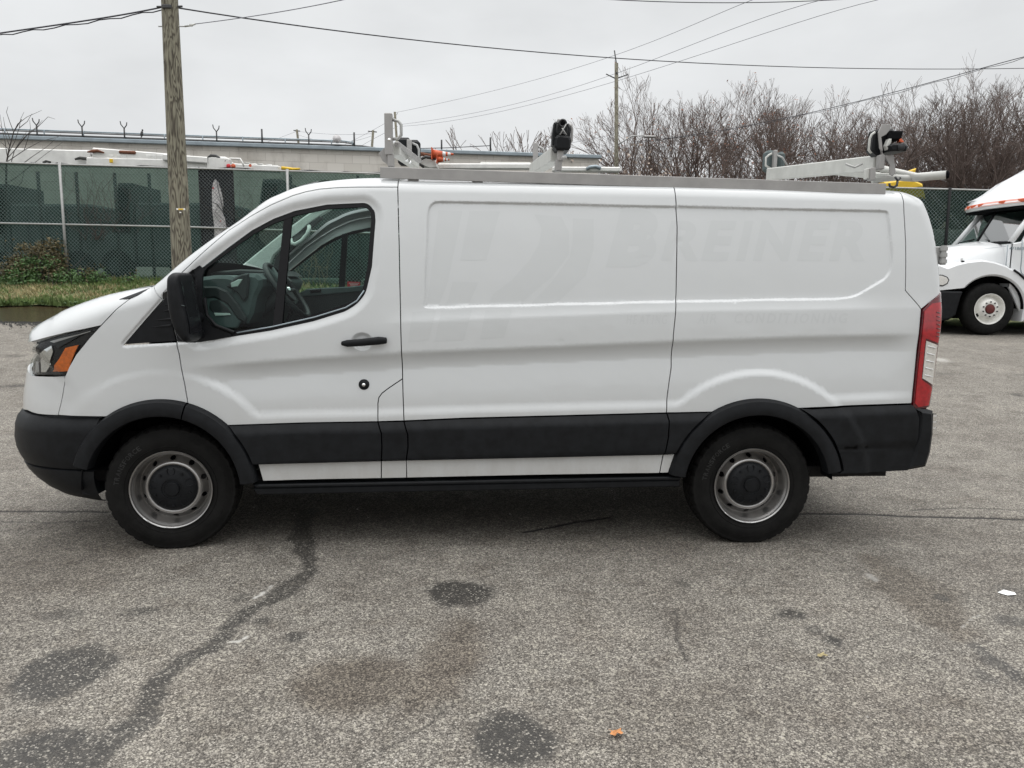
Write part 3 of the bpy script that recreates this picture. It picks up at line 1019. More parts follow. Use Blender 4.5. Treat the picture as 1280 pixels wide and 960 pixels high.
# ---- belts across the van
def belt(i0, i1, name, m, crown=.03, parent=None, sub=3, ny=22, mi=0, extra_in=0.0):
    pts = []
    pts = outpts(i0, i1)
    A = np.array(pts)
    Y0 = Dfun(A - 1e-4 * 0)
    T = np.gradient(A, axis=0); T /= np.linalg.norm(T, axis=1)[:, None]
    Nn = np.stack([-T[:, 1], T[:, 0]], 1)
    vs = []; 
    for i in range(len(A)):
        y0 = float(Y0[i]) - .004
        for j in range(ny + 1):
            s = j / ny
            y_ = y0 + (VW - 2 * y0) * s
            k = 1 - (2 * s - 1) ** 2
            o_ = crown * k - extra_in
            vs.append((A[i, 0] + Nn[i, 0] * o_, y_, A[i, 1] + Nn[i, 1] * o_))
    fs = []
    w_ = ny + 1
    for i in range(len(A) - 1):
        for j in range(ny):
            fs.append((i * w_ + j, i * w_ + j + 1, (i + 1) * w_ + j + 1, (i + 1) * w_ + j))
    mb = MB(); mb.add(vs, fs, True)
    return mb.build(name, m, parent or van)
grille = belt(0, 4, 'grille', 'black_plastic', .05)
for k in range(4):
    z_ = .86 + k * .07
    mb = MB()
    xx = float(np.interp(z_, [p[1] for p in OUT2[:5]], [p[0] for p in OUT2[:5]]))
    mb.tube([(xx + .01 - .05 * (1 - ((y_ - VW / 2) / .5) ** 2), y_, z_) for y_ in np.linspace(.58, VW - .58, 12)], .012, 6)
    mb.build('grille_bar', 'steel_rim', grille)
belt(4, 12, 'hood_top', 'van_paint', .035)
belt(12, 14, 'cowl', 'black_plastic', .05)
ws = belt(14, 21, 'windshield', 'cab_glass_far', .09)
belt(21, 34, 'roof', 'van_paint', .028)
belt(34, 41, 'rear_doors', 'van_paint', .012)
belt(41, 42, 'rear_panel', 'van_paint', .0)
# cowl wedge beside the hood
panel('cowl_grille', psl([(149, 374), (165, 368), (187, 360), (182, 363), (172, 369), (162.5, 373.2)], -.004), 'black_plastic', van, grid=.01, inset=0, flange=.01, off=.004)

# ---- head lamp
HLP = [P_(51, 423.8), P_(66, 420.8), P_(82.5, 417), P_(105, 412.3), P_(124.5, 408), P_(111, 423), P_(102.5, 433), P_(94, 443.5), P_(85, 459), P_(80.5, 470), P_(60, 469.6), P_(35.5, 468.6), P_(36.5, 452), P_(40.5, 434)]
hl, hlf = panel('headlight', HLP, 'black_gloss', van, off=-.030, grid=.012, flange=.02)
def hsub(pts, m, off, name):
    panel(name, psl(pts, 0.0), m, hl, off=off, grid=.010, inset=.001, flange=.006, mirror=hlf)
hsub([(97, 431), (92, 441), (83.5, 464.5), (64, 465), (72, 449), (80, 435)], 'lamp_amber', -.012, 'indicator')
hsub([(53, 437), (62, 432), (64, 440), (60, 452), (55, 466), (49, 466), (48, 450)], 'chrome', -.018, 'reflector')
hsub([(66, 428), (84, 422), (100, 418.5), (86, 427), (70, 436)], 'dash_dark', -.014, 'bezel')
hsub([(42, 452), (46, 452), (47, 466), (41.5, 466.5)], 'steel_rim', -.016, 'daytime_lamp')
hsub([(60, 427), (74, 423), (96, 418), (112, 413.5), (112, 415), (90, 421.5), (66, 429)], 'steel_rim', -.010, 'trim_strip')
panel('lens', HLP, 'clear_lens', hl, off=.0, grid=.016, mirror=hlf, flange=.02)

# ---- tail lamp
TL = [P_(1152.2, 386.6), P_(1162, 376), OUT2[38], OUT2[39], OUT2[40], OUT2[41], OUT2[42], (OUT2[42][0], ps(1160, 508)[1]), P_(1144, 511.5), P_(1139.7, 507), P_(1143, 470), P_(1148, 425)]
tl, tlf = panel('tail_light', TL, 'lamp_red_dark', van, off=.010, grid=.014)
def tsub(pts, m, name, off=.016):
    return panel(name, psl(pts), m, tl, off=off, grid=.012, inset=.001, flange=.008, mirror=tlf)
tsub([(1153.5, 389), (1163, 379), (1174.5, 377), (1174.5, 405), (1171, 429), (1155.5, 423), (1150.5, 470), (1150.5, 474), (1163.5, 484.5), (1159, 506), (1146, 508.5), (1142, 504), (1145, 470), (1149.5, 430)], 'lamp_red', 'red_lens')
cl, clf = tsub([(1156, 425.5), (1170, 431), (1164, 481), (1151, 472.5)], 'lamp_clear', 'reversing_lens', .0155)
for k in range(5):
    mb = MB()
    a = P_(1157.5 - k * 1.0, 432 + k * 9); b = P_(1167 - k * 1.0, 434.5 + k * 9)
    ya, yb = D1(*a) - .019, D1(*b) - .019
    mb.tube([(a[0], ya, a[1]), (b[0], yb, b[1])], .0028, 5)
    mb.build('rib', 'white_print', tl)
for k in range(7):
    mb = MB()
    a = P_(1168.5, 390 + k * 5); b = P_(1172.5, 391 + k * 5)
    mb.tube([(a[0], D1(*a) - .018, a[1]), (b[0], D1(*b) - .018, b[1])], .003, 5)
    mb.build('rib', 'lamp_red_dark', tl)

# ---- rear bumper
rb = vpl([(1146.5, 511.5), (1150, 511), (1168, 514), (1168.5, 528), (1168, 543), (1165, 565), (1159, 584), (1135, 588.6), (1143, 564.5), (1147.5, 545), (1149, 522)], -.02)
mb = MB()
mb.prism(rb, -.022, VW + .022, .02)
rbm = mb.build('rear_bumper', 'black_plastic', van, auto=30)
for u, v, yy in ((1180, 319, .12), (1167, 529, .02)):
    mb = MB()
    x_, z_ = vp(u, v, yy)
    mb.tube([(x_ - .004, yy, z_ - .055), (x_ - .004, yy, z_ + .055)], .016, 12)
    for k in (-.035, 0, .035):
        mb.tube([(x_ - .004, yy, z_ + k - .010), (x_ - .004, yy, z_ + k + .010)], .022, 12)
    mb.box((x_ - .025, yy + .02, z_), (.05, .02, .10), bev=.005)
    o = mb.build('door_hinge', 'galv' if v < 400 else 'chrome', van, auto=35); mirror_obj(o)

# ---- inner dark shell, floor, wheel wells
mb = MB()
shell = offset_poly([P_(506, 240)] + [OUT2[26], OUT2[29], OUT2[31], OUT2[33], OUT2[36], OUT2[40], OUT2[42]] + [P_(1134, 585), P_(1050, 585)] + arc(HUBR, .47, 20, 160, 16) + [P_(845, 590), P_(520, 597)], -.04)
mb.prism(shell, .19, VW - .19)
mb.build('cargo_liner', 'dark_void', van)
mb = MB()     # lower body liner ahead of the cargo box: below the window line
low = [P_(330, 596), P_(515, 590), P_(515, 425), P_(470, 405), P_(290, 432), P_(150, 445), P_(130, 450), P_(125, 480), P_(125, 510)] + arc(HUBF, .47, 160, 20, 16)
low = [p for p in low]
mb.prism(low, .10, .14); 
o = mb.build('door_liner', 'dark_void', van); mirror_obj(o)
mb = MB()
mb.box((1.8, VW / 2, .40), (4.7, VW - .3, .06))
mb.box((1.65, .45, .36), (4.8, .09, .12)); mb.box((1.65, VW - .45, .36), (4.8, .09, .12))
mb.tube([(HUBR, .2, .34), (HUBR, VW - .2, .34)], .055, 12)
mb.tube([(HUBR, VW / 2, .34), (.6, VW / 2, .40)], .04, 10)
mb.lathe([(0, -.13), (.11, -.1), (.14, 0), (.11, .1), (0, .13)], 16, (HUBR, VW / 2, .34))
mb.tube([(0.4, 1.3, .3), (2.2, 1.3, .28), (2.5, 1.4, .27), (4.3, 1.5, .3)], .035, 8)
mb.box((1.9, .62, .33), (1.2, .35, .16), bev=.03)
mb.box((-.25, VW / 2, .45), (1.0, 1.2, .3), bev=.03)
mb.build('chassis', 'chassis', van)
for hx in (HUBF, HUBR):
    mb = MB()
    a_ = arc(hx, .455, 4, 180, 36)
    vs = [(p[0], y_, p[1]) for y_ in (.0, .16, .50) for p in a_]
    n_ = len(a_)
    fs = [(j * n_ + i, j * n_ + i + 1, (j + 1) * n_ + i + 1, (j + 1) * n_ + i) for j in range(2) for i in range(n_ - 1)]
    mb.add(vs, fs, True)
    mb.add([(p[0], .50, p[1]) for p in a_], [tuple(range(n_))])
    o = mb.build('wheel_well', 'dark_void', van); mirror_obj(o)

# ---- door window: frame, glass, divider
def strip_loop(poly_out, poly_in, off, name, m, parent, mirror=True):
    return panel(name, poly_out, m, parent, holes=[poly_in], off=off, grid=.03, inset=0, flange=.012, mirror=mirror)
GLS = round_poly(vpl([(256, 337), (290, 311), (316, 292), (341, 278.5), (368, 268.5), (408, 260), (456, 257.5), (462, 264), (463, 275), (459.5, 333), (453.5, 364), (444, 375.5), (420, 384.5), (350, 405.5), (291.5, 413.5), (268, 407), (254, 393), (252, 360)], .05), [.02, 0, 0, 0, 0, 0, .03, .02, .01, 0, .04, .03, 0, 0, .03, .04, .05, .03], 4)
fr_o, fr_f = strip_loop(WIN, GLS, -.004, 'window_frame', 'seal_rubber', door_o, door_far)
gl_o, gl_f = panel('window_glass', GLS, 'cab_glass', door_o, off=-.024, inset=-.002, flange=0, grid=.05, mirror=door_far)
mb = MB()
dv = vpl([(353.5, 268), (363.5, 267), (354.5, 406), (343, 409)], .06)
mb.prism(dv, D1(*dv[0]) - .004, D1(*dv[0]) + .02)
# follow the slope of the glass: shear the lower end outwards
for i, p in enumerate(mb.v):
    mb.v[i] = (p[0], p[1] - D1(*dv[0]) + D1(p[0], p[2]) + .008, p[2])
o = mb.build('window_divider', 'seal_rubber', door_o); 
me_o = mirror_obj(o, door_far)
# waist rail along the lower glass edge
pts = psl([(296, 416), (340, 408.5), (393, 396.5), (432, 384.5), (446, 376), (455, 363)])
mb = MB(); mb.tube([(x_, D1(x_, z_) + .002, z_) for x_, z_ in pts], .004, 6)
o = mb.build('waist_rail', 'coping', door_o); mirror_obj(o, door_far)

# ---- door handle, lock
hx0, hz0 = P_(430.5, 429); hx1, hz1 = P_(481.5, 425.3)
mb = MB()
mb.tube([(hx0 - .008, D1(hx0, hz0) - .012, hz0), (hx0 + .02, D1(hx0, hz0) - .030, hz0 + .001), ((hx0 + hx1) / 2, D1(hx0, hz0) - .040, (hz0 + hz1) / 2), (hx1 - .03, D1(hx1, hz1) - .034, hz1), (hx1 + .006, D1(hx1, hz1) - .016, hz1)], [.012, .019, .020, .022, .017], 14)
for i, p in enumerate(mb.v): mb.v[i] = (p[0], (p[1] - D1(hx0, hz0) + .03) * .7 + D1(hx0, hz0) - .028, p[2])
o = mb.build('door_handle', 'black_plastic', door_o, auto=60); mirror_obj(o, door_far)
lx, lz = P_(455, 480.7)
mb = MB(); y_ = D1(lx, lz)
mb.lathe([(0, -.012), (.012, -.012), (.022, -.010), (.029, -.004), (.030, .002)], 28, (lx, y_, lz))
o = mb.build('door_lock', 'black_plastic', door_o)
mb = MB(); mb.lathe([(0, -.015), (.009, -.015), (.010, -.012)], 20, (lx, y_, lz)); mb.build('key_barrel', 'chrome', o)

# ---- corner trim ribs, sail panel on the door, mirror
def rib(p0, p1, p2):
    a, b, c = psl([p0, p1, p2])
    mb = MB()
    vs = []
    mb.tube([(q[0], D1(*q) - .001, q[1]) for q in (a, b)], [.004, .010], 6)
    return mb.build('rib', 'black_plastic', to, auto=50)
for q in ([(187, 409.5), (214, 407), 0], [(203, 390), (213.5, 387.5), 0], [(190, 401), (214.5, 399), 0], [(205, 382), (213, 380.5), 0]):
    a, b = psl(q[:2])
    mb = MB(); mb.tube([(a[0], D1(*a), a[1]), (b[0], D1(*b) , b[1])], [.002, .009], 6)
    mb.build('rib', 'black_plastic', to, auto=50)
sail = psl([(217.5, 362), (226, 350), (241, 337), (250, 331), (257, 337), (254, 345), (253, 372), (257, 395), (266, 407.5), (290, 417), (290, 421), (268, 425.5), (245, 428), (222, 427.5), (216.5, 405), (215, 388)])
panel('sail_trim', sail, 'black_plastic', door_o, off=.006, grid=.016, mirror=door_far)
pts = psl([(256, 372), (259, 394), (270, 407), (293, 415.5)])
mb = MB(); mb.tube([(x_, D1(x_, z_) - .004, z_) for x_, z_ in pts], .010, 8)
o = mb.build('mirror_base_rib', 'black_plastic', door_o, auto=60); mirror_obj(o, door_far)

def mirror_unit():
    yc = -.14
    H = vpl([(222, 341), (231, 340.5), (234, 349), (239, 378), (244.5, 402), (245.5, 424), (240, 428), (231, 420), (224, 405), (219, 385), (217, 362), (217.5, 346)], yc)
    H = resample(round_poly(H, .03, 3), .02)
    cx = sum(p[0] for p in H) / len(H); cz = sum(p[1] for p in H) / len(H)
    rings = [(.35, -.125), (.72, -.118), (.92, -.100), (1.0, -.070), (1.0, .05), (.96, .09), (.80, .11), (.4, .115)]
    vs = []
    for s, dy in rings:
        for x_, z_ in H:
            vs.append((cx + (x_ - cx) * s, yc + dy, cz + (z_ - cz) * (1 - (1 - s) * .55)))
    n_ = len(H); fs = []
    for i in range(len(rings) - 1):
        for k in range(n_):
            fs.append((i * n_ + k, i * n_ + (k + 1) % n_, (i + 1) * n_ + (k + 1) % n_, (i + 1) * n_ + k))
    fs.append(tuple(range(n_))); fs.append(tuple((len(rings) - 1) * n_ + k for k in range(n_)))
    mb = MB(); mb.add(vs, fs, True)
    o = mb.build('side_mirror', 'black_plastic', door_o, auto=60)
    # seam on the housing, arm and glass
    mb = MB()
    a = vp(218.5, 381, yc - .12); b = vp(231, 382, yc - .12)
    mb.tube([(a[0] + .004, yc - .075, a[1]), (a[0] + .02, yc - .112, a[1]), (b[0], yc - .122, b[1] - .002)], .0015, 5)
    s_ = mb.build('seam', 'dash_grey', o)
    mb = MB()
    for u0, v0, u1, v1 in ((238, 395, 252, 398), (240, 416, 252, 418)):
        a = vp(u0, v0, -.08); b = vp(u1, v1, .03)
        mb.tube([(a[0], -.06, a[1]), (b[0], .05, b[1])], .028, 10)
    a_ = mb.build('arm', 'black_plastic', o, auto=50)
    mb = MB()
    G = vpl([(233, 352), (237.5, 378), (243, 402), (244, 416)], yc)
    vs = [(p[0] + .006, yc + dy, p[1]) for p in G for dy in (-.09, .08)]
    mb.add(vs, [(0, 1, 3, 2), (2, 3, 5, 4), (4, 5, 7, 6)])
    g_ = mb.build('mirror_glass', 'black_gloss', o, fixn=False)
    f_ = mirror_obj(o, door_far)
    for c in (s_, a_, g_): mirror_obj(c, f_)
mirror_unit()

# ---- wheels
def text_mesh(s, size_x, size_z, shear=0.0, bold=.0):
    cu = bpy.data.curves.new('t', 'FONT'); cu.body = s; cu.size = 1.0; cu.shear = shear; cu.offset = bold
    cu.resolution_u = 4
    o = bpy.data.objects.new('t', cu); COL.objects.link(o)
    dg = bpy.context.evaluated_depsgraph_get(); dg.update()
    me = bpy.data.meshes.new_from_object(o.evaluated_get(dg))
    bpy.data.objects.remove(o)
    V = [(v.co.x, v.co.y) for v in me.vertices]; F = [tuple(p.vertices) for p in me.polygons]
    x0 = min(v[0] for v in V); x1 = max(v[0] for v in V); y0 = min(v[1] for v in V); y1 = max(v[1] for v in V)
    V = [((a - x0) / (x1 - x0) * size_x, (b - y0) / (y1 - y0) * size_z) for a, b in V]
    return V, F
def make_wheel(x, y, steer=0.0, flip=False):
    w = part_empty('wheel', van, (x, y, HUBZ), (0, 0, steer + (pi if flip else 0)))
    # tyre
    n = 180
    prof = [(.205, -.085), (.214, -.100), (.224, -.106), (.240, -.112), (.262, -.1175), (.285, -.1165), (.305, -.111), (.318, -.104), (.322, -.1035), (.326, -.1035), (.330, -.102)]
    vs = []; fs = []
    P2 = prof + [(.3385, -.090), (.343, -.078), (.3445, -.055), (.3385, -.052), (.3385, -.044), (.3455, -.041), (.3455, -.004), (.3395, -.002), (.3395, .004), (.3455, .006), (.3455, .041), (.3385, .044), (.3385, .052), (.3445, .055), (.343, .078), (.330, .102), (.29, .116), (.24, .112), (.205, .09)]
    for i, (r, y_) in enumerate(P2):
        for k in range(n):
            t = 2 * pi * k / n
            rr = r
            if i in (11, 12, 13) and k % 5 == 0: rr -= .007
            if i in (9, 10) and k % 5 == 0: rr -= .0035
            if i in (16, 17, 20, 21) and k % 3 == 0: rr -= .004
            # slight flattening where it stands
            rr += max(0, rr - .225) * .10
            px_, pz_ = rr * cos(t), rr * sin(t)
            if pz_ < -.3435: pz_ = -.3435
            vs.append((px_, y_, pz_))
    for i in range(len(P2) - 1):
        for k in range(n):
            fs.append((i * n + k, (i + 1) * n + k, (i + 1) * n + (k + 1) % n, i * n + (k + 1) % n))
    mb = MB(); mb.add(vs, fs, True)
    for r_, y__ in ((.246, -.1145), (.296, -.1140), (.312, -.1075)):
        mb.lathe([(r_ - .003, y__ + .001), (r_, y__ - .002), (r_ + .003, y__ + .0015)], 96)
    t_ = mb.build('tyre', 'rubber', w, auto=28)
    if not flip:
        a_ = radians(172)
        for ch in 'TRANSFORCE':
            V, F = text_mesh(ch, .021, .026, 0, .02)
            q_ = MB(); q_.add([((.272 + b_) * cos(a_ - a / .285), -.1195, (.272 + b_) * sin(a_ - a / .285)) for a, b_ in V], F)
            q_.build('sidewall_letter', 'rubber_print', t_, fixn=False); a_ -= .026 / .285
    # rim: barrel and lip
    mb = MB()
    mb.lathe([(.205, -.082), (.212, -.098), (.219, -.1085), (.2215, -.113), (.219, -.1165), (.2145, -.115), (.2115, -.109), (.2085, -.100), (.201, -.094), (.197, -.080), (.194, -.055), (.1895, -.040), (.186, -.015), (.186, .06)], 96)
    # disc with ten hand holes
    prof2 = [(.187, -.014), (.181, -.015), (.174, -.024), (.165, -.040), (.156, -.056), (.149, -.065), (.142, -.070), (.135, -.069), (.128, -.062)]
    pr = np.array([p[0] for p in prof2][::-1]); py_ = np.array([p[1] for p in prof2][::-1])
    half = pi / 10
    outer = [(-half, .128)] + [(-half + 2 * half * k / 12, .128) for k in range(1, 12)] + [(half, .128)] + [(half, .128 + .059 * k / 10) for k in range(1, 10)] + [(half, .187)] + [(half - 2 * half * k / 12, .187) for k in range(1, 12)] + [(-half, .187)] + [(-half, .187 - .059 * k / 10) for k in range(1, 10)]
    hole = [(.092 * cos(t), .1655 + .0115 * sin(t)) for t in np.linspace(0, 2 * pi, 21)[:-1]]
    sc2 = .16
    pts = [(a * sc2, r) for a, r in outer]; b0 = len(pts); pts += [(a * sc2, r) for a, r in hole]
    ed = [(i, (i + 1) % b0) for i in range(b0)] + [(b0 + i, b0 + (i + 1) % 20) for i in range(20)]
    for r in np.linspace(.132, .184, 9):
        for a in np.linspace(-half * .9, half * .9, 11):
            if hypot(a / .092, (r - .1655) / .0115) > 1.18: pts.append((a * sc2, r))
    vo, eo, fo, *_ = delaunay_2d_cdt([Vector(p) for p in pts], ed, [], 0, 1e-6)
    keep_ = [f for f in fo if hypot((sum(vo[i].x for i in f) / 3 / sc2) / .092, (sum(vo[i].y for i in f) / 3 - .1655) / .0115) > 1.0]
    for k in range(10):
        th = 2 * pi * (k + .5) / 10
        vv = []
        for p in vo:
            a = p.x / sc2 + th; r = p.y
            vv.append((r * cos(a), float(np.interp(r, pr, py_)), r * sin(a)))
        mb.add(vv, keep_, True)
        # rolled edge of the hole
        ring = []
        for a, r in hole:
            ring.append((r * cos(a + th), float(np.interp(r, pr, py_)), r * sin(a + th)))
        r2_ = [(p[0] * .995, p[1] + .016, p[2] * .995) for p in ring]
        mb.add(ring + r2_, [(i, (i + 1) % 20, 20 + (i + 1) % 20, 20 + i) for i in range(20)], True)
    rim = mb.build('rim', 'steel_rim', w, auto=50)
    mb = MB(); mb.lathe([(0, .0), (.186, .0)], 40); mb.build('brake_drum', 'dark_void', rim)
    mb = MB()
    for a0, a1 in ((-1.98, -1.72), (-2.35, -2.2), (-1.55, -1.42)):
        mb.tube([(.2175 * cos(t), -.1165, .2175 * sin(t)) for t in np.linspace(a0, a1, 6)], .003, 6)
    mb.build('balance_weight', 'rim_scuff' if not flip else 'galv', rim)
    # centre cap
    mb = MB()
    mb.lathe([(0, -.104), (.036, -.104), (.040, -.100), (.042, -.092), (.054, -.092), (.056, -.096), (.066, -.095), (.085, -.090), (.105, -.087), (.120, -.080), (.130, -.064)], 60)
    for k in range(5):
        a = 2 * pi * k / 5 + .35
        ring = [(.098 + .026 * cos(t), .020 * sin(t)) for t in np.linspace(-pi * .72, pi * .72, 12)]
        ring = [(.128 - (q[0] - .072), q[1]) for q in ring]
        mb.tube([(r * cos(a) - s * sin(a), -.090 + .10 * max(0, r - .112), r * sin(a) + s * cos(a)) for r, s in ring], .0028, 6)
        mb.lathe([(0, -.096), (.006, -.0955), (.008, -.088)], 12, (.098 * cos(a + .63), 0, .098 * sin(a + .63)))
    mb.build('hub_cap', 'black_plastic', w, auto=40)
    return w
make_wheel(HUBF, .150, radians(7))
make_wheel(HUBR, .150)
make_wheel(HUBF, VW - .150, radians(7), True)
make_wheel(HUBR, VW - .150, 0, True)

# ---- cab interior
cab = part_empty('cab_interior', van)
def flat(name, px, y0, th, m, parent=None, bev=.004, auto=None):
    mb = MB(); mb.prism(vpl(px, y0), y0, y0 + th, bev)
    return mb.build(name, m, parent or cab, auto=auto)
# dash body across the cab
dash_sec = [vp(u, v, .20) for u, v in ((226, 352), (250, 346.5), (272, 343.5), (290, 345), (298, 351), (297, 360), (290, 374), (282, 390), (274, 405), (268, 425), (232, 435))]
flat('binnacle', [(276, 356), (292, 345.5), (306, 341.5), (320, 342.5), (328, 349), (327, 358), (320, 372), (316, 392), (309, 405), (296, 404), (284, 384)], .205, .52, 'dash_grey', bev=.02)
mb = MB(); mb.prism(resample(round_poly(dash_sec, .03, 3), .06), .19, VW - .19, .02)
mb.build('dashboard', 'dash_grey', cab, auto=40)
flat('instrument_pod', [(283, 358), (292, 348), (302, 342.5), (310, 342), (311, 352), (309, 372), (304, 377), (296, 366)], .172, .03, 'dash_dark', bev=.008)
flat('side_vent', [(288, 354), (298, 349), (303, 349), (297, 358), (289, 359)], .166, .01, 'trim_pale', bev=.003)
flat('door_arc', [(254, 358), (270, 358), (284, 364), (297, 380), (308, 398), (306, 404), (296, 398), (284, 380), (268, 372), (254, 374)], .150, .03, 'dash_dark', bev=.008)
flat('kick_panel', [(255, 372), (266, 370.5), (280, 377), (291, 389), (301, 402), (296, 411), (275, 411), (262, 402), (256, 390)], .158, .02, 'dash_grey', bev=.008)
flat('speaker_well', [(263, 376), (272, 375), (284, 384), (290, 392), (268, 393), (261, 385)], .152, .012, 'dash_dark', bev=.004)
flat('pull_handle', [(267, 391), (287, 391.5), (288, 394), (269, 395)], .148, .008, 'trim_pale', bev=.002)
flat('centre_stack', [(316, 345), (334, 342), (346, 352), (340, 372), (322, 384), (312, 372)], .75, .45, 'dash_dark', bev=.02)
for k in range(4):
    a = vp(322 + k * 3.2, 350 + k * 3, .62); b = vp(334 + k * 2.6, 347 + k * 3.2, .62)
    mb = MB(); mb.tube([(a[0], .62, a[1]), (b[0], .62, b[1])], .004, 5); mb.build('vent_slat', 'trim_pale', cab)
# steering wheel
cx, cz = vp(359, 363.5, .48)
dv_ = Vector((.60, 0, -.80)); nrm = Vector((.80, .0, .60)).normalized()
dirx = Vector((0, 1, 0))
dv_ = nrm.cross(dirx).normalized()
C0 = Vector((cx, .48, cz))
mb = MB()
ring = [C0 + (dirx * cos(t) + dv_ * sin(t)) * .190 for t in np.linspace(0, 2 * pi, 41)]
mb.tube(ring, .016, 10, cap=False)
sw_ = mb.build('steering_wheel', 'dash_dark', cab)
mb = MB()
mb.tube([C0 - nrm * .05, C0 + nrm * .005], [.05, .075], 16)
mb.build('airbag_boss', 'dash_dark', sw_, auto=40)
for a in (0, pi, -pi / 2 - .35, -pi / 2 + .35):
    d = dirx * cos(a) - dv_ * sin(a)
    mb = MB(); mb.tube([C0 + d * .05 - nrm * .01, C0 + d * .185], [.022, .012], 8); mb.build('spoke', 'dash_grey' if abs(a) > 1 else 'dash_dark', sw_, auto=50)
mb = MB(); mb.tube([C0 - nrm * .02, C0 - nrm * .35], .04, 10); mb.build('steering_column', 'dash_dark', cab)
mb = MB(); mb.lathe([(0, 0), (.016, 0), (.018, .004)], 16, tuple(C0 + nrm * .008 - Vector((0, .002, 0)))); mb.build('badge', 'chrome', sw_)
# far pillar trim, grab handle, far door
flat('pillar_trim', [(297, 336), (320, 317), (350, 293), (380, 270.5), (398, 259), (425, 255), (409, 265), (396, 273), (384, 282), (372, 294), (356, 306), (342, 320), (334, 340), (330, 352)], 1.86, .04, 'trim_pale', bev=.01)
flat('pillar_shade', [(359, 300), (372, 291), (386, 279), (399, 270), (404, 273), (388, 287), (378, 300), (366, 312), (352, 326), (345, 345), (338, 348), (344, 322)], 1.845, .02, 'dash_dark', bev=.006)
pts = [(362, 299), (364, 304), (369, 305.5), (377, 301), (384, 293), (386.5, 287), (385, 282.5)]
mb = MB(); mb.tube([(vp(u, v, 1.80)[0], 1.80 + (.04 if i in (0, 6) else 0), vp(u, v, 1.80)[1]) for i, (u, v) in enumerate(pts)], .016, 8)
mb.build('grab_handle', 'trim_pale', cab)
flat('far_door_panel', [(376, 369), (400, 367), (470, 361), (475, 440), (330, 440), (360, 400)], 1.80, .10, 'dash_dark', bev=.01)
flat('far_door_ledge', [(374, 366), (384, 361), (410, 359.5), (440, 358), (470, 354), (470, 363), (400, 369.5), (376, 371.5)], 1.79, .12, 'dash_grey', bev=.008)
flat('switch_pack', [(387, 362.2), (401, 361), (401, 365), (388, 366)], 1.78, .02, 'black_gloss', bev=.002)
flat('dash_top_pad', [(262, 340), (300, 336.5), (330, 338), (340, 345), (300, 344), (262, 346)], .9, .9, 'dash_dark', bev=.01)
for sy in (.28, 1.12):
    st = part_empty('seat', van, (1.42, sy, 0))
    mb = MB(); mb.box((0, .27, .92), (.52, .52, .16), bev=.05); mb.build('cushion', 'seat_cloth', st)
    mb = MB(); mb.box((.30, .27, 1.28), (.14, .50, .62), bev=.05, R=Matrix.Rotation(.18, 3, 'Y')); mb.build('backrest', 'seat_cloth', st)
mb = MB(); mb.box((1.98, VW / 2, 1.2), (.03, 1.6, 1.5)); mb.build('bulkhead', 'trim_pale', van)
# sticker on the far door glass
mb = MB()
stk = vpl([(434.3, 351.8), (450.3, 352.6), (450, 359.5), (434, 358.8)], 1.885)
mb.prism(stk, 1.885, 1.887)
so = mb.build('warning_sticker', 'sticker_red', gl_f)
for k, (u0, u1, v) in enumerate(((436, 449, 353.8), (437.5, 447.5, 355.6), (438, 447, 357.2))):
    a = vp(u0, v, 1.884); b = vp(u1, v + .4, 1.884)
    mb = MB(); mb.box(((a[0] + b[0]) / 2, 1.8835, (a[1] + b[1]) / 2), (b[0] - a[0], .001, .003)); mb.build('print_line', 'white_print', so)

# ---- ghost lettering left by removed vinyl
def text_mesh(s, size_x, size_z, shear=0.0, bold=.0):
    cu = bpy.data.curves.new('t', 'FONT'); cu.body = s; cu.size = 1.0; cu.shear = shear; cu.offset = bold
    cu.resolution_u = 4
    o = bpy.data.objects.new('t', cu); COL.objects.link(o)
    dg = bpy.context.evaluated_depsgraph_get(); dg.update()
    me = bpy.data.meshes.new_from_object(o.evaluated_get(dg))
    bpy.data.objects.remove(o)
    V = [(v.co.x, v.co.y) for v in me.vertices]; F = [tuple(p.vertices) for p in me.polygons]
    x0 = min(v[0] for v in V); x1 = max(v[0] for v in V); y0 = min(v[1] for v in V); y1 = max(v[1] for v in V)
    V = [((a - x0) / (x1 - x0) * size_x, (b - y0) / (y1 - y0) * size_z) for a, b in V]
    return V, F
def ghost_poly(polys, name, parent, m='van_paint_ghost'):
    """flat print on the skin: clip fine grid triangles to polygons"""
    vs = []; fs = []; ns = []
    for V, F in polys:
        b = len(vs)
        A = np.array(V)
        Y = Dfun(A) - .0005
        e = .0012
        dx = (Dfun(A + [e, 0]) - Dfun(A - [e, 0])) / (2 * e); dz = (Dfun(A + [0, e]) - Dfun(A - [0, e])) / (2 * e)
        for i in range(len(A)):
            vs.append((A[i, 0], Y[i], A[i, 1])); n = Vector((dx[i], -1, dz[i])).normalized(); ns.append(tuple(n))
        fs += [tuple(i + b for i in f) for f in F]
    me = mesh_with_normals(name, vs, fs, ns, m)
    o = bpy.data.objects.new(name, me); COL.objects.link(o); o.parent = parent
    return o
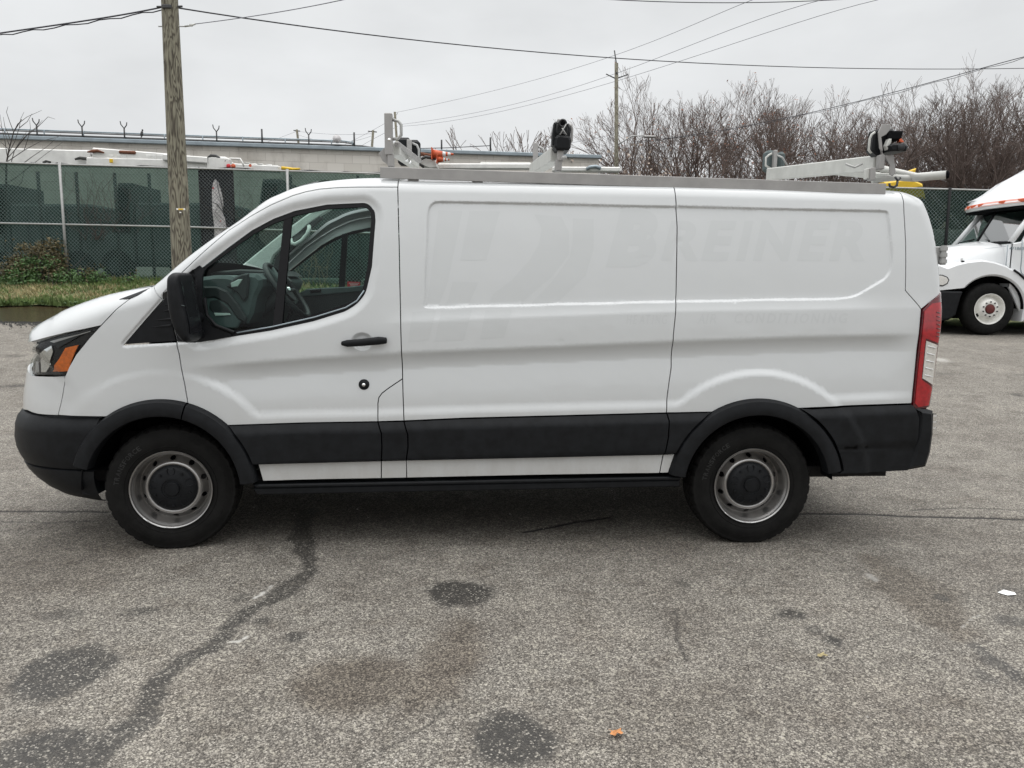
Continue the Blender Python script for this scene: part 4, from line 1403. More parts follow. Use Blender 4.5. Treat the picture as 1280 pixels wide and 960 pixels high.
def cdt_poly(pts, grid=.03):
    poly = resample(pts, .02)
    A = np.array(poly); x0, z0 = A.min(0); x1, z1 = A.max(0)
    G = np.array([(a, b) for a in np.arange(x0, x1, grid) for b in np.arange(z0, z1, grid * .5)])
    G = G[sdist(G, poly) > .005] if len(G) else G
    vo, eo, fo, *_ = delaunay_2d_cdt([Vector(p) for p in poly] + [Vector(p) for p in G], [(i, (i + 1) % len(poly)) for i in range(len(poly))], [], 0, 1e-5)
    V = [(v.x, v.y) for v in vo]
    out = []
    for f in fo:
        if len(f) != 3: continue
        c = np.array([[sum(V[i][0] for i in f) / 3, sum(V[i][1] for i in f) / 3]])
        if inside(c, poly)[0]:
            a_, b_, c_ = f
            if (V[b_][0] - V[a_][0]) * (V[c_][1] - V[a_][1]) - (V[b_][1] - V[a_][1]) * (V[c_][0] - V[a_][0]) < 0: f = [a_, c_, b_]
            out.append(tuple(f))
    return V, out
def ghost_text(s, u0, v0, u1, v1, parent, shear=.2, bold=.02, name='ghost_letter'):
    """letters laid on the skin in the box (u0,v0)-(u1,v1) px, left-top to right-bottom"""
    a = ps(u0, v1); b = ps(u1, v0)
    V, F = text_mesh(s, b[0] - a[0], b[1] - a[1], shear, bold)
    slope = 0.0
    V = [(a[0] + p[0], a[1] + p[1]) for p in V]
    ghost_poly([(V, F)], name, parent)
xcut = ps(846, 300)[0]
def letter(ch, u0, v0, u1, v1, parent, shear=.25, bold=.04, side=0):
    a = ps(u0, v1); b = ps(u1, v0)
    V, F = text_mesh(ch, b[0] - a[0], b[1] - a[1], shear, bold)
    V = [(a[0] + p[0], a[1] + p[1]) for p in V]
    bm = bmesh.new(); vv = [bm.verts.new((p[0], 0, p[1])) for p in V]
    for f in F:
        try: bm.faces.new([vv[i] for i in f])
        except ValueError: pass
    if side:
        bmesh.ops.bisect_plane(bm, geom=bm.verts[:] + bm.edges[:] + bm.faces[:], plane_co=(xcut + side * .005, 0, 0), plane_no=(side, 0, 0), clear_inner=True)
    bmesh.ops.triangulate(bm, faces=bm.faces)
    bmesh.ops.subdivide_edges(bm, edges=[e for e in bm.edges if e.calc_length() > .05], cuts=2, use_grid_fill=True)
    bmesh.ops.triangulate(bm, faces=bm.faces)
    bm.verts.index_update()
    V = [(v.co.x, v.co.z) for v in bm.verts]; F = []
    for f in bm.faces:
        i = [v.index for v in f.verts]
        if (V[i[1]][0] - V[i[0]][0]) * (V[i[2]][1] - V[i[0]][1]) - (V[i[1]][1] - V[i[0]][1]) * (V[i[2]][0] - V[i[0]][0]) < 0: i = i[::-1]
        F.append(tuple(i))
    bm.free()
    ghost_poly([(V, F)], 'ghost_letter', parent)
letter('R', 826, 276, 872, 326, side_o, side=-1); letter('R', 826, 276, 872, 326, quart_o, side=1)
for ch, a_, b_ in (('E', 876, 921), ('I', 920, 942), ('N', 941, 996), ('E', 996, 1039), ('R', 1036, 1080)):
    letter(ch, a_, 276, b_, 326, quart_o)
u_ = 918
for ch, w_ in zip('CONDITIONING', (12, 13, 13, 13, 7, 12, 7, 13, 13, 7, 13, 13)):
    letter(ch, u_, 391.5, u_ + w_ - 1.2, 404, quart_o, .2, .02); u_ += w_ * 1.06
u_ = 783
for ch, w_ in zip('HEATING', (8, 7, 8, 7, 4, 8, 8)):
    letter(ch, u_, 393.5, u_ + w_ - 1.2, 405, side_o, .2, .0); u_ += w_ * 1.06
for ch, a_, b_ in (('A', 872, 881), ('I', 882, 886), ('R', 887, 896)):
    letter(ch, a_, 392.5, b_, 404.5, quart_o, .2, .0)
def gp(pts, parent, name='ghost_stripe'):
    V, F = cdt_poly([ps(u, v) for u, v in pts]); ghost_poly([(V, F)], name, parent)
gp([(548, 263), (578, 264), (560, 352), (548, 383), (534, 383)], side_o)
gp([(587, 264), (625, 264), (608, 325), (575, 326)], side_o)
gp([(566, 352), (598, 353), (585, 382), (558, 382)], side_o)
gp([(552, 388), (590, 387), (580, 425), (543, 427)], side_o)
gp([(668, 268), (702, 271), (711, 290), (711, 318), (690, 346), (660, 371), (650, 380), (610, 381), (617, 367), (640, 350), (662, 325), (674, 305), (677, 286)], side_o)
gp([(716, 273), (742, 274), (742, 312), (732, 345), (708, 368), (696, 378), (664, 379), (690, 352), (712, 322), (716, 300)], side_o)
gp([(516, 390), (545, 388), (536, 425), (510, 428)], side_o)
gp([(607, 388), (640, 387), (630, 422), (600, 424)], side_o)
letter('B', 757, 262, 822, 334, side_o, .25, .06)

# ---- ladder rack on the roof
rack = part_empty('ladder_rack', van)
def rp(u, v, y): 
    x_, z_ = vp(u, v, y); return Vector((x_, y, z_))
def channel(y, name='side_rail'):
    a, b = vp(475, 208.5, .15), vp(1108, 229.5, .15)
    mb = MB()
    h = .060
    mb.prism([(a[0], a[1]), (b[0], b[1]), (b[0], b[1] - h), (a[0], a[1] - h)], y, y + .012, .002)
    mb.prism([(a[0], a[1] - .002), (b[0], b[1] - .002), (b[0], b[1] - .012), (a[0], a[1] - .012)], y + .0125, y + .055)
    o = mb.build(name, 'rack_alu', rack)
    for k in range(8):
        t = (k + .5) / 8
        mb = MB(); mb.box((a[0] + (b[0] - a[0]) * t, y + .05, a[1] + (b[1] - a[1]) * t - h - .002), (.06, .06, .03), bev=.005)
        mb.build('foot', 'rack_alu', o)
    return o
channel(.150); channel(VW - .205)
def post(u0, u1, v0, v1, y, th=.045, m='rack_alu', hole=None):
    a = vp(u0, v1, y); b = vp(u1, v0, y)
    mb = MB(); mb.box(((a[0] + b[0]) / 2, y, (a[1] + b[1]) / 2), (b[0] - a[0], th, b[1] - a[1]), bev=.004)
    o = mb.build('post', m, rack)
    if hole:
        p = vp(*hole, y); q = MB(); q.lathe([(0, -.002), (.008, -.002), (.009, .001)], 16, (p[0], y - th / 2, p[1])); q.build('bolt', 'chrome', o)
    return o
def dhandle(pts, y, parent, r=.007, m='galv'):
    mb = MB(); P = [rp(u, v, y) for u, v in pts]; mb.tube(P, r, 8)
    return mb.build('tie_down_handle', m, rack)
# front station
post(481.5, 490.5, 142, 194, .25, hole=(487, 175.5)); post(485, 492.5, 193, 209, .255)
dhandle([(490, 149.5), (498, 151.5), (501.5, 156), (501.5, 169), (497, 173.5), (491, 174)], .25, rack, .009)
flat('gusset', [(473.5, 191.5), (483, 182), (485, 206), (478, 201)], .275, .008, 'rack_alu', rack, bev=.001)
def bar(name, p0, p1, w, h, m, par=None):
    d = (p1 - p0); L = d.length
    R = d.to_track_quat('X', 'Z').to_matrix()
    mb = MB(); mb.box((p0 + p1) / 2, (L, w, h), R=R, bev=.006)
    return mb.build(name, m, par or rack)
bar('cross_bar', rp(493, 186, .32), rp(519, 205, 1.65), .06, .07, 'rack_pale')
bar('cross_bar_cap', rp(496, 180, .30), rp(524, 201, 1.1), .03, .03, 'rack_alu')
post(509, 514.8, 175, 207, 1.72)
dhandle([(515, 179), (521, 181.5), (523.5, 187), (523.5, 196), (517, 200)], 1.72, rack, .009)
mb = MB(); mb.box(rp(506, 190, 1.78), (.10, .10, .20), bev=.02); mb.build('clamp_pad', 'black_plastic', rack)
mb = MB(); mb.box(rp(518, 192, 1.78), (.09, .10, .19), bev=.02); mb.build('clamp_pad', 'black_plastic', rack)
for u, v in ((505, 197.5), (508, 200), (512.5, 202.5)):
    p = rp(u, v, .7); mb = MB(); mb.lathe([(0, -.004), (.008, -.003), (.009, .003)], 12, (p.x, p.y, p.z)); mb.build('bolt', 'chrome', rack)
# middle station
post(666, 672.5, 179, 213, 1.72)
dhandle([(672, 183), (678, 185.5), (680, 189), (680, 197)], 1.72, rack, .009)
bar('cross_bar', rp(696, 193, .32), rp(668, 212, 1.65), .075, .08, 'rack_pale')
post(696.5, 704, 188, 202, .25); post(693.5, 702, 200, 214, .255)
bar('latch', rp(702, 197.5, .2), rp(708.5, 196.5, .2), .02, .02, 'galv')
# clamp head (ladder lock) at the middle
def clamp_head(u, v, y, s=1.0, rear=False):
    k = vp(u, v, y); k2 = vp(u + 1, v, y); m_ = (k2[0] - k[0])     # metres per px
    h = part_empty('ladder_clamp', rack, (k[0], y, k[1]))
    def q(a, b, d=0): return Vector((a * m_, d, -b * m_))
    if not rear:
        def prism(px, y0, y1, m, name, bev=.006):
            mb = MB(); mb.prism([(a * m_, -b * m_) for a, b in px], y0, y1, bev); return mb.build(name, m, h)
        prism([(-10, -16), (-7, -16), (-7, 4), (-9, 12), (-12, 11), (-12, -2)], -.02, .06, 'black_plastic', 'side_jaw')
        prism([(-8, -18), (5, -18), (8, -14), (10, -2), (9, 8), (-9, 8)], .01, .10, 'dash_dark', 'body')
        prism([(-9, 3), (-6, 0), (9, 1), (11, 6), (10.5, 15), (8, 18), (-7, 18), (-10, 14)], -.05, .12, 'black_plastic', 'base_pad', .012)
        prism([(-5, -21), (4.5, -21), (4.5, -17), (-5, -16)], .0, .08, 'rack_alu', 'cap_plate', .003)
        for a, b, r in ((0.5, -14.5, 4.2), (.0, 2.5, 4.8)):
            mb = MB(); p = q(a, b, -.03)
            mb.tube([p + Vector((cos(t), 0, sin(t))) * r * m_ for t in np.linspace(0, 2 * pi, 21)], .006, 6, cap=False); mb.build('hose_loop', 'black_gloss', h)
            mb = MB(); mb.lathe([(0, -.0), (r * m_ * .9, .0)], 20, (p.x, p.y + .02, p.z)); mb.build('roller', 'dark_void', h)
        mb = MB(); mb.tube([q(-3, 0, -.05), q(4.5, -13, -.05)], .003, 5); mb.tube([q(5, 0, -.05), q(-1, -8, -.05)], .003, 5); mb.build('hook', 'galv', h)
        mb = MB(); mb.tube([q(8, -15), q(12, -12.5), (q(13, -9)), q(12.5, 5), q(9, 9)], .008, 8); mb.build('handle', 'rack_alu', h)
        mb = MB(); mb.tube([q(7, -14, -.02), q(9, -8, -.03), q(8.5, 2, -.03), q(6, 6, -.02)], .007, 6); mb.tube([q(-6, -14, -.02), q(-7, -4, -.03), q(-4, 4, -.03)], .006, 6); mb.build('cable', 'black_plastic', h)
    else:
        def prism(px, y0, y1, m, name, bev=.006):
            mb = MB(); mb.prism([(a * m_, -b * m_) for a, b in px], y0, y1, bev); return mb.build(name, m, h)
        prism([(-14, -14), (-8, -16), (8, -16), (14.5, -12), (14.5, -2), (4, -1), (2, 8), (-2, 16), (-9, 16), (-16, 10)], .02, .10, 'black_plastic', 'body', .01)
        prism([(-1, -1), (14, -1), (16, -8), (16.5, -12), (2, -12)], -.03, .08, 'dark_void', 'upper_roller', .008)
        prism([(-4, 7), (0, 4), (16, 4), (20.5, 7), (19, 12.5), (-1, 13)], -.06, .10, 'black_plastic', 'lower_jaw', .01)
        prism([(-5, 6), (-2, -2), (1, -2), (1, 2), (-3, 11)], -.04, .0, 'rack_pale', 'jaw_wedge', .003)
        prism([(12, -2), (14, -3), (18, 1), (16, 2), (12, 1)], -.03, .0, 'orange_plastic', 'flag', .002)
        prism([(-9, -20), (1, -20), (2, -15), (-3, -8), (-9, -5), (-6, 10), (-7, 17), (-3, 17), (8, 16), (12, 36), (9, 41), (5, 39), (4, 28), (-3, 19), (-10, 8), (-13, -10)], -.012, -.002, 'rack_alu', 'strap', .001)
        mb = MB(); mb.tube([q(-16, -11), q(-20, -8), q(-22, -3), q(-22.5, 10), q(-19, 14)], .007, 8); mb.build('handle', 'rack_pale', h)
        mb = MB(); mb.lathe([(0, -.002), (.020, -.002), (.020, .006)], 16, (11 * m_, -.065, -8.5 * m_)); mb.build('bolt', 'dash_dark', h)
    return h
clamp_head(702, 170.5, .25)
# rear station
post(965.5, 971, 188, 214, 1.72)
dhandle([(965, 192), (961, 194), (957.5, 197), (957, 207), (963, 210.5)], 1.72, rack, .008, 'rack_pale')
mb = MB(); mb.box(rp(960.5, 202, 1.8), (.07, .1, .16), bev=.02); mb.build('clamp_pad', 'dash_grey', rack)
mb = MB(); mb.box(rp(974.5, 203, 1.8), (.06, .1, .15), bev=.02); mb.build('clamp_pad', 'dash_grey', rack)
mb = MB(); mb.tube([rp(971, 194, 1.7), rp(978, 197, 1.7), rp(985, 208, 1.7)], .007, 6); mb.build('cable', 'galv', rack)
bar('cross_bar', rp(1098, 204, .32), rp(962, 218, 1.68), .06, .088, 'rack_pale')
bar('lower_bar', rp(1112, 221, .4), rp(1030, 214, 1.5), .04, .04, 'rack_pale')
for u, v in ((1065, 208), (981, 217)):
    mb = MB(); p = rp(u, v, .27 if u > 1000 else 1.55)
    mb.tube([p + Vector((-.05, -.02, .01)), p + Vector((0, -.03, -.01)), p + Vector((.05, -.02, .012))], .006, 6); mb.build('toggle', 'galv', rack)
post(1096.5, 1104.5, 194, 212, .25); post(1085.5, 1093, 210, 226, .255); post(1081, 1085.5, 211, 224, .27, m='rack_pale')
clamp_head(1109, 177, .25, rear=True)
mb = MB(); mb.tube([rp(1104, 212, .5), rp(1112, 214, .45), rp(1146, 221.5, .25), rp(1183, 218.5, .15)], .024, 14); tb = mb.build('roller_tube', 'rack_pale', rack)
mb = MB(); e0, e1 = rp(1182, 218.6, .15), rp(1184.6, 218.4, .149); mb.tube([e0, e1], .0225, 14); mb.build('tube_end', 'dark_void', tb)
mb = MB(); mb.tube([rp(1090, 225, .3), rp(1120, 222, .3), rp(1148, 223.5, .27)], .018, 12); mb.build('lower_tube', 'rack_pale', rack)
mb = MB(); mb.tube([rp(u, v, .2) for u, v in ((1119, 221), (1122, 226), (1125.5, 222))], .007, 6); mb.tube([rp(u, v, .2) for u, v in ((1122, 226), (1121, 232), (1117, 234), (1112.5, 233), (1111.5, 229))], .007, 6)
mb.build('hook', 'black_gloss', rack)
# ================================================================== GROUND
def gz(x, y):
    """ground height: level where the van stands, rising to the yard fence behind"""
    x = np.asarray(x, float); y = np.asarray(y, float)
    k = np.clip((x + 9.0) / 18.5, 0, 1)              # 0 left, 1 right
    s = .111 * (1 - k) + .062 * k
    a = np.clip(y - 6.2, 0, None)
    t = np.where(a < 1.2, a * a / 2.4, a - .6)
    z = s * t
    lim = s * (13.2 - 6.8) + .015
    z = np.where(y > 13.2, s * 6.4 + (y - 13.2) * .022 * (1 - k) + (y - 13.2) * .020 * k, z)
    yl = 17.2
    b = np.clip(y - yl, 0, 2.8)
    z = z + b * (.182 * (1 - k) + .10 * k)
    far = np.clip(y - 20.0, 0, None)
    z = z - np.where(y > 20, far * .022 - 0 * far, 0)
    return z
def gpt(u, v, y0=1.0):
    """photo pixel -> point on the ground"""
    d = ray(u, v)
    lo, hi = .5, 60.0
    prev = .5
    for Y in np.arange(.8, 60, .05):
        t = Y / d[1]; z = CAM_H + d[2] * t
        if z <= float(gz(d[0] * t, Y)):
            return (d[0] * t, Y)
    return (d[0] * 60, 60)
def g1(x, y): return float(gz(x, y))

# stain masks (wet patches, oil and cracks that lie on the asphalt)
xs = np.concatenate([np.linspace(-400, -30, 14)[:-1], np.linspace(-30, -7.5, 46)[:-1], np.linspace(-7.5, -4.2, 60)[:-1], np.arange(-4.2, 4.2, .016), np.linspace(4.2, 7.5, 60)[:-1], np.linspace(7.5, 30, 46), np.linspace(30, 400, 14)[1:]])
ys = np.concatenate([np.linspace(-200, -5, 8)[:-1], np.linspace(-5, 1.6, 10)[:-1], np.arange(1.6, 3.4, .015), np.arange(3.4, 5.6, .010), np.linspace(5.6, 9, 80)[:-1], np.linspace(9, 24, 90), np.linspace(24, 60, 20)[1:], np.linspace(60, 900, 12)[1:]])
XX, YY = np.meshgrid(xs, ys)
PX = np.stack([XX.ravel(), YY.ravel()], 1)
near = (np.abs(PX[:, 0]) < 9) & (PX[:, 1] > 1.3) & (PX[:, 1] < 13)
Q = PX[near]
def fb(P, s, seed=0):
    """cheap value noise, vectorised"""
    out = np.zeros(len(P)); amp = 1; tot = 0
    for o in range(4):
        x = P[:, 0] * s + seed * 17.3; y = P[:, 1] * s + seed * 9.1
        xi = np.floor(x).astype(int); yi = np.floor(y).astype(int); fx = x - xi; fy = y - yi
        fx = fx * fx * (3 - 2 * fx); fy = fy * fy * (3 - 2 * fy)
        def h(a, b):
            n = (a * 374761393 + b * 668265263 + seed * 1442695) & 0x7fffffff
            n = (n ^ (n >> 13)) * 1274126177 & 0x7fffffff
            return ((n ^ (n >> 16)) & 0xffff) / 65535.0
        v = (h(xi, yi) * (1 - fx) + h(xi + 1, yi) * fx) * (1 - fy) + (h(xi, yi + 1) * (1 - fx) + h(xi + 1, yi + 1) * fx) * fy
        out += amp * v; tot += amp; amp *= .55; s *= 2.1
    return out / tot
dark = np.zeros(len(Q)); brown = np.zeros(len(Q)); crack = np.zeros(len(Q)); pale = np.zeros(len(Q))
WN = np.stack([fb(Q, 3.0, 1) - .5, fb(Q, 3.0, 2) - .5], 1)
WN2 = np.stack([fb(Q, 14.0, 3) - .5, fb(Q, 14.0, 4) - .5], 1)
def blob(u, v, ru, rv, val, arr, warp=.5, soft=.35):
    c = np.array(gpt(u, v)); ex = np.array(gpt(u + ru, v)) - c; ey = np.array(gpt(u, v - rv)) - c
    lx = np.linalg.norm(ex); ly = np.linalg.norm(ey)
    D_ = (Q - c) + WN * warp * max(lx, ly) * 1.3 + WN2 * (.03 + .30 * min(lx, ly))
    r = np.hypot(D_[:, 0] / lx, D_[:, 1] / ly)
    arr[:] = np.maximum(arr, val * (1 - sstep(1 - soft, 1 + soft, r)))
def streak(pts, ws, val, arr, soft=.4, warp=.05):
    L = [gpt(u, v) for u, v in pts]
    W = [abs(gpt(u + w / 2, v)[0] - gpt(u - w / 2, v)[0]) / 2 for (u, v), w in zip(pts, ws)]
    d, par = seg_dist(Q + WN * warp * 2.2 + WN2 * warp * .9, L)
    w = np.interp(par, np.arange(len(W)), W)
    r = d / w
    arr[:] = np.maximum(arr, val * (1 - sstep(1 - soft, 1 + soft * .6, r)))
streak([(388, 640), (384, 655), (376, 676), (378, 695), (386, 718), (372, 735), (345, 748), (312, 765), (290, 785), (262, 812), (228, 832), (203, 855), (196, 880), (178, 912), (130, 935), (85, 965)], [20, 20, 26, 24, 26, 34, 26, 20, 22, 22, 28, 32, 36, 40, 56, 70], .75, dark, .35, .045)
blob(575, 747, 36, 17, 1.0, dark, .6); blob(84, 841, 56, 27, .8, dark, .25, .15); blob(52, 947, 56, 30, .8, dark, .3, .2)
blob(640, 925, 42, 32, 1.15, dark, .45, .3); blob(176, 768, 24, 7, .6, dark, .8); blob(328, 780, 12, 5, .6, dark); blob(370, 797, 13, 6, .75, dark, .6); blob(300, 748, 10, 5, .5, dark)
blob(993, 773, 18, 7, .75, dark, .7); blob(1020, 790, 11, 6, .55, dark, .6); blob(1040, 803, 9, 4, .8, dark, .5); blob(1062, 845, 7, 3.5, .8, dark, .5); blob(1177, 750, 8, 4, .6, dark)
streak([(1222, 812), (1245, 826), (1262, 840), (1290, 858)], [22, 26, 20, 26], .7, dark, .5, .06); blob(1268, 782, 26, 10, .5, dark, .6); blob(1270, 745, 22, 8, .35, dark, .6)
blob(855, 732, 9, 4, .5, dark); blob(960, 852, 6, 4, .8, dark); blob(280, 920, 4, 3, .9, dark); blob(1232, 850, 12, 4, .5, dark)
blob(80, 770, 22, 5, .4, dark, .8)
blob(450, 853, 82, 34, 1.0, brown, .4, .3); blob(555, 835, 44, 46, 1.0, brown, .5, .4); blob(60, 700, 130, 46, .55, brown, .5, .5)
streak([(1085, 702), (1130, 730), (1175, 765), (1200, 800)], [50, 80, 90, 50], .75, brown, .6, .1); blob(1060, 660, 60, 16, .4, brown, .6, .5)
blob(700, 655, 500, 26, .35, brown, .2, .5); blob(290, 860, 90, 40, .3, brown, .6, .6); blob(850, 900, 120, 50, .3, brown, .6, .6)
blob(1120, 900, 160, 60, .3, brown, .6, .6); blob(700, 780, 120, 30, .15, brown, .6, .6)
def crk(pts, w, val=1.0):
    streak(pts, [w] * len(pts), val, crack, .6, .020)
crk([(-40, 641), (40, 640), (90, 642), (135, 641)], 7, 1.0); crk([(655, 666), (690, 660), (720, 653), (760, 649)], 8)
crk([(1000, 643), (1080, 643.5), (1160, 646), (1290, 651)], 8); crk([(1160, 491), (1200, 493), (1240, 491), (1300, 497)], 7, .8)
crk([(846, 765), (845, 780), (850, 812), (862, 832)], 3.5, .7); crk([(-10, 484), (30, 483), (60, 486)], 7, .7); crk([(455, 955), (500, 935), (540, 915), (560, 890)], 4, .6)
crk([(880, 880), (930, 893), (950, 905)], 3.5, .45); crk([(1140, 638), (1200, 636), (1300, 640)], 6, .6); crk([(-20, 652), (60, 655), (120, 652)], 6, .5)
crk([(1170, 467), (1230, 466), (1300, 470)], 7, .3); crk([(-20, 446), (30, 445)], 7, .5)
blob(331, 747, 6, 3.5, 1.0, pale, .6); streak([(318, 751), (330, 747), (340, 735)], [4, 5, 2], 1.0, pale, .5, .01); streak([(285, 806), (297, 806), (308, 803)], [4, 5, 3], 1, pale, .5, .008)
blob(1088, 723, 5, 2, .4, pale, .8); blob(1142, 951, 4, 4, 1.0, pale); streak([(1205, 783), (1228, 775)], [2, 1.5], .45, pale)
blob(1172, 450, 10, 2, .5, pale)
at_dark = np.zeros(len(PX)); at_brown = np.zeros(len(PX)); at_crack = np.zeros(len(PX)); at_pale = np.zeros(len(PX))
at_dark[near] = np.clip(dark * 1.3, 0, 1.15); at_brown[near] = brown; at_crack[near] = crack; at_pale[near] = pale
ZZ = gz(XX, YY).ravel()
ZZ[near] -= at_crack[near] * .006
ZZ += np.where(near, (fb(PX, .9, 5) - .5) * .006, 0)
me = bpy.data.meshes.new('ground')
nx, ny = len(xs), len(ys)
idx = np.arange(nx * ny).reshape(ny, nx)
quads = np.stack([idx[:-1, :-1], idx[:-1, 1:], idx[1:, 1:], idx[1:, :-1]], -1).reshape(-1, 4)
me.vertices.add(nx * ny); me.vertices.foreach_set('co', np.stack([PX[:, 0], PX[:, 1], ZZ], 1).ravel())
me.loops.add(len(quads) * 4); me.loops.foreach_set('vertex_index', quads.ravel())
me.polygons.add(len(quads)); me.polygons.foreach_set('loop_start', np.arange(len(quads)) * 4); me.polygons.foreach_set('use_smooth', np.ones(len(quads), bool))
me.update(calc_edges=True)
for nm, arr in (('stain', at_dark), ('brown', at_brown), ('crack', at_crack), ('pale', at_pale)):
    a = me.attributes.new(nm, 'FLOAT', 'POINT'); a.data.foreach_set('value', arr)
ground = bpy.data.objects.new('ground', me); COL.objects.link(ground)
tag(ground, 'worn grey asphalt lot with damp oil stains and hairline cracks', None, None, 'structure')
m = bpy.data.materials.new('asphalt'); m.use_nodes = True; t = m.node_tree; b = t.nodes['Principled BSDF']
tcg = N(t, 'ShaderNodeTexCoord')
def vor(scale, rnd=1.0):
    v = N(t, 'ShaderNodeTexVoronoi'); v.inputs['Scale'].default_value = scale; v.inputs['Randomness'].default_value = rnd
    t.links.new(tcg.outputs['Object'], v.inputs['Vector']); return v
def noi(scale, det=4, ro=.6):
    n = N(t, 'ShaderNodeTexNoise'); n.inputs['Scale'].default_value = scale; n.inputs['Detail'].default_value = det; n.inputs['Roughness'].default_value = ro
    t.links.new(tcg.outputs['Object'], n.inputs['Vector']); return n
def rmp(src, pts):
    r = N(t, 'ShaderNodeValToRGB'); e = r.color_ramp.elements
    while len(e) < len(pts): e.new(.5)
    for i, (p, c) in enumerate(pts):
        e[i].position = p; e[i].color = (c, c, c, 1) if not hasattr(c, '__len__') else (*c, 1)
    t.links.new(src, r.inputs[0]); return r.outputs[0]
def mth(op, a, b_, clamp=False):
    n = N(t, 'ShaderNodeMath', operation=op); n.use_clamp = clamp
    for i, q in enumerate((a, b_)):
        if isinstance(q, (int, float)): n.inputs[i].default_value = q
        elif q is not None: t.links.new(q, n.inputs[i])
    return n.outputs[0]
def mixc(f, a, b_, mode='MIX'):
    n = N(t, 'ShaderNodeMix', data_type='RGBA', blend_type=mode)
    for k, q in (('Factor', f), ('A', a), ('B', b_)):
        if isinstance(q, (int, float)): n.inputs[k].default_value = q
        elif isinstance(q, tuple): n.inputs[k].default_value = (*q, 1)
        else: t.links.new(q, n.inputs[k])
    return n.outputs['Result']
v1 = vor(155); v2 = vor(95); v3 = vor(270)
sx = N(t, 'ShaderNodeSeparateColor'); t.links.new(v1.outputs['Color'], sx.inputs[0])
sx2 = N(t, 'ShaderNodeSeparateColor'); t.links.new(v2.outputs['Color'], sx2.inputs[0])
sx3 = N(t, 'ShaderNodeSeparateColor'); t.links.new(v3.outputs['Color'], sx3.inputs[0])
c1 = rmp(sx.outputs[0], [(0, (.050, .046, .042)), (.30, (.130, .120, .109)), (.60, (.235, .220, .198)), (.84, (.43, .405, .36)), (1.0, (.66, .635, .58))])
c3 = rmp(sx3.outputs[1], [(0, (.040, .037, .034)), (.45, (.165, .153, .138)), (.8, (.33, .31, .28)), (1, (.62, .59, .54))])
col = mixc(.45, c1, c3)
big = rmp(sx2.outputs[2], [(0, 0.0), (.93, 0.0), (.935, 1.0), (1, 1.0)])
col = mixc(mth('MULTIPLY', big, .65), col, (.50, .48, .42))
# dark binder between the stones
edge = rmp(v1.outputs['Distance'], [(0, 1.0), (.45, 1.0), (.75, .55), (1, .4)])
col = mixc(1.0, col, edge, 'MULTIPLY')
n1 = noi(.9, 6); n2 = noi(4.5, 6, .7); n3 = noi(17, 4, .7)
col = mixc(1.0, col, rmp(n1.outputs[0], [(.30, (.80, .78, .77)), (.5, (1, 1, 1)), (.72, (1.16, 1.15, 1.14))]), 'MULTIPLY')
col = mixc(1.0, col, rmp(n2.outputs[0], [(.30, (.70, .675, .655)), (.5, (1, 1, 1)), (.72, (1.2, 1.2, 1.19))]), 'MULTIPLY')
col = mixc(1.0, col, rmp(n3.outputs[0], [(.28, (.86, .85, .84)), (.5, (1, 1, 1)), (.75, (1.1, 1.1, 1.1))]), 'MULTIPLY')
def attr(nm):
    a = N(t, 'ShaderNodeAttribute'); a.attribute_name = nm; return a.outputs['Fac']
stn = mth('MULTIPLY', attr('stain'), rmp(n3.outputs[0], [(.25, .55), (.6, 1.0)]), True)
keepb = mth('MULTIPLY', stn, rmp(sx.outputs[0], [(0, 1), (.8, 1), (.93, .35), (1, .15)]))
col = mixc(mth('MULTIPLY', keepb, .94), col, (.040, .038, .036))
col = mixc(mth('MULTIPLY', attr('brown'), .85), col, mixc(1.0, col, (.57, .525, .485), 'MULTIPLY'))
col = mixc(mth('MULTIPLY', attr('crack'), .92), col, (.018, .017, .018))
col = mixc(mth('MULTIPLY', attr('pale'), .9), col, (.62, .62, .60))
col = mixc(1.0, col, (.84, .82, .79), 'MULTIPLY')
t.links.new(col, b.inputs['Base Color'])
rr = mixc(stn, (.86, .86, .86), (.50, .50, .50)); t.links.new(rr, b.inputs['Roughness'])
b.inputs['Specular IOR Level'].default_value = .35
bp = N(t, 'ShaderNodeBump'); bp.inputs['Strength'].default_value = .55; bp.inputs['Distance'].default_value = .004
t.links.new(edge, bp.inputs['Height']); t.links.new(bp.outputs[0], b.inputs['Normal'])
me.materials.append(m); MATS['asphalt'] = m

# ---- grass verge along the fence
def bank_mat():
    m = bpy.data.materials.new('verge'); m.use_nodes = True; t_ = m.node_tree; b_ = t_.nodes['Principled BSDF']
    tc_ = N(t_, 'ShaderNodeTexCoord'); n_ = N(t_, 'ShaderNodeTexNoise'); n_.inputs['Scale'].default_value = 1.6; n_.inputs['Detail'].default_value = 8; n_.inputs['Roughness'].default_value = .7
    t_.links.new(tc_.outputs['Object'], n_.inputs['Vector'])
    r_ = N(t_, 'ShaderNodeValToRGB'); e = r_.color_ramp.elements
    e[0].position = .3; e[0].color = (.05, .07, .025, 1); e[1].position = .75; e[1].color = (.30, .235, .13, 1)
    q = e.new(.48); q.color = (.12, .14, .055, 1); q = e.new(.6); q.color = (.22, .20, .10, 1)
    t_.links.new(n_.outputs[0], r_.inputs[0]); t_.links.new(r_.outputs[0], b_.inputs['Base Color']); b_.inputs['Roughness'].default_value = .95
    MATS['verge'] = m
bank_mat()
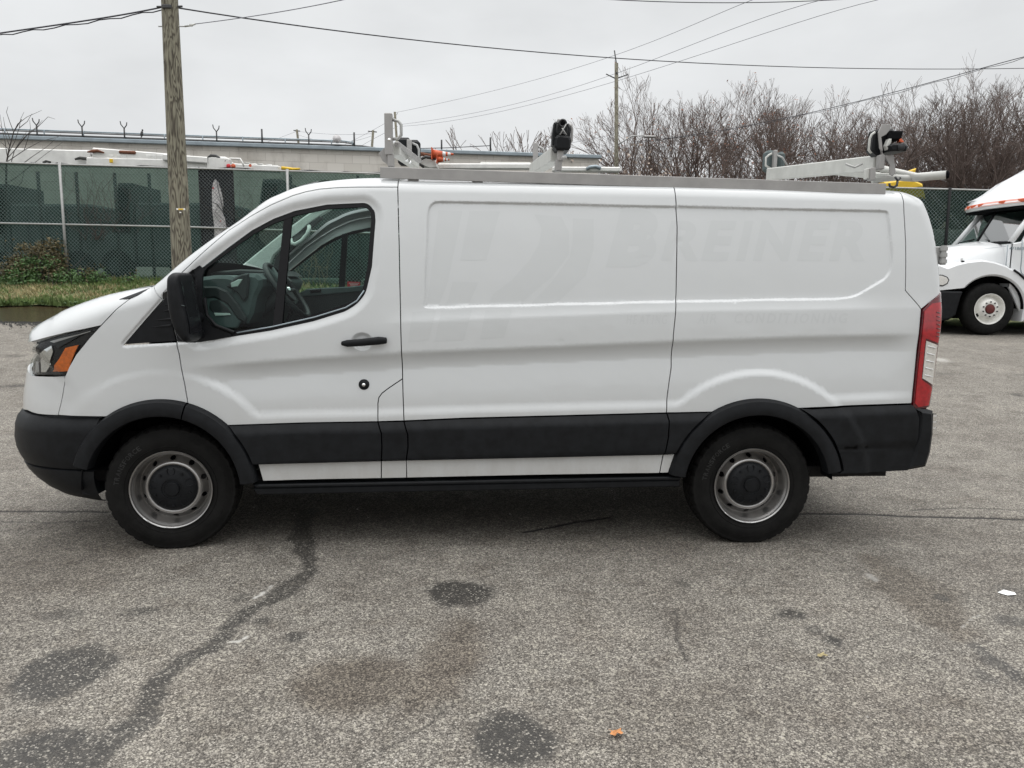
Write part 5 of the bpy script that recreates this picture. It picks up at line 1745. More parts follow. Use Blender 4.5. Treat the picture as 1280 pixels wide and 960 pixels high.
def sheet(name, x0, x1, y0f, y1f, nx_, ny_, dz, m_, label, kind='structure', amp=0.0):
    vs = []
    for j in range(ny_ + 1):
        for i in range(nx_ + 1):
            x_ = x0 + (x1 - x0) * i / nx_
            ya, yb = y0f(x_), y1f(x_)
            y_ = ya + (yb - ya) * j / ny_
            k = min(1, j / 2, (ny_ - j) / 2 + .3)
            vs.append((x_, y_, g1(x_, y_) + dz + amp * k * (noise.noise((x_ * 1.3, y_ * 1.3, 0)) + .6 * noise.noise((x_ * 5, y_ * 5, 3)))))
    fs = [(j * (nx_ + 1) + i, j * (nx_ + 1) + i + 1, (j + 1) * (nx_ + 1) + i + 1, (j + 1) * (nx_ + 1) + i) for j in range(ny_) for i in range(nx_)]
    mb = MB(); mb.add(vs, fs, True)
    return tag(mb.build(name, m_, fixn=False), label, None, None, kind)
edge_y = lambda x: 17.2 + .30 * noise.noise((x * .8, 0, 1)) + .16 * noise.noise((x * 4, 0, 5))
sheet('grass_bank', -40, 14, edge_y, lambda x: 20.6, 360, 26, .05, 'verge', 'grass bank sloping up to the screened fence', amp=.05)
yl = sheet('yard', -60, 60, lambda x: 20.6, lambda x: 60, 60, 20, .03, 'yard_mid', 'gravel yard behind the fence')
mb = MB()
rnd = random.Random(3)
xa, xb = -16.0, 0.5
dry = MB(); grn = MB()
for k in range(26000):
    x_ = rnd.uniform(xa, xb); y_ = rnd.uniform(17.15, 20.4)
    if y_ < edge_y(x_) - .05: continue
    z_ = g1(x_, y_) + .06
    h = rnd.uniform(.03, .10); w = rnd.uniform(.008, .02)
    if y_ < edge_y(x_) + .35: h *= 1.9; w *= 2.2
    if y_ > 19.7: h *= 1.6
    a = rnd.uniform(0, pi); lx_ = rnd.uniform(-.06, .06); ly_ = rnd.uniform(-.06, .03)
    c = noise.noise((x_ * .9, y_ * 1.4, 2)) + rnd.uniform(-.35, .35)
    tg = grn if (c > -.05 or y_ < edge_y(x_) + .3) else dry
    dx_, dy_ = cos(a) * w, sin(a) * w
    tg.add([(x_ - dx_, y_ - dy_, z_), (x_ + dx_, y_ + dy_, z_), (x_ + lx_, y_ + ly_, z_ + h)], [(0, 1, 2)])
tag(grn.build('grass', 'grass_blade', fixn=False), 'short green winter grass and weeds on the bank below the fence', 'grass', None, 'stuff')
tag(dry.build('dry_grass', 'grass_dry', fixn=False), 'straw coloured dead grass among the green on the bank', 'grass', None, 'stuff')

mb = MB()
for k in range(900):
    x_ = rnd.uniform(-14, 0); y_ = edge_y(x_) + rnd.uniform(-.06, .22) ** 1 if rnd.random() < .75 else rnd.uniform(17.4, 20.2)
    if noise.noise((x_ * 1.1, 3, 8)) < -.15 and rnd.random() < .7: continue
    z_ = g1(x_, y_) + rnd.uniform(.03, .14)
    for q_ in range(5):
        a = rnd.uniform(0, 2 * pi); L_ = rnd.uniform(.03, .075); d = Vector((cos(a) * L_, sin(a) * L_, rnd.uniform(-.02, .035))); w_ = Vector((-sin(a), cos(a), 0)) * L_ * .35; p = Vector((x_, y_, z_))
        mb.add([p, p + d * .5 + w_, p + d, p + d * .5 - w_], [(0, 1, 2, 3)])
tag(mb.build('weeds', 'leaf_green', fixn=False), 'broad leaved weeds hanging over the puddle edge and dotted through the grass', 'weeds', None, 'stuff')

# ---- puddle along the verge
wm = bpy.data.materials.new('water'); wm.use_nodes = True; t_ = wm.node_tree; b_ = t_.nodes['Principled BSDF']
b_.inputs['Base Color'].default_value = (.055, .038, .022, 1); b_.inputs['Roughness'].default_value = .13; b_.inputs['Specular IOR Level'].default_value = .5
tc_ = N(t_, 'ShaderNodeTexCoord'); mp_ = N(t_, 'ShaderNodeMapping'); mp_.inputs['Scale'].default_value = (2.0, 9.0, 1)
n_ = N(t_, 'ShaderNodeTexNoise'); n_.inputs['Scale'].default_value = 2.2; n_.inputs['Detail'].default_value = 3
t_.links.new(tc_.outputs['Object'], mp_.inputs[0]); t_.links.new(mp_.outputs[0], n_.inputs['Vector'])
b2 = N(t_, 'ShaderNodeBump'); b2.inputs['Strength'].default_value = .25; b2.inputs['Distance'].default_value = .05
t_.links.new(n_.outputs[0], b2.inputs['Height']); t_.links.new(b2.outputs[0], b_.inputs['Normal']); MATS['water'] = wm
yn = lambda x: 13.35 + .12 * noise.noise((x * .5, 7, 1)) + .03 * noise.noise((x * 3, 7, 1))
def water():
    vs = []; n1_, n2_ = 120, 4
    for j in range(n2_ + 1):
        for i in range(n1_ + 1):
            x_ = -30 + 33 * i / n1_
            y_ = yn(x_) + (edge_y(x_) + .12 - yn(x_)) * j / n2_
            vs.append((x_, y_, g1(x_, y_) + .012))
    fs = [(j * (n1_ + 1) + i, j * (n1_ + 1) + i + 1, (j + 1) * (n1_ + 1) + i + 1, (j + 1) * (n1_ + 1) + i) for j in range(n2_) for i in range(n1_)]
    mb = MB(); mb.add(vs, fs, True)
    return tag(mb.build('puddle', 'water', fixn=False), 'long muddy brown puddle between the asphalt and the grass bank', None, None, 'structure')
water()
# gravel and silt line at the water's edge
mb = MB()
for k in range(2600):
    x_ = rnd.uniform(-13, -3); y_ = yn(x_) - abs(rnd.gauss(0, .28)) + .05
    s = rnd.uniform(.008, .028); z_ = g1(x_, y_) + .01
    mb.add([(x_ - s, y_, z_), (x_ + s, y_ - s * .5, z_), (x_, y_ + s, z_), (x_, y_, z_ + s)], [(0, 1, 3), (1, 2, 3), (2, 0, 3)])
tag(mb.build('gravel', 'yard_mid', fixn=False), 'loose gravel and silt left along the water line', 'gravel', None, 'stuff')

# loose grit on the asphalt near the camera
mb = MB()
for k in range(2600):
    x_ = rnd.uniform(-3.4, 3.4); y_ = 1.9 + 6.0 * rnd.random() ** 1.3; s = rnd.uniform(.0015, .0045) * (1 + .8 * (rnd.random() < .06)); z_ = g1(x_, y_) - .001
    a = rnd.uniform(0, 2 * pi); c_, d_ = cos(a) * s, sin(a) * s
    mb.add([(x_ - c_, y_ - d_, z_), (x_ + d_, y_ - c_, z_), (x_ + c_, y_ + d_, z_), (x_ - d_, y_ + c_, z_), (x_, y_, z_ + s * 1.1)], [(0, 1, 4), (1, 2, 4), (2, 3, 4), (3, 0, 4)])
tag(mb.build('grit', 'grit_stone', fixn=False), 'scattered loose grit on the asphalt in the foreground', 'grit', None, 'stuff')

# ---- litter
def on_ground(u, v): 
    x_, y_ = gpt(u, v); return Vector((x_, y_, g1(x_, y_)))
mb = MB(); p = on_ground(1258, 748)
mb.add([(p.x - .04, p.y + .01, p.z + .006), (p.x - .01, p.y - .02, p.z + .004), (p.x + .036, p.y - .016, p.z + .006), (p.x + .042, p.y + .006, p.z + .008), (p.x, p.y + .026, p.z + .014)], [(0, 1, 4), (1, 2, 4), (2, 3, 4)])
tag(mb.build('paper_scrap', 'paper', fixn=False), 'small white paper scrap lying on the asphalt at the right', 'litter')
def leaf(u, v, s, name, label, m_):
    p = on_ground(u, v); vs = [(p.x, p.y, p.z + .012)]
    for k in range(14):
        a = 2 * pi * k / 14; r = s * (1.0 if k % 2 == 0 else .55) * rnd.uniform(.75, 1.15)
        vs.append((p.x + r * cos(a) * 1.3, p.y + r * sin(a), p.z + .006 + .012 * abs(sin(a * 1.5 + .4))))
    mb = MB(); mb.add(vs, [(0, k + 1, (k + 1) % 14 + 1) for k in range(14)])
    tag(mb.build(name, m_, fixn=False), label, 'leaf')
leaf(770, 929, .023, 'fallen_leaf', 'curled orange brown leaf on the asphalt in the foreground', 'leaf_orange')
leaf(1026, 826.5, .022, 'fallen_leaf', 'small pale tan leaf flake right of the foreground leaf', 'grass_dry')
# ================================================================== SCREENED CHAIN LINK FENCE
FY = 20.0
def ftop(x):  return float(np.interp(x, [-30, -11.45, -4.29, 11.34, 20], [4.80, 4.33, 4.17, 3.85, 3.68]))
def fbot(x):  return g1(x, FY) + .03
fm = bpy.data.materials.new('privacy_fabric'); fm.use_nodes = True; t_ = fm.node_tree; t_.nodes.clear()
o_ = N(t_, 'ShaderNodeOutputMaterial'); tr_ = N(t_, 'ShaderNodeBsdfTransparent'); tr_.inputs[0].default_value = (.40, .55, .49, 1)
df_ = N(t_, 'ShaderNodeBsdfDiffuse'); tl_ = N(t_, 'ShaderNodeBsdfTranslucent'); tl_.inputs[0].default_value = (.04, .10, .085, 1)
tc_ = N(t_, 'ShaderNodeTexCoord'); n_ = N(t_, 'ShaderNodeTexNoise'); n_.inputs['Scale'].default_value = .9; n_.inputs['Detail'].default_value = 5
mp_ = N(t_, 'ShaderNodeMapping'); mp_.inputs['Scale'].default_value = (1.4, 1, .5)
t_.links.new(tc_.outputs['Object'], mp_.inputs[0]); t_.links.new(mp_.outputs[0], n_.inputs['Vector'])
r_ = N(t_, 'ShaderNodeValToRGB'); r_.color_ramp.elements[0].position = .3; r_.color_ramp.elements[0].color = (.010, .026, .022, 1); r_.color_ramp.elements[1].position = .7; r_.color_ramp.elements[1].color = (.026, .052, .043, 1)
t_.links.new(n_.outputs[0], r_.inputs[0]); t_.links.new(r_.outputs[0], df_.inputs[0])
m1 = N(t_, 'ShaderNodeMixShader'); m1.inputs[0].default_value = .25; t_.links.new(df_.outputs[0], m1.inputs[1]); t_.links.new(tl_.outputs[0], m1.inputs[2])
m2_ = N(t_, 'ShaderNodeMixShader'); m2_.inputs[0].default_value = .50; t_.links.new(tr_.outputs[0], m2_.inputs[1]); t_.links.new(m1.outputs[0], m2_.inputs[2]); t_.links.new(m2_.outputs[0], o_.inputs[0])
MATS['privacy_fabric'] = fm
mat('mesh_wire', (.22, .25, .25), rough=.55, metal=.2, nscale=3, namt=.15)

def fence(name, x0, x1, label, posts, dark=None, post_m='galv'):
    root = thing(name, label, 'fence', ((x0 + x1) / 2, FY, g1((x0 + x1) / 2, FY)))
    off = Vector(root.location)
    def B(mb, nm, m_, par=root, **k):
        mb.v = [tuple(Vector(p) - off) for p in mb.v]
        return mb.build(nm, m_, par, **k)
    # fabric
    nx_ = int((x1 - x0) / .25); nz_ = 12
    vs = []
    for i in range(nx_ + 1):
        x_ = x0 + (x1 - x0) * i / nx_
        for j in range(nz_ + 1):
            t_ = j / nz_; zb, zt = fbot(x_), ftop(x_) - .01
            sag = .03 * noise.noise((x_ * 1.3, t_ * 3, 4)) + (-.05 * abs(noise.noise((x_ * 2.0, 9, 4))) * (t_ > .95))
            vs.append((x_, FY + .06 + .5 * abs(sag), zb + (zt - zb) * t_ + (sag if t_ > .95 else 0)))
    fs = [(i * (nz_ + 1) + j, (i + 1) * (nz_ + 1) + j, (i + 1) * (nz_ + 1) + j + 1, i * (nz_ + 1) + j + 1) for i in range(nx_) for j in range(nz_)]
    mb = MB(); mb.add(vs, fs, True); B(mb, 'privacy_screen', 'privacy_fabric', fixn=False)
    # chain link: two families of diagonal wires
    mb = MB(); p = .094
    def clipseg(c, s):
        # x = c + s*h, z = zb + h
        h0, h1 = 0.0, ftop(c) - fbot(c)
        a, b = c, c + s * h1
        if s > 0:
            if a < x0: h0 = x0 - a
            if b > x1: h1 = x1 - c
        else:
            if a > x1: h0 = a - x1
            if b < x0: h1 = c - x0
        return (h0, h1) if h1 > h0 + .05 else None
    H_ = 3.1
    for s in (1, -1):
        c = (x0 - H_) if s > 0 else x0
        e = x1 if s > 0 else x1 + H_
        while c < e:
            r = clipseg(c, s)
            if r:
                h0, h1 = r
                a = Vector((c + s * h0, FY + .012 * s, 0)); b = Vector((c + s * h1, FY + .012 * s, 0))
                a.z = fbot(a.x) + h0; b.z = min(ftop(b.x), fbot(b.x) + h1)
                mb.tube([a, b], .0046, 3, cap=False)
            c += p
    B(mb, 'chain_link', 'mesh_wire', fixn=False)['kind'] = 'stuff'
    # rails
    for nm, fz, r in (('top_rail', lambda x: ftop(x) - .02, .021), ('middle_rail', lambda x: fbot(x) + (ftop(x) - fbot(x)) * (.486 if x < 0 else .486), .024)):
        mb = MB(); mb.tube([(x_, FY - .035, fz(x_)) for x_ in np.linspace(x0, x1, 12)], r, 8); B(mb, nm, 'galv')
    for x_ in posts:
        mb = MB(); mb.tube([(x_, FY - .06, fbot(x_) - .1), (x_, FY - .06, ftop(x_) + .02)], .036, 10)
        mb.lathe([(0, 0), (.01, 0)], 6, (x_, FY - .06, ftop(x_) + .03)); 
        B(mb, 'post', post_m)
    # ragged fabric edge and ties along the top
    mb = MB()
    x_ = x0
    rr_ = random.Random(5)
    pts = []
    while x_ < x1:
        pts.append((x_, FY + .02, ftop(x_) + rr_.uniform(-.03, .025))); x_ += rr_.uniform(.15, .5)
    mb.tube(pts, .014, 5); B(mb, 'screen_hem', 'seal_rubber')
    return root
xs_p = [-11.45 + 2.87 * k for k in range(-6, 8)]
f1 = fence('yard_fence', -28.6, 8.62, 'green screened chain link fence on the grass bank behind the white van', xs_p[:13 + 1])
f2 = fence('yard_fence', 8.66, 22.0, 'green screened chain link fence behind the white tractor truck', [at(1184, 260, FY).x, 14.0, 17.0, 20.0], post_m='seal_rubber')
# darker section with a tarp hung behind it
gd = thing('fence_gate_panel', 'black meshed panel laid over the green fence right of the wooden pole', 'fence panel', (-7.5, FY, g1(-7.5, FY)))
ga, gb = at(249, 212, FY + .05).x, at(291, 214, FY + .05).x
gmat = bpy.data.materials.new('black_screen'); gmat.use_nodes = True; q_ = gmat.node_tree; bq = q_.nodes['Principled BSDF']; bq.inputs['Base Color'].default_value = (.016, .018, .021, 1); bq.inputs['Roughness'].default_value = .9
MATS['black_screen'] = gmat
mb = MB(); nz_ = 8
vs = []
for i, x_ in enumerate(np.linspace(ga, gb, 7)):
    for j in range(nz_ + 1):
        t__ = j / nz_; vs.append((x_ + 7.5, .035, fbot(x_) + (ftop(x_) - fbot(x_)) * t__ - g1(-7.5, FY)))
mb.add(vs, [(i * (nz_ + 1) + j, (i + 1) * (nz_ + 1) + j, (i + 1) * (nz_ + 1) + j + 1, i * (nz_ + 1) + j + 1) for i in range(6) for j in range(nz_)], True)
mb.build('mesh_sheet', 'black_screen', gd, fixn=False)
for x_ in (ga, gb):
    mb = MB(); mb.tube([(x_ + 7.5, .03, fbot(x_) - g1(-7.5, FY)), (x_ + 7.5, .03, ftop(x_) + .02 - g1(-7.5, FY))], .022, 6); mb.build('edge_pipe', 'seal_rubber', gd)
tp = [(269, 224), (272.5, 227), (275.5, 235), (278.5, 247), (279.5, 256), (278, 265), (281, 272), (283, 283), (283, 296), (282, 306), (270, 310), (268, 300), (268, 284), (266, 268), (265, 252), (265, 238), (266.5, 228)]
P3 = [at(u, v, FY + .028) for u, v in tp]
cx_ = sum(p.x for p in P3) / len(P3); cz_ = sum(p.z for p in P3) / len(P3)
mb = MB(); nP = len(P3)
vs = [(p.x, FY + .024 + .006 * sin(i * 2.3), p.z) for i, p in enumerate(P3)] + [(cx_ + (p.x - cx_) * .5, FY + .012 + .006 * sin(i * 1.7), cz_ + (p.z - cz_) * .7) for i, p in enumerate(P3)]
mb.add(vs, [(i, (i + 1) % nP, nP + (i + 1) % nP, nP + i) for i in range(nP)] + [tuple(nP + i for i in range(nP))], True)
tarp = mb.build('hanging_tarp', 'tarp_white', fixn=False); tag(tarp, 'torn white tarp hanging behind the black meshed fence panel', 'tarp')
for (a, b, c) in (((266.5, 235), 1.2, 'sticker_red'), ((276, 276), .8, 'sticker_red')):
    p = at(a[0], a[1], FY + .004); q = MB(); q.lathe([(0, 0), (.02 * b, 0)], 8, (p.x, p.y, p.z)); q.build('spot', c, tarp, fixn=False)
mb = MB(); mb.tube([at(u, v, FY + .003) for u, v in ((271, 226), (273, 238), (276, 250), (278.5, 262))], .008, 4); mb.tube([at(u, v, FY + .003) for u, v in ((266, 253), (271, 255), (275, 260), (278, 264))], .012, 4); mb.build('fold_line', 'dark_pipe', tarp)

# inner yard posts that show through the screen
for k, u in enumerate((47, 95, 143, 186, 230, 363, 447)):
    p = at(u, 214.5 + k * .8, 21.3); zb = g1(p.x, 21.3)
    mb = MB(); mb.tube([(0, 0, 0), (0, 0, p.z - zb)], .045, 6)
    o = mb.build('yard_post', 'dark_pipe', loc=(p.x, 21.3, zb))
    pos = ['left of the first galvanized fence post', 'just right of the first galvanized fence post', 'midway between the first two galvanized posts', 'left of the wooden pole', 'hidden behind the wooden pole', 'right of the hanging tarp', 'behind the cab roof of the van'][k]
    tag(o, 'dark post seen through the fence screen, ' + pos, 'post', 'dark posts inside the yard')

# ================================================================== UTILITY POLES AND WIRES
def atg(u, v, Y): return at(u, v, Y)
PY1 = 13.5
pb = at(227.5, 330, PY1); ptp = at(212, 0, PY1)
dirp = (ptp - pb) / (ptp.z - pb.z)
base = pb + dirp * (g1(pb.x, PY1) - pb.z - .1); top = pb + dirp * (9.2 - pb.z)
pole = thing('utility_pole', 'weathered round wooden utility pole standing between the van nose and the fence', 'utility pole', base)
wm_ = bpy.data.materials.new('pole_wood'); wm_.use_nodes = True; t_ = wm_.node_tree; b_ = t_.nodes['Principled BSDF']; b_.inputs['Roughness'].default_value = .9
tc_ = N(t_, 'ShaderNodeTexCoord'); mp_ = N(t_, 'ShaderNodeMapping'); mp_.inputs['Scale'].default_value = (5.5, 5.5, .85)
wv = N(t_, 'ShaderNodeTexNoise'); wv.inputs['Scale'].default_value = 1.6; wv.inputs['Detail'].default_value = 2.5; wv.inputs['Distortion'].default_value = .4
t_.links.new(tc_.outputs['Object'], mp_.inputs[0]); t_.links.new(mp_.outputs[0], wv.inputs['Vector'])
ml = N(t_, 'ShaderNodeMath', operation='MULTIPLY'); ml.inputs[1].default_value = 9.0; t_.links.new(wv.outputs[0], ml.inputs[0])
fr_ = N(t_, 'ShaderNodeMath', operation='PINGPONG'); fr_.inputs[1].default_value = .5; t_.links.new(ml.outputs[0], fr_.inputs[0])
r_ = N(t_, 'ShaderNodeValToRGB'); e = r_.color_ramp.elements; e[0].position = .02; e[0].color = (.075, .065, .05, 1); e[1].position = .5; e[1].color = (.26, .245, .185, 1)
q = e.new(.16); q.color = (.13, .115, .085, 1); q = e.new(.26); q.color = (.215, .20, .15, 1)
t_.links.new(fr_.outputs[0], r_.inputs[0])
mp2 = N(t_, 'ShaderNodeMapping'); mp2.inputs['Scale'].default_value = (40, 40, 1.5); n2_ = N(t_, 'ShaderNodeTexNoise'); n2_.inputs['Scale'].default_value = 1.5; n2_.inputs['Detail'].default_value = 5
t_.links.new(tc_.outputs['Object'], mp2.inputs[0]); t_.links.new(mp2.outputs[0], n2_.inputs['Vector'])
r2_ = N(t_, 'ShaderNodeMapRange'); r2_.inputs['From Min'].default_value = .3; r2_.inputs['From Max'].default_value = .7; r2_.inputs['To Min'].default_value = .65; r2_.inputs['To Max'].default_value = 1.2
t_.links.new(n2_.outputs[0], r2_.inputs['Value'])
vm = N(t_, 'ShaderNodeVectorMath', operation='SCALE'); t_.links.new(r_.outputs[0], vm.inputs[0]); t_.links.new(r2_.outputs[0], vm.inputs['Scale']); t_.links.new(vm.outputs[0], b_.inputs['Base Color'])
bp_ = N(t_, 'ShaderNodeBump'); bp_.inputs['Strength'].default_value = .6; bp_.inputs['Distance'].default_value = .01; t_.links.new(n2_.outputs[0], bp_.inputs['Height']); t_.links.new(bp_.outputs[0], b_.inputs['Normal'])
MATS['pole_wood'] = wm_
Lp = (top - base)
mb = MB(); mb.tube([Lp * t for t in np.linspace(0, 1, 14)], [.178 - .072 * t for t in np.linspace(0, 1, 14)], 24)
mb.build('shaft', 'pole_wood', pole)
def on_pole(u, v, dy=-.17): 
    p = at(u, v, PY1 + dy); return p - base
mb = MB(); p = on_pole(226, 261.5, -.165); mb.box(p, (.15, .006, .030), bev=.002); sgn = mb.build('pole_tag', 'paper', pole)
mb = MB(); mb.box(p + Vector((.002, -.005, 0)), (.085, .004, .024)); mb.build('plate', 'yellow_paint', sgn)
mb = MB(); mb.box(on_pole(225.5, 265.5), (.03, .005, .02)); mb.build('nail_plate', 'paper', pole)
mb = MB(); mb.tube([on_pole(198, 33, 0), on_pole(233, 33, 0)], .010, 6); mb.build('through_bolt', 'galv', pole)
mb = MB(); mb.tube([on_pole(196, 8.5, 0), on_pole(228, 8, 0)], .016, 6); mb.box(on_pole(208, 8, -.14), (.16, .04, .06), bev=.01); mb.build('wire_clamp', 'dark_pipe', pole)
mb = MB(); mb.tube([on_pole(231, 33, 0), on_pole(238, 32, 0), on_pole(244, 30, 0)], .014, 6); mb.box(on_pole(239, 31.5, 0), (.06, .03, .04), bev=.01); mb.build('insulator', 'rack_pale', pole)

def wire(name, label, pts, r, m_='wire', group=None, n=24, twist=0.0):
    """pts: (u, v, depth) control points; smooth catenary-like curve through them"""
    P3 = [at(*p) for p in pts]
    us = np.linspace(0, len(P3) - 1, n)
    A = np.array([tuple(p) for p in P3])
    if len(P3) >= 3:
        k = np.arange(len(P3)); out = []
        co = [np.polyfit(k, A[:, j], min(len(P3) - 1, 3)) for j in range(3)]
        out = [[np.polyval(c, u_) for c in co] for u_ in us]
    else:
        out = [A[0] + (A[1] - A[0]) * u_ for u_ in us]
    mb = MB(); mb.tube(out, r, 5)
    if twist:
        mb.tube([(p[0], p[1], p[2] - twist + .5 * twist * sin(i * 1.9)) for i, p in enumerate(out)], r * .7, 4)
    o = mb.build(name, m_)
    return tag(o, label, 'wire', group)
wire('overhead_cable', 'thick paired cable running from the wooden pole to the left edge of the sky', [(-60, 52, 14.5), (0, 41.5, 14.2), (100, 27, 13.9), (203, 9, PY1)], .014, twist=.035)
wire('overhead_cable', 'thick cable sagging from the wooden pole across the whole sky to the right', [(218, 9, PY1), (470, 44, 17.5), (770, 74, 22), (1010, 83, 26), (1290, 85.5, 30)], .013)
wire('overhead_wire', 'thin wire rising from the insulator of the wooden pole to the top edge', [(244, 30, PY1), (340, 16.5, 12.5), (432, -1, 11.5)], .007, 'wire_pale')
wire('overhead_cable', 'short length of cable just inside the top edge above the thin pole', [(700, -5, 20), (800, 1.5, 21), (900, 3, 22), (1000, 2, 23), (1100, -4, 24)], .012)
wire('overhead_wire', 'topmost thin wire passing over the tip of the thin pole', [(495, 140.5, 62), (640, 108, 50), (768, 68.5, 40), (860, 34, 34), (950, -4, 28)], .010, 'wire_pale')
wire('overhead_wire', 'middle thin wire resting on the left arm of the thin pole', [(500, 155.5, 62), (640, 132, 50), (757, 93, 40), (900, 45, 34), (1035, -3, 28)], .010, 'wire_pale')
wire('overhead_wire', 'lowest thin wire resting on the right arm of the thin pole', [(500, 157.5, 62), (620, 143, 50), (781, 94, 40), (940, 50, 34), (1100, -2, 28)], .010, 'wire_pale')
wire('overhead_cable', 'lashed cable bundle climbing in front of the bare trees to the right edge', [(1290, 69, 24), (1200, 92, 27), (1060, 131, 31), (930, 157, 36), (790, 178, 40)], .013, twist=.05)
wire('overhead_wire', 'faint low wire between the middle ladder clamp and the thin pole', [(768, 167, 40), (700, 181, 48), (580, 200, 60)], .010, 'wire_pale')
wire('overhead_wire', 'steep thin wire falling left from the far pole behind the rack', [(497, 141, 60), (460, 166, 75), (380, 205, 95)], .014, 'wire_pale')
wire('overhead_wire', 'second thin wire falling left from the far pole behind the rack', [(497, 158, 60), (452, 182, 75), (430, 196, 95)], .014, 'wire_pale')

def small_pole(u0, v0, Y, r, label, vb=215, u1=None):
    t0 = at(u0, v0, Y); b0 = at(u1 if u1 else u0, vb, Y)
    d = (b0 - t0) / (b0.z - t0.z); zb = 1.0
    bb = t0 + d * (zb - t0.z)
    mb = MB(); mb.tube([(0, 0, 0), t0 - bb], r, 8, r2=r * .8)
    root = thing('utility_pole', label, 'utility pole', bb)
    mb.build('shaft', 'pole_wood', root)
    return root, bb
pr_, bb = small_pole(770.5, 79, 40, .115, 'thin grey pole carrying three wires left of the bare trees', 215)
def arm(root, bb, pts, r, nm='arm', m_='dark_pipe'):
    mb = MB(); mb.tube([at(*p) - bb for p in pts], r, 6); return mb.build(nm, m_, root)
arm(pr_, bb, [(771, 99, 40), (757.5, 92.5, 40)], .028); arm(pr_, bb, [(771, 98, 40), (785, 93, 40)], .028)
arm(pr_, bb, [(770.5, 80, 40), (768, 63, 40)], .03, 'tip'); arm(pr_, bb, [(771, 96, 40), (771, 90, 39.9)], .05, 'cap')
arm(pr_, bb, [(771, 182, 40), (790, 170, 40), (806, 169.5, 40)], .03, 'lamp_arm', 'galv')
mb = MB(); p = at(812, 171, 40) - bb; mb.box(p, (.6, .25, .10), bev=.04); mb.build('street_lamp_head', 'rack_alu', pr_)
pr2, bb2 = small_pole(493.5, 140, 60, .11, 'slim dark pole rising behind the front post of the ladder rack', 190, 497)
pr3, bb3 = small_pole(466.5, 163, 75, .14, 'far pole with wires left of the ladder rack', 183, 465)
arm(pr3, bb3, [(460, 164, 75), (471, 165, 75)], .05, 'arm')
pr4, bb4 = small_pole(371, 162, 80, .14, 'far pole above the long wall near its pipe end', 178, 373)
arm(pr4, bb4, [(367, 163, 80), (375, 164, 80)], .05, 'arm')
wire('overhead_wire', 'dotted far wire strung between the two distant poles above the wall', [(371, 164, 80), (420, 168, 78), (466, 167, 75)], .012, 'wire_pale')
wire('overhead_wire', 'lower far wire drooping between the two distant poles above the wall', [(371, 168, 80), (400, 176, 78), (430, 178, 78), (464, 170, 75)], .012, 'wire_pale')
wire('overhead_wire', 'far wire running off left from the distant pole above the wall', [(371, 164, 80), (350, 172, 82), (335, 177, 84)], .012, 'wire_pale')

# ================================================================== LONG BLOCK WALL
wx0, wy0, wx1, wy1 = -45.0, 32.0, 4.35, 40.4
def wally(x): return wy0 + (x - wx0) * (wy1 - wy0) / (wx1 - wx0)
def atw(u, v, dy=0.0):
    d = ray(u, v); s = (wy1 - wy0) / (wx1 - wx0)
    t = (wy0 + dy - s * wx0) / (d[1] - s * d[0])
    return Vector((d[0] * t, d[1] * t, CAM_H + d[2] * t))
wt = atw(20, 173).z; wt2 = atw(735, 196.5).z
wall = thing('block_building', 'long pale concrete block building behind the fenced yard', 'building', (wx0, wy0, 0.6))
WR = Vector((wx0, wy0, 0.6))
wmn = bpy.data.materials.new('block_wall'); wmn.use_nodes = True; t_ = wmn.node_tree; b_ = t_.nodes['Principled BSDF']; b_.inputs['Roughness'].default_value = .9
tc_ = N(t_, 'ShaderNodeTexCoord'); s_ = N(t_, 'ShaderNodeSeparateXYZ'); t_.links.new(tc_.outputs['Object'], s_.inputs[0]); cb = N(t_, 'ShaderNodeCombineXYZ')
t_.links.new(s_.outputs['X'], cb.inputs['X']); t_.links.new(s_.outputs['Z'], cb.inputs['Y'])
bk = N(t_, 'ShaderNodeTexBrick'); bk.inputs['Scale'].default_value = 1.0; bk.inputs['Brick Width'].default_value = .8; bk.inputs['Row Height'].default_value = .4; bk.inputs['Mortar Size'].default_value = .012
bk.inputs['Color1'].default_value = (.66, .62, .56, 1); bk.inputs['Color2'].default_value = (.72, .68, .62, 1); bk.inputs['Mortar'].default_value = (.56, .52, .47, 1)
t_.links.new(cb.outputs[0], bk.inputs['Vector'])
n_ = N(t_, 'ShaderNodeTexNoise'); n_.inputs['Scale'].default_value = .35; n_.inputs['Detail'].default_value = 8; n_.inputs['Roughness'].default_value = .7
mp_ = N(t_, 'ShaderNodeMapping'); mp_.inputs['Scale'].default_value = (1.4, 1, .8); t_.links.new(tc_.outputs['Object'], mp_.inputs[0]); t_.links.new(mp_.outputs[0], n_.inputs['Vector'])
r_ = N(t_, 'ShaderNodeValToRGB'); r_.color_ramp.elements[0].position = .28; r_.color_ramp.elements[0].color = (.62, .60, .58, 1); r_.color_ramp.elements[1].position = .52; r_.color_ramp.elements[1].color = (1, 1, 1, 1)
t_.links.new(n_.outputs[0], r_.inputs[0]); mx = N(t_, 'ShaderNodeMix', data_type='RGBA', blend_type='MULTIPLY'); mx.inputs['Factor'].default_value = .9
t_.links.new(bk.outputs[0], mx.inputs['A']); t_.links.new(r_.outputs[0], mx.inputs['B']); t_.links.new(mx.outputs['Result'], b_.inputs['Base Color'])
bp_ = N(t_, 'ShaderNodeBump'); bp_.inputs['Strength'].default_value = .5; bp_.inputs['Distance'].default_value = .02; t_.links.new(bk.outputs['Fac'], bp_.inputs['Height']); bp_.invert = True; t_.links.new(bp_.outputs[0], b_.inputs['Normal'])
MATS['block_wall'] = wmn
def wz(x): return wt + (wt2 - wt) * (x - atw(20, 173).x) / (atw(735, 196.5).x - atw(20, 173).x)
mb = MB()
th = 12.0
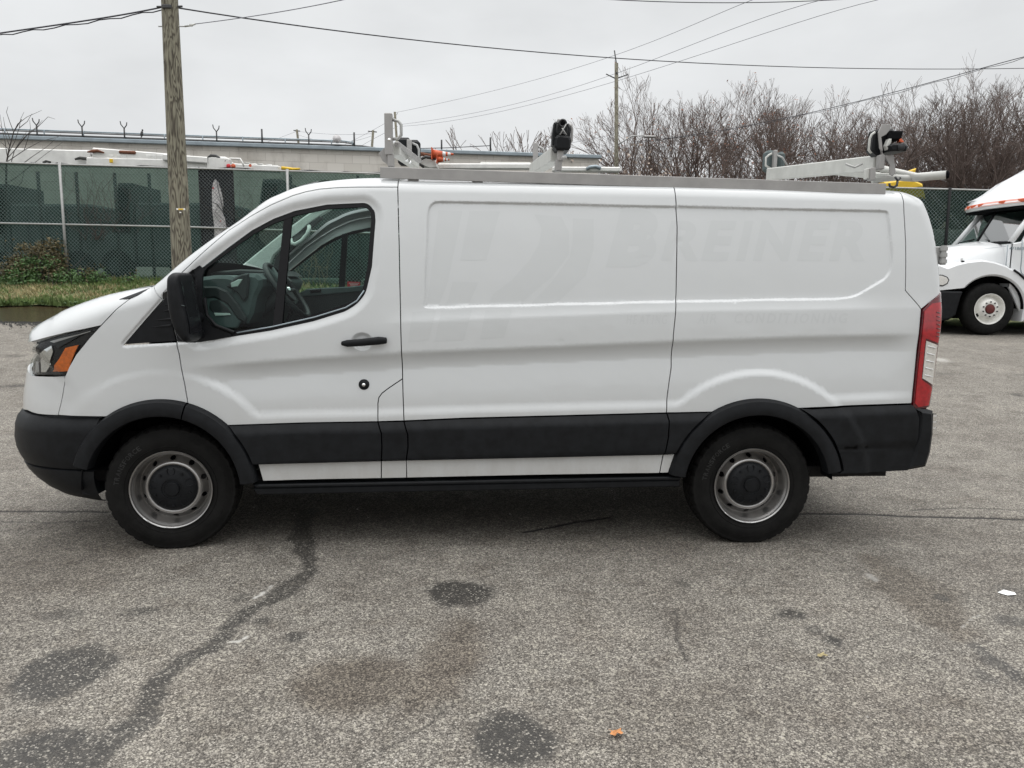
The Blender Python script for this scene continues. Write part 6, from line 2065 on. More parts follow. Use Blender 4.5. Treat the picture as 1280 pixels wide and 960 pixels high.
c_ = [Vector((wx0, wy0, 0)), Vector((wx1, wy1, 0)), Vector((wx1 - 1.8, wy1 + th, 0)), Vector((wx0 - 1.8, wy0 + th, 0))]
vs = [(p - Vector((wx0, wy0, 0))) + Vector((0, 0, z_)) for z_ in (0, 1) for p in c_]
vs = [Vector((v.x, v.y, 0 if i < 4 else (wz(c_[i - 4].x) - .6))) for i, v in enumerate(vs)]
mb.add(vs, [(0, 1, 5, 4), (1, 2, 6, 5), (2, 3, 7, 6), (3, 0, 4, 7), (4, 5, 6, 7)])
mb.build('wall', 'block_wall', wall, fixn=True)
def wpt(x, z, dy=-.05): return Vector((x, wally(x) + dy, z)) - WR
mb = MB(); a, b = wpt(wx0, wz(wx0) + .02), wpt(wx1 + .1, wz(wx1) + .02)
d = b - a; R = d.to_track_quat('X', 'Z').to_matrix(); mb.box((a + b) / 2, (d.length, .35, .17), R=R, bev=.02); mb.build('coping', 'coping', wall)
xr = atw(440, 184).x; xr2 = atw(462, 186).x
for dz_, r, m_, x_e in ((.17, .065, 'dark_pipe', xr2), (.40, .035, 'coping', xr), (.33, .025, 'dark_pipe', xr)):
    mb = MB(); pts = [wpt(wx0, wz(wx0) + dz_ + .03, .1), wpt(x_e - .4, wz(x_e) + dz_, .1)]
    if r < .1: pts += [wpt(x_e, wz(x_e) + dz_ - .05, .1), wpt(x_e + .25, wz(x_e) + .1, .1)]
    mb.tube(pts, r, 8); mb.build('roof_pipe', m_, wall)
for u in (6, 55, 104, 155, 205, 253, 303, 356, 414, 440):
    p = atw(u, 180); mb = MB(); mb.tube([wpt(p.x, wz(p.x) + .1, .08), wpt(p.x, wz(p.x) + .44, .08)], .028, 6); mb.build('pipe_bracket', 'coping', wall)
for u in (47, 103.5, 156, 271, 386):
    p = atw(u, 175); z_ = wz(p.x); mb = MB()
    mb.tube([wpt(p.x, z_ + .1, 0), wpt(p.x, z_ + .62, 0)], .035, 6)
    mb.tube([wpt(p.x, z_ + .60, 0), wpt(p.x - .13, z_ + .78, 0), wpt(p.x - .15, z_ + .92, 0)], .024, 6)
    mb.tube([wpt(p.x, z_ + .60, 0), wpt(p.x + .11, z_ + .75, 0), wpt(p.x + .13, z_ + .88, 0)], .024, 6)
    mb.build('wire_bracket', 'dark_pipe', wall)
for u in (328, 443, 500, 552, 613):
    p = atw(u, 185); z_ = wz(p.x); mb = MB(); mb.tube([wpt(p.x, z_ + .1, 0), wpt(p.x, z_ + .80 - .2 * (u < 600) * (u > 450), 0)], .045, 6); mb.build('wire_bracket', 'dark_pipe', wall)
p5, p6 = atw(505, 186), atw(614, 182)
mb = MB(); mb.tube([wpt(p5.x, p5.z, 0), wpt((p5.x + p6.x) / 2, (p5.z + p6.z) / 2 - .03, 0), wpt(p6.x, p6.z, 0)], .02, 5); mb.build('guard_wire', 'wire', wall)
mb = MB(); p = atw(422, 180); q = wpt(p.x, wz(p.x) + .45, -.05); mb.lathe([(0, -.25), (.18, -.2), (.2, 0), (.15, .25), (0, .3)], 12, tuple(q)); mb.build('valve', 'tarp_white', wall)
vent = thing('roof_vent', 'round mushroom roof vent behind the two cones', 'roof vent', (0, 0, 0))
p = at(526, 186, 43); vent.location = (p.x, 43, wz(p.x))
mb = MB(); mb.tube([(0, 0, 0), (0, 0, .35)], .32, 16); mb.build('neck', 'rack_pale', vent)
mb = MB(); mb.tube([(0, 0, .3), (0, 0, .42)], .45, 16); mb.tube([(0, 0, .42), (0, 0, .55)], .32, 16); mb.build('cap', 'rack_pale', vent, auto=40)
bird = thing('bird', 'small dark bird perched on the roof pipe near the wooden pole', 'bird', atw(177.8, 171, .1))
mb = MB(); mb.tube([(-.03, 0, 0), (-.02, 0, .08), (0, 0, .2), (.02, 0, .28)], [.02, .07, .06, .02], 8)
mb.tube([(.02, 0, .26), (.03, 0, .31), (.05, 0, .33)], [.03, .045, .02], 8); mb.tube([(-.03, 0, .05), (-.08, 0, -.12)], [.03, .01], 6); mb.build('body', 'dark_pipe', bird)

# ================================================================== YARD: bucket trucks, cones, machines
def boomtruck(u0, u1, Y, vroof, label, boom_v, flip=1):
    """white bucket truck seen mostly through the screen; boom stowed along the roof"""
    a = at(u0, 300, Y).x; b = at(u1, 300, Y).x; zb = g1((a + b) / 2, Y)
    r = thing('bucket_truck', label, 'bucket truck', ((a + b) / 2, Y, zb))
    L = b - a; ztop = at((u0 + u1) / 2, vroof, Y).z - zb
    def loc(x, z, y=0): return Vector((x, y, z))
    mb = MB(); mb.box((L * .12, 1.1, 1.35 + .1), (L * .72, 2.2, ztop - 1.0), bev=.08); mb.build('service_body', 'yard_white_shaded', r)
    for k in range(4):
        mb = MB(); mb.box((-L * .16 + k * L * .17, -.02, 1.45), (L * .14, .04, ztop - 1.4), bev=.015); d = mb.build('locker_door', 'yard_white_shaded', r)
    mb = MB(); mb.prism([(-L * .5, .6), (-L * .5, 1.35), (-L * .42, 1.5), (-L * .36, ztop + .05), (-L * .26, ztop + .05), (-L * .26, .6)], 0, 2.1, .05); cabm = mb.build('cab', 'yard_white_shaded', r)
    mb = MB(); mb.prism([(-L * .40, 1.5), (-L * .355, ztop - .1), (-L * .28, ztop - .1), (-L * .28, 1.5)], -.02, .03); mb.build('window', 'dark_void', cabm)
    for x_ in (-L * .40, L * .12, L * .34):
        w = part_empty('wheel', r, (x_, -.03, .5)); mb = MB(); mb.lathe([(0, -.02), (.22, 0), (.26, -.03), (.46, -.03), (.5, .05), (.5, .25), (0, .25)], 28); mb.build('tyre', 'rubber', w, auto=35)
        mb = MB(); mb.lathe([(0, -.03), (.2, -.035), (.25, -.045)], 20); mb.build('rim', 'yard_dark', w)
    mb = MB(); mb.box((0, 1.1, .62), (L * .98, 1.2, .3)); mb.build('frame', 'chassis', r)
    return r, Vector(((a + b) / 2, Y, zb))
t1, o1 = boomtruck(-22, 120, 25.5, 232, 'white bucket truck behind the screen at the far left', 0)
t2, o2 = boomtruck(128, 292, 24.5, 231, 'white bucket truck behind the screen with its boom above the fence beside the wooden pole', 0)
t3, o3 = boomtruck(300, 520, 26.5, 226, 'white service truck behind the screen beside the hanging tarp', 0)
def prt(root, off, nm, m_, fn, par=None, **k):
    mb = MB(); fn(mb); mb.v = [tuple(Vector(p) - off) for p in mb.v]; return mb.build(nm, m_, par or root, **k)
def beam(mb, u0, v0, u1, v1, Y, h, w=.3, bev=.03):
    a, b = at(u0, v0, Y), at(u1, v1, Y); d = b - a; mb.box((a + b) / 2, (d.length, w, h), R=d.to_track_quat('X', 'Z').to_matrix(), bev=bev)
# long low boom above the left end of the fence
prt(t1, o1, 'boom', 'boom_white', lambda m: beam(m, -30, 195, 112, 199, 25.5, .50, .4))
prt(t1, o1, 'boom_cover', 'tarp_white', lambda m: beam(m, 30, 190.5, 118, 191.5, 25.7, .16, .3))
prt(t1, o1, 'fairlead', 'yard_mid', lambda m: m.tube([at(94, 199, 25.2), at(100, 197.5, 25.2), at(108, 198.5, 25.2), at(114, 203, 25.2), at(118, 204, 25.2)], [.03, .05, .05, .06, .03], 8))
prt(t1, o1, 'hose_coil', 'yard_mid', lambda m: m.tube([at(54, 203.5, 25.2), at(58, 201.5, 25.2), at(63, 203, 25.2)], .04, 6))
prt(t2, o2, 'boom', 'boom_white', lambda m: beam(m, 118, 191.5, 232, 200.5, 24.5, .30, .3))
prt(t2, o2, 'lower_boom', 'boom_white', lambda m: beam(m, 112, 203, 290, 207.5, 24.5, .26, .4))
prt(t2, o2, 'jib', 'boom_white', lambda m: beam(m, 205, 197, 262, 201, 24.3, .20, .25))
for u in (140, 150.5, 156, 186, 193, 200, 205):
    prt(t2, o2, 'strut', 'boom_white', lambda m: beam(m, u, 194, u + .8, 205, 24.4, .14, .14, .01))
prt(t2, o2, 'boom_shadow_gap', 'dark_pipe', lambda m: beam(m, 120, 198.5, 215, 202.5, 24.75, .20, .1))
prt(t2, o2, 'rust_bracket', 'rust', lambda m: m.tube([at(109, 190, 24.3), at(116, 189, 24.3), at(122, 188.5, 24.3), at(130, 191, 24.3)], [.02, .05, .045, .02], 8))
prt(t2, o2, 'winch', 'rust', lambda m: beam(m, 150, 190.3, 171, 191.3, 24.4, .10, .2))
prt(t2, o2, 'turret', 'boom_white', lambda m: beam(m, 262, 205, 287, 206, 24.2, .42, .5, .06))
prt(t2, o2, 'hose', 'dark_pipe', lambda m: m.tube([at(262, 205, 24), at(261, 197, 24), at(264, 194.5, 24), at(270, 195, 24), at(276, 199, 24), at(282, 202, 24)], .05, 8))
prt(t2, o2, 'lamp', 'sticker_red', lambda m: m.lathe([(0, -.02), (.06, -.02), (.07, .02)], 14, tuple(at(285.5, 207.5, 23.9))))
prt(t2, o2, 'lamp', 'orange_plastic', lambda m: m.lathe([(0, -.02), (.06, -.02), (.07, .02)], 14, tuple(at(291.5, 207.5, 23.9))))
prt(t2, o2, 'yellow_clip', 'yellow_paint', lambda m: beam(m, 137, 201, 141, 201.2, 24.2, .12, .05, .01))
prt(t2, o2, 'guard_rail', 'boom_white', lambda m: m.tube([at(285, 203, 24.3), at(287, 198, 24.3), at(300, 198.5, 24.3), at(303, 203, 24.3), at(305, 208, 24.3)], .03, 6))
prt(t3, o3, 'boom', 'boom_white', lambda m: beam(m, 293, 209, 350, 212, 26.5, .22, .3))
for k, (u, v) in enumerate(((306, 204), (314, 205), (322, 205), (333, 206), (340, 207))):
    prt(t3, o3, 'rail_loop', 'boom_white' if k % 2 else 'rack_pale', lambda m: m.tube([at(u, v + 6, 26.4), at(u + .5, v, 26.4), at(u + 6, v + .3, 26.4), at(u + 7, v + 6, 26.4)], .03, 6))
prt(t3, o3, 'hydraulic_tip', 'yellow_paint', lambda m: m.tube([at(352, 210, 26.4), at(366, 211.5, 26.4), at(375, 211, 26.4)], [.06, .05, .03], 6))
prt(t3, o3, 'side_lamp', 'orange_plastic', lambda m: m.lathe([(0, -.02), (.05, -.02)], 12, tuple(at(313, 207, 26.2))))
# boom tip beyond the van roof with two cones stacked on it
t4 = thing('bucket_truck', 'white bucket truck whose boom tip with hoses shows just over the van roof', 'bucket truck', (at(560, 300, 23).x, 23, 1.0)); o4 = Vector(t4.location)
prt(t4, o4, 'bucket', 'boom_white', lambda m: m.prism([(at(u, v, 22.9).x, at(u, v, 22.9).z) for u, v in ((524, 199), (530, 196.5), (544, 197), (547, 204), (549, 212), (538, 213), (526, 208))], 22.6, 23.3, .04))
prt(t4, o4, 'hose', 'dark_pipe', lambda m: m.tube([at(545, 198.5, 22.5), at(532, 196, 22.5), at(525, 199.5, 22.5), at(524, 205, 22.5), at(530, 208.5, 22.5)], .045, 8))
prt(t4, o4, 'boom', 'boom_white', lambda m: beam(m, 548, 208.5, 672, 208.5, 23, .16, .3))
prt(t4, o4, 'inner_boom', 'rack_pale', lambda m: beam(m, 600, 206.5, 664, 207, 23.1, .16, .25))
prt(t4, o4, 'boom_bracket', 'rust', lambda m: beam(m, 525, 192.5, 546, 196.5, 22.7, .10, .2))
prt(t4, o4, 'rear_boom', 'boom_white', lambda m: beam(m, 690, 212, 775, 212.5, 23.2, .14, .3))
prt(t4, o4, 'fairing_arc', 'coping', lambda m: m.tube([at(733, 211.5, 23), at(738, 208.7, 23), at(745, 208, 23), at(751, 210.5, 23)], .05, 6))
prt(t4, o4, 'frame', 'yard_white_shaded', lambda m: m.box(at(600, 290, 24), (5.5, 2.0, 2.4), bev=.1))
for (u0, v0, u1, v1, lab) in ((541, 192.5, 567, 192.8, 'larger orange and white traffic cone lying on the boom over the van roof'), (547, 199, 562, 199.8, 'smaller orange and white traffic cone lying below the larger one on the boom')):
    c = thing('traffic_cone', lab, 'traffic cone', at(u0, v0, 22.4)); p0 = Vector(c.location); d = at(u1, v1, 22.4) - p0
    s = .13 if u0 < 545 else .10
    for i, (t0, t1_, m_) in enumerate(((0, .48, 'orange_plastic'), (.48, .62, 'white_print'), (.62, .72, 'orange_plastic'), (.72, .86, 'white_print'), (.86, 1.0, 'orange_plastic'))):
        mb = MB(); mb.tube([d * t0, d * t1_], [s * (1 - t0 * .82), s * (1 - t1_ * .82)], 14); mb.build('band' if i % 2 else 'cone_section', m_, c)
    mb = MB(); mb.box(d * -.03, (.03, s * 2.4, s * 2.6), R=d.to_track_quat('X', 'Z').to_matrix(), bev=.01); mb.build('base', 'orange_plastic', c)
# yellow excavator glimpsed over the right fence
ex = thing('excavator', 'yellow machine showing above the right fence behind the rack tubes', 'excavator', (at(1115, 240, 26).x, 26, .9)); eo = Vector(ex.location)
prt(ex, eo, 'body', 'yellow_paint', lambda m: m.prism([(at(u, v, 26).x, at(u, v, 26).z) for u, v in ((1096, 250), (1098, 229), (1122, 226), (1133, 225.5), (1146, 231.5), (1150, 250))], 25.6, 27.6, .06))
prt(ex, eo, 'arm', 'yellow_paint', lambda m: m.prism([(at(u, v, 26).x, at(u, v, 26).z) for u, v in ((1132, 228), (1134, 214), (1142, 211), (1140, 218), (1144, 231))], 25.8, 26.1, .03))
prt(ex, eo, 'track_frame', 'chassis', lambda m: m.box(eo + Vector((0, .8, .5)), (3.4, 2.2, .9), bev=.2))
hs1 = thing('house', 'small tan house far behind the bare trees at the right', 'house', (at(1165, 240, 70).x, 70, .8)); ho = Vector(hs1.location)
prt(hs1, ho, 'wall', 'tan_wall', lambda m: m.box(ho + Vector((0, 3, 4.0)), (7.5, 6, 8)))
prt(hs1, ho, 'roof', 'rust', lambda m: m.prism([(ho.x - 4.2, ho.z + 8), (ho.x + 4.2, ho.z + 8), (ho.x, ho.z + 9.8)], 69.6, 76.4))
for k in range(3):
    prt(hs1, ho, 'window', 'dark_void', lambda m: m.box(ho + Vector((-2.4 + k * 2.4, -.02, 6.4)), (.9, .1, 1.2)))

# dark spoil and pallets behind the right fence to give the screen its patches
def heap(name, x, y, w, h, label, cat, m_, seed):
    rr_ = random.Random(seed); vs = []; n1_, n2_ = 16, 10
    for j in range(n2_ + 1):
        for i in range(n1_ + 1):
            a = (i / n1_ - .5) * w; b = (j / n2_) * 3.0; e = max(0, 1 - (2 * i / n1_ - 1) ** 2) ** .7 * (1 - (2 * j / n2_ - 1) ** 2) ** .6
            vs.append((a, b, h * e * (1 + .25 * noise.noise((a * .9 + seed, b * .9, 0)))))
    mb = MB(); mb.add(vs, [(j * (n1_ + 1) + i, j * (n1_ + 1) + i + 1, (j + 1) * (n1_ + 1) + i + 1, (j + 1) * (n1_ + 1) + i) for j in range(n2_) for i in range(n1_)], True)
    o = mb.build(name, m_, loc=(x, y, g1(x, y)), fixn=False); return tag(o, label, cat)
heap('mulch_heap', 11.8, 21.6, 6.5, 2.5, 'dark brown mulch heap behind the right fence screen', 'heap', 'bark', 1)
heap('soil_heap', 17.0, 22.5, 7, 3.0, 'grey soil heap behind the far right fence screen', 'heap', 'yard_mid', 3)

# ================================================================== BARE TREES
def branches(seed, H, spread=.5, levels=6, r0=.14, n0=4, up=.35, twig_r=.009, dens=1.0, start=.12):
    R_ = random.Random(seed)
    T = []; C_ = []; tips = []
    def grow(p, d, L, r, lv):
        n = 3 if lv < 4 else 2
        q = p; dd = d
        for s in range(n):
            dd = (dd + Vector((R_.gauss(0, .10), R_.gauss(0, .10), R_.gauss(0, .07) + up * .05))).normalized()
            q2 = q + dd * L / n
            ra = r * (1 - .30 * s / n); rb = r * (1 - .30 * (s + 1) / n)
            (T if lv < 2 else C_).append((q, q2, max(ra, twig_r), max(rb, twig_r)))
            q = q2
            if lv < levels and s < n - 1 and R_.random() < .62 * dens:
                side = Vector((R_.gauss(0, 1), R_.gauss(0, 1), R_.gauss(0, .5))).normalized()
                grow(q, (dd * .75 + side * (.55 + spread * .5)).normalized(), L * R_.uniform(.45, .68), rb * .52, lv + 1 + (R_.random() < .25))
        if lv < levels:
            k = 2 if R_.random() < .80 else 3
            for i in range(k):
                side = Vector((R_.gauss(0, 1), R_.gauss(0, 1), R_.gauss(0, .35) + .25)).normalized()
                grow(q, (dd + side * spread).normalized(), L * R_.uniform(.62, .84), r * (.70 if lv < 2 else .58), lv + 1)
        else: tips.append(q)
    h0 = H * start
    T.append((Vector((0, 0, -.3)), Vector((0, 0, h0)), r0 * 1.3, r0))
    for i in range(n0):
        a = 2 * pi * (i + R_.random() * .6) / n0
        grow(Vector((0, 0, h0 * (.6 + .4 * R_.random()))), Vector((cos(a) * spread * 1.15, sin(a) * spread * 1.15, 1.0)).normalized(), H * .25, r0 * .72, 0)
    return T, C_, tips
def seg_mesh(name, segs, m_, parent, flat_tips=None):
    P0 = np.array([tuple(s[0]) for s in segs]); P1 = np.array([tuple(s[1]) for s in segs]); ra = np.array([s[2] for s in segs]); rb = np.array([s[3] for s in segs])
    D = P1 - P0; D /= np.linalg.norm(D, axis=1)[:, None] + 1e-9
    A = np.cross(D, np.array([0.3, 1.0, .2])); A /= np.linalg.norm(A, axis=1)[:, None] + 1e-9
    B = np.cross(D, A); n = len(segs)
    V = np.zeros((n, 6, 3))
    for k in range(3):
        t = 2 * pi * k / 3
        V[:, k] = P0 + (A * cos(t) + B * sin(t)) * ra[:, None]
        V[:, 3 + k] = P1 + (A * cos(t) + B * sin(t)) * rb[:, None]
    base_ = (np.arange(n) * 6)[:, None]
    F = np.concatenate([base_ + np.array([[k, (k + 1) % 3, 3 + (k + 1) % 3, 3 + k]]) for k in range(3)], 0)
    me = bpy.data.meshes.new(name); me.vertices.add(n * 6); me.vertices.foreach_set('co', V.ravel())
    me.loops.add(F.size); me.loops.foreach_set('vertex_index', F.ravel()); me.polygons.add(len(F)); me.polygons.foreach_set('loop_start', np.arange(len(F)) * 4)
    me.polygons.foreach_set('use_smooth', np.ones(len(F), bool)); me.update(calc_edges=True); me.materials.append(MATS[m_])
    o = bpy.data.objects.new(name, me); COL.objects.link(o); o.parent = parent; return o
def leaf_mesh(name, pts, s, m_, parent, R_, n):
    vs = []; fs = []
    for _ in range(n):
        p = R_.choice(pts) + Vector((R_.gauss(0, .06), R_.gauss(0, .06), R_.gauss(0, .06)))
        a = Vector((R_.gauss(0, 1), R_.gauss(0, 1), R_.gauss(0, 1))).normalized() * s * R_.uniform(.6, 1.3); b = a.orthogonal().normalized() * s * .6
        k = len(vs); vs += [tuple(p - a), tuple(p + b), tuple(p + a), tuple(p - b)]; fs.append((k, k + 1, k + 2, k + 3))
    mb = MB(); mb.add(vs, fs); o = mb.build(name, m_, parent, fixn=False); o['kind'] = 'stuff'; return o
def tree(u, vtop, Y, label, seed, name='bare_tree', cat='tree', leaves=0, lm='dead_leaf', bark='bark', tw='twig', group='bare trees beyond the yard', ls=.07, u_base=None, **k):
    x = at(u, 300, Y).x; zb = max(.3, g1(x, min(Y, 30)) - .3); H = at(u, vtop, Y).z - zb
    t = thing(name, label, cat, (x, Y, zb), random.Random(seed).uniform(0, 6), group)
    T, C_, tips = branches(seed, 10.0, **k)
    zt = np.percentile([p.z for p in tips], 99.7); f = H / zt
    sc = lambda S: [(a * f, b * f, r, q) for a, b, r, q in S]
    global NSEG; NSEG += len(C_)
    seg_mesh('trunk', sc(T), bark, t); seg_mesh('crown', sc(C_), tw, t)
    if leaves: leaf_mesh('dead_leaves' if lm == 'dead_leaf' else 'leaves', [p * f for p in tips], ls, lm, t, random.Random(seed + 1), leaves)
    return t
NSEG = 0
TR = [(832, 102, 52, 'tallest rounded bare tree just right of the thin pole', dict(spread=.42, leaves=450, n0=5)),
      (876, 128, 60, 'bare tree crowding the right side of the tallest rounded tree', dict(spread=.42, n0=4)),
      (905, 133, 50, 'spreading bare tree with brown leaves left of the sunken rear rack handle', dict(spread=.62, leaves=480)),
      (938, 142, 62, 'narrow pale bare tree behind the leafy spreading one', dict(spread=.35)),
      (966, 110, 54, 'upright bare tree with a pointed leafy top above the far rack post', dict(spread=.34, leaves=420)),
      (1003, 142, 57, 'rounded bare tree above the left half of the rear cross bar', dict(spread=.5, leaves=150)),
      (1043, 122, 50, 'dark forked bare tree above the middle of the rear cross bar', dict(spread=.55)),
      (1085, 156, 62, 'hazy bare tree behind the rear ladder clamp', dict(spread=.5)),
      (1122, 128, 52, 'reddish dense bare tree right of the rear ladder clamp', dict(spread=.5, bark='bark_red', n0=5)),
      (1160, 116, 48, 'wide reddish bare tree above the rack tube end', dict(spread=.55, bark='bark_red', n0=6)),
      (1192, 124, 58, 'reddish bare tree between the two tallest right hand trees', dict(spread=.48, bark='bark_red')),
      (1215, 97, 50, 'tall dark multi stemmed bare tree above the truck visor', dict(spread=.40, n0=6, r0=.17)),
      (1250, 112, 46, 'bare tree leaning over the truck roof', dict(spread=.5)),
      (1285, 106, 50, 'bare tree at the right edge of the photo', dict(spread=.5, leaves=120)),
      (1325, 120, 52, 'bare tree cut by the right edge of the photo', dict(spread=.5)),
      (1375, 110, 50, 'bare tree outside the right edge of the photo', dict(spread=.5))]
for i, (u, v, Y, lab, kw) in enumerate(TR):
    k = dict(levels=6, r0=.17, seed=100 + i); k.update(kw)
    if i in (0, 4, 8, 9, 10, 11): k.update(levels=7, dens=.62, twig_r=.007)
    tree(u, v, Y, lab, **k)
for i, (u, v, Y, lab) in enumerate(((640, 163, 62, 'small pale bare tree above the wall left of the middle rack post'), (658, 172, 64, 'smaller pale bare tree just behind the middle rack post'))):
    tree(u, v, Y, lab, seed=300 + i, levels=5, spread=.35, twig_r=.018, tw='twig', group='small bare trees above the wall')
for i, (u, v, Y, lab) in enumerate(((742, 184, 44, 'bush with pale dried leaves at the end of the block wall'), (722, 186, 46, 'thin bush with pale dried leaves in front of the wall end'), (762, 192, 45, 'low bush with dried leaves at the foot of the thin pole'), (790, 196, 47, 'low bush with dried leaves right of the thin pole'))):
    tree(u, v, Y, lab, seed=330 + i, name='bush', cat='bush', levels=5, spread=.42, leaves=420, lm='tan_leaf' if 'tan_leaf' in MATS else 'dead_leaf', group='bushes by the wall end', ls=.10)
# continuous thicket low down behind the row
U0 = thing('thicket', 'tangled brown undergrowth along the foot of the bare trees', 'thicket', (at(1000, 240, 62).x, 62, .6))
SG = []; R_ = random.Random(77)
for k in range(1000):
    u = R_.uniform(775, 1420); Y = R_.uniform(50, 72); x = at(u, 240, Y).x - U0.location.x; h = R_.uniform(1.5, 6.0) * (.75 + .25 * noise.noise((u * .02, 1, 1)))
    z0_ = h * R_.uniform(.2, .8); d = Vector((R_.gauss(0, .8), R_.gauss(0, .5), R_.uniform(.4, 2.0)))
    a = Vector((x, Y - 62, z0_)); b = a + d * .6; c = b + (d + Vector((R_.gauss(0, .5), 0, R_.gauss(0, .3)))) * .5
    SG += [(a, b, .016, .012), (b, c, .012, .008)]
seg_mesh('undergrowth', SG, 'bark_red', U0)['kind'] = 'stuff'

# sapling at the left edge, in front of the wall
sp = thing('sapling', 'thin bare sapling rising over the fence at the left edge', 'sapling', (at(12, 300, 20.9).x, 20.9, g1(-13, 20.9))); so_ = Vector(sp.location)
S = []
def stem(pts, r0_, r1_, Y=20.9):
    P3 = [at(u, v, Y) - so_ for u, v in pts]
    for i in range(len(P3) - 1):
        S.append((P3[i], P3[i + 1], r0_ + (r1_ - r0_) * i / (len(P3) - 1), r0_ + (r1_ - r0_) * (i + 1) / (len(P3) - 1)))
stem([(6, 330), (7, 240), (8, 203), (11, 187), (17, 165), (27, 149)], .035, .010)
for pts in ([(9, 198), (20, 186), (36, 166), (47, 158), (53, 150)], [(17, 165), (22, 155), (34, 146), (52, 138)], [(12, 183), (6, 166), (-4, 150)], [(11, 187), (4, 180), (-6, 172)], [(8, 203), (30, 188), (50, 177), (73, 171), (76, 168)], [(10, 192), (18, 178), (24, 160), (26, 148), (30, 140)],
            [(30, 188), (34, 176), (38, 160), (37, 150)], [(20, 186), (30, 172), (46, 160), (60, 146), (69, 149)], [(9, 196), (6, 176), (2, 158), (0, 143)], [(28, 205), (40, 196), (58, 184), (70, 173)], [(14, 203), (18, 188), (28, 172), (33, 165)], [(13, 175), (6, 158), (4, 146)], [(7, 230), (20, 222), (40, 206), (58, 192), (78, 178)],
            [(7, 260), (16, 240), (27, 228), (30, 214), (44, 204)], [(8, 215), (-6, 200), (-14, 190)], [(17, 165), (12, 152), (8, 140), (10, 133)], [(24, 160), (34, 152), (40, 142)]):
    stem(pts, .012, .004)
seg_mesh('stems', S, 'bark', sp)
# creeper on the fence, seen beside the sapling and through the cab window
def creeper(uc, v0, v1, seed, label, n, m_, du=16, Y=FY - .03):
    R_ = random.Random(seed); b0 = at(uc, v1, Y); t = thing('creeper', label, 'creeper', (b0.x, Y, b0.z)); S_ = []
    for k in range(n):
        u = uc + R_.gauss(0, du * .4); v = v1; p = at(u, v, Y) - b0; r = R_.uniform(.004, .009); du_ = R_.gauss(0, 2)
        while v > v0 + R_.uniform(-8, 30):
            du_ = du_ * .7 + R_.gauss(0, 2.6); u += du_; v -= R_.uniform(3, 9); q = at(u, v, Y + R_.uniform(-.03, .02)) - b0
            S_.append((p, q, r, r * .92)); p = q; r *= .93
            if R_.random() < .35:
                q2 = at(u + R_.gauss(0, 9), v - R_.uniform(-4, 9), Y - .02) - b0; S_.append((p, q2, r * .7, r * .4))
    seg_mesh('stems', S_, m_, t)['kind'] = 'stuff'; return t
creeper(118, 212, 300, 5, 'leafless brown creeper on the fence between the first two galvanized posts', 16, 'bark_red', 22)
creeper(150, 212, 290, 8, 'thin grey creeper near the top of the fence left of the wooden pole', 10, 'bark', 26)
creeper(392, 296, 352, 11, 'pale dry creeper on the fence seen through the cab windows', 12, 'twig_tan', 26)
creeper(300, 214, 300, 16, 'faint creeper stems on the fence right of the black meshed panel', 9, 'bark', 20)

# shrubs at the fence foot
def shrub(u, vb, h, w, Y, label, seed, nb, ng, group='shrubs at the foot of the fence'):
    b0 = at(u, vb, Y); zb = g1(b0.x, Y) + .03
    t = thing('shrub', label, 'shrub', (b0.x, Y, zb), 0, group); R_ = random.Random(seed)
    S_ = []
    for k in range(max(8, int(26 * w))):
        a = Vector((R_.gauss(0, w * .28), R_.gauss(0, .12), 0)); d = Vector((R_.gauss(0, .3), R_.gauss(0, .15), 1)).normalized(); L = h * R_.uniform(.5, 1)
        S_.append((a, a + d * L * .5, .012, .008)); S_.append((a + d * L * .5, a + d * L + Vector((R_.gauss(0, .08), 0, 0)), .008, .004))
    seg_mesh('stems', S_, 'bark', t)
    for nm, n, m_, z0_, z1_ in (('brown_leaves', nb, 'leaf_brown', .25, 1.0), ('green_leaves', ng, 'leaf_green', .0, .6)):
        vs = []; fs = []
        cl = [(R_.gauss(0, w * .3), R_.gauss(0, .14), h * R_.uniform(z0_, z1_)) for _ in range(26)]
        for _ in range(n):
            c = R_.choice(cl); e = 1 - min(1, c[2] / h) * .5
            p = Vector((c[0] * e + R_.gauss(0, .09), c[1] + R_.gauss(0, .07), max(.02, c[2] + R_.gauss(0, .08))))
            a = Vector((R_.gauss(0, 1), R_.gauss(0, 1), R_.gauss(0, .8))).normalized() * R_.uniform(.018, .042); b = a.orthogonal().normalized() * a.length * .55
            k = len(vs); vs += [tuple(p - a), tuple(p + b), tuple(p + a), tuple(p - b)]; fs.append((k, k + 1, k + 2, k + 3))
        if n:
            mb = MB(); mb.add(vs, fs); mb.build(nm, m_, t, fixn=False)['kind'] = 'stuff'
    return t
shrub(50, 352, .92, 1.0, 19.7, 'larger brown topped evergreen shrub at the first galvanized post', 1, 1500, 1700)
shrub(70, 352, 1.05, .5, 19.75, 'tall rusty brown shrub touching the first galvanized post', 2, 1300, 300)
shrub(22, 351, .65, .7, 19.7, 'olive shrub at the left end of the fence foot', 3, 900, 900)
shrub(36, 354, .45, .9, 19.5, 'low dark green shrub in front of the brown topped one', 4, 300, 1500)
shrub(75, 353, .42, .6, 19.5, 'bright green low shrub below the first galvanized post', 5, 200, 1100)
shrub(112, 351, .40, .5, 19.7, 'small green shrub right of the first galvanized post', 6, 120, 700)
shrub(165, 352, .22, .25, 19.8, 'tiny green sprig at the fence foot beside the van hood', 7, 20, 160)
shrub(125, 352, .30, .3, 19.8, 'tiny green weed between the small shrub and the van hood', 9, 20, 240)

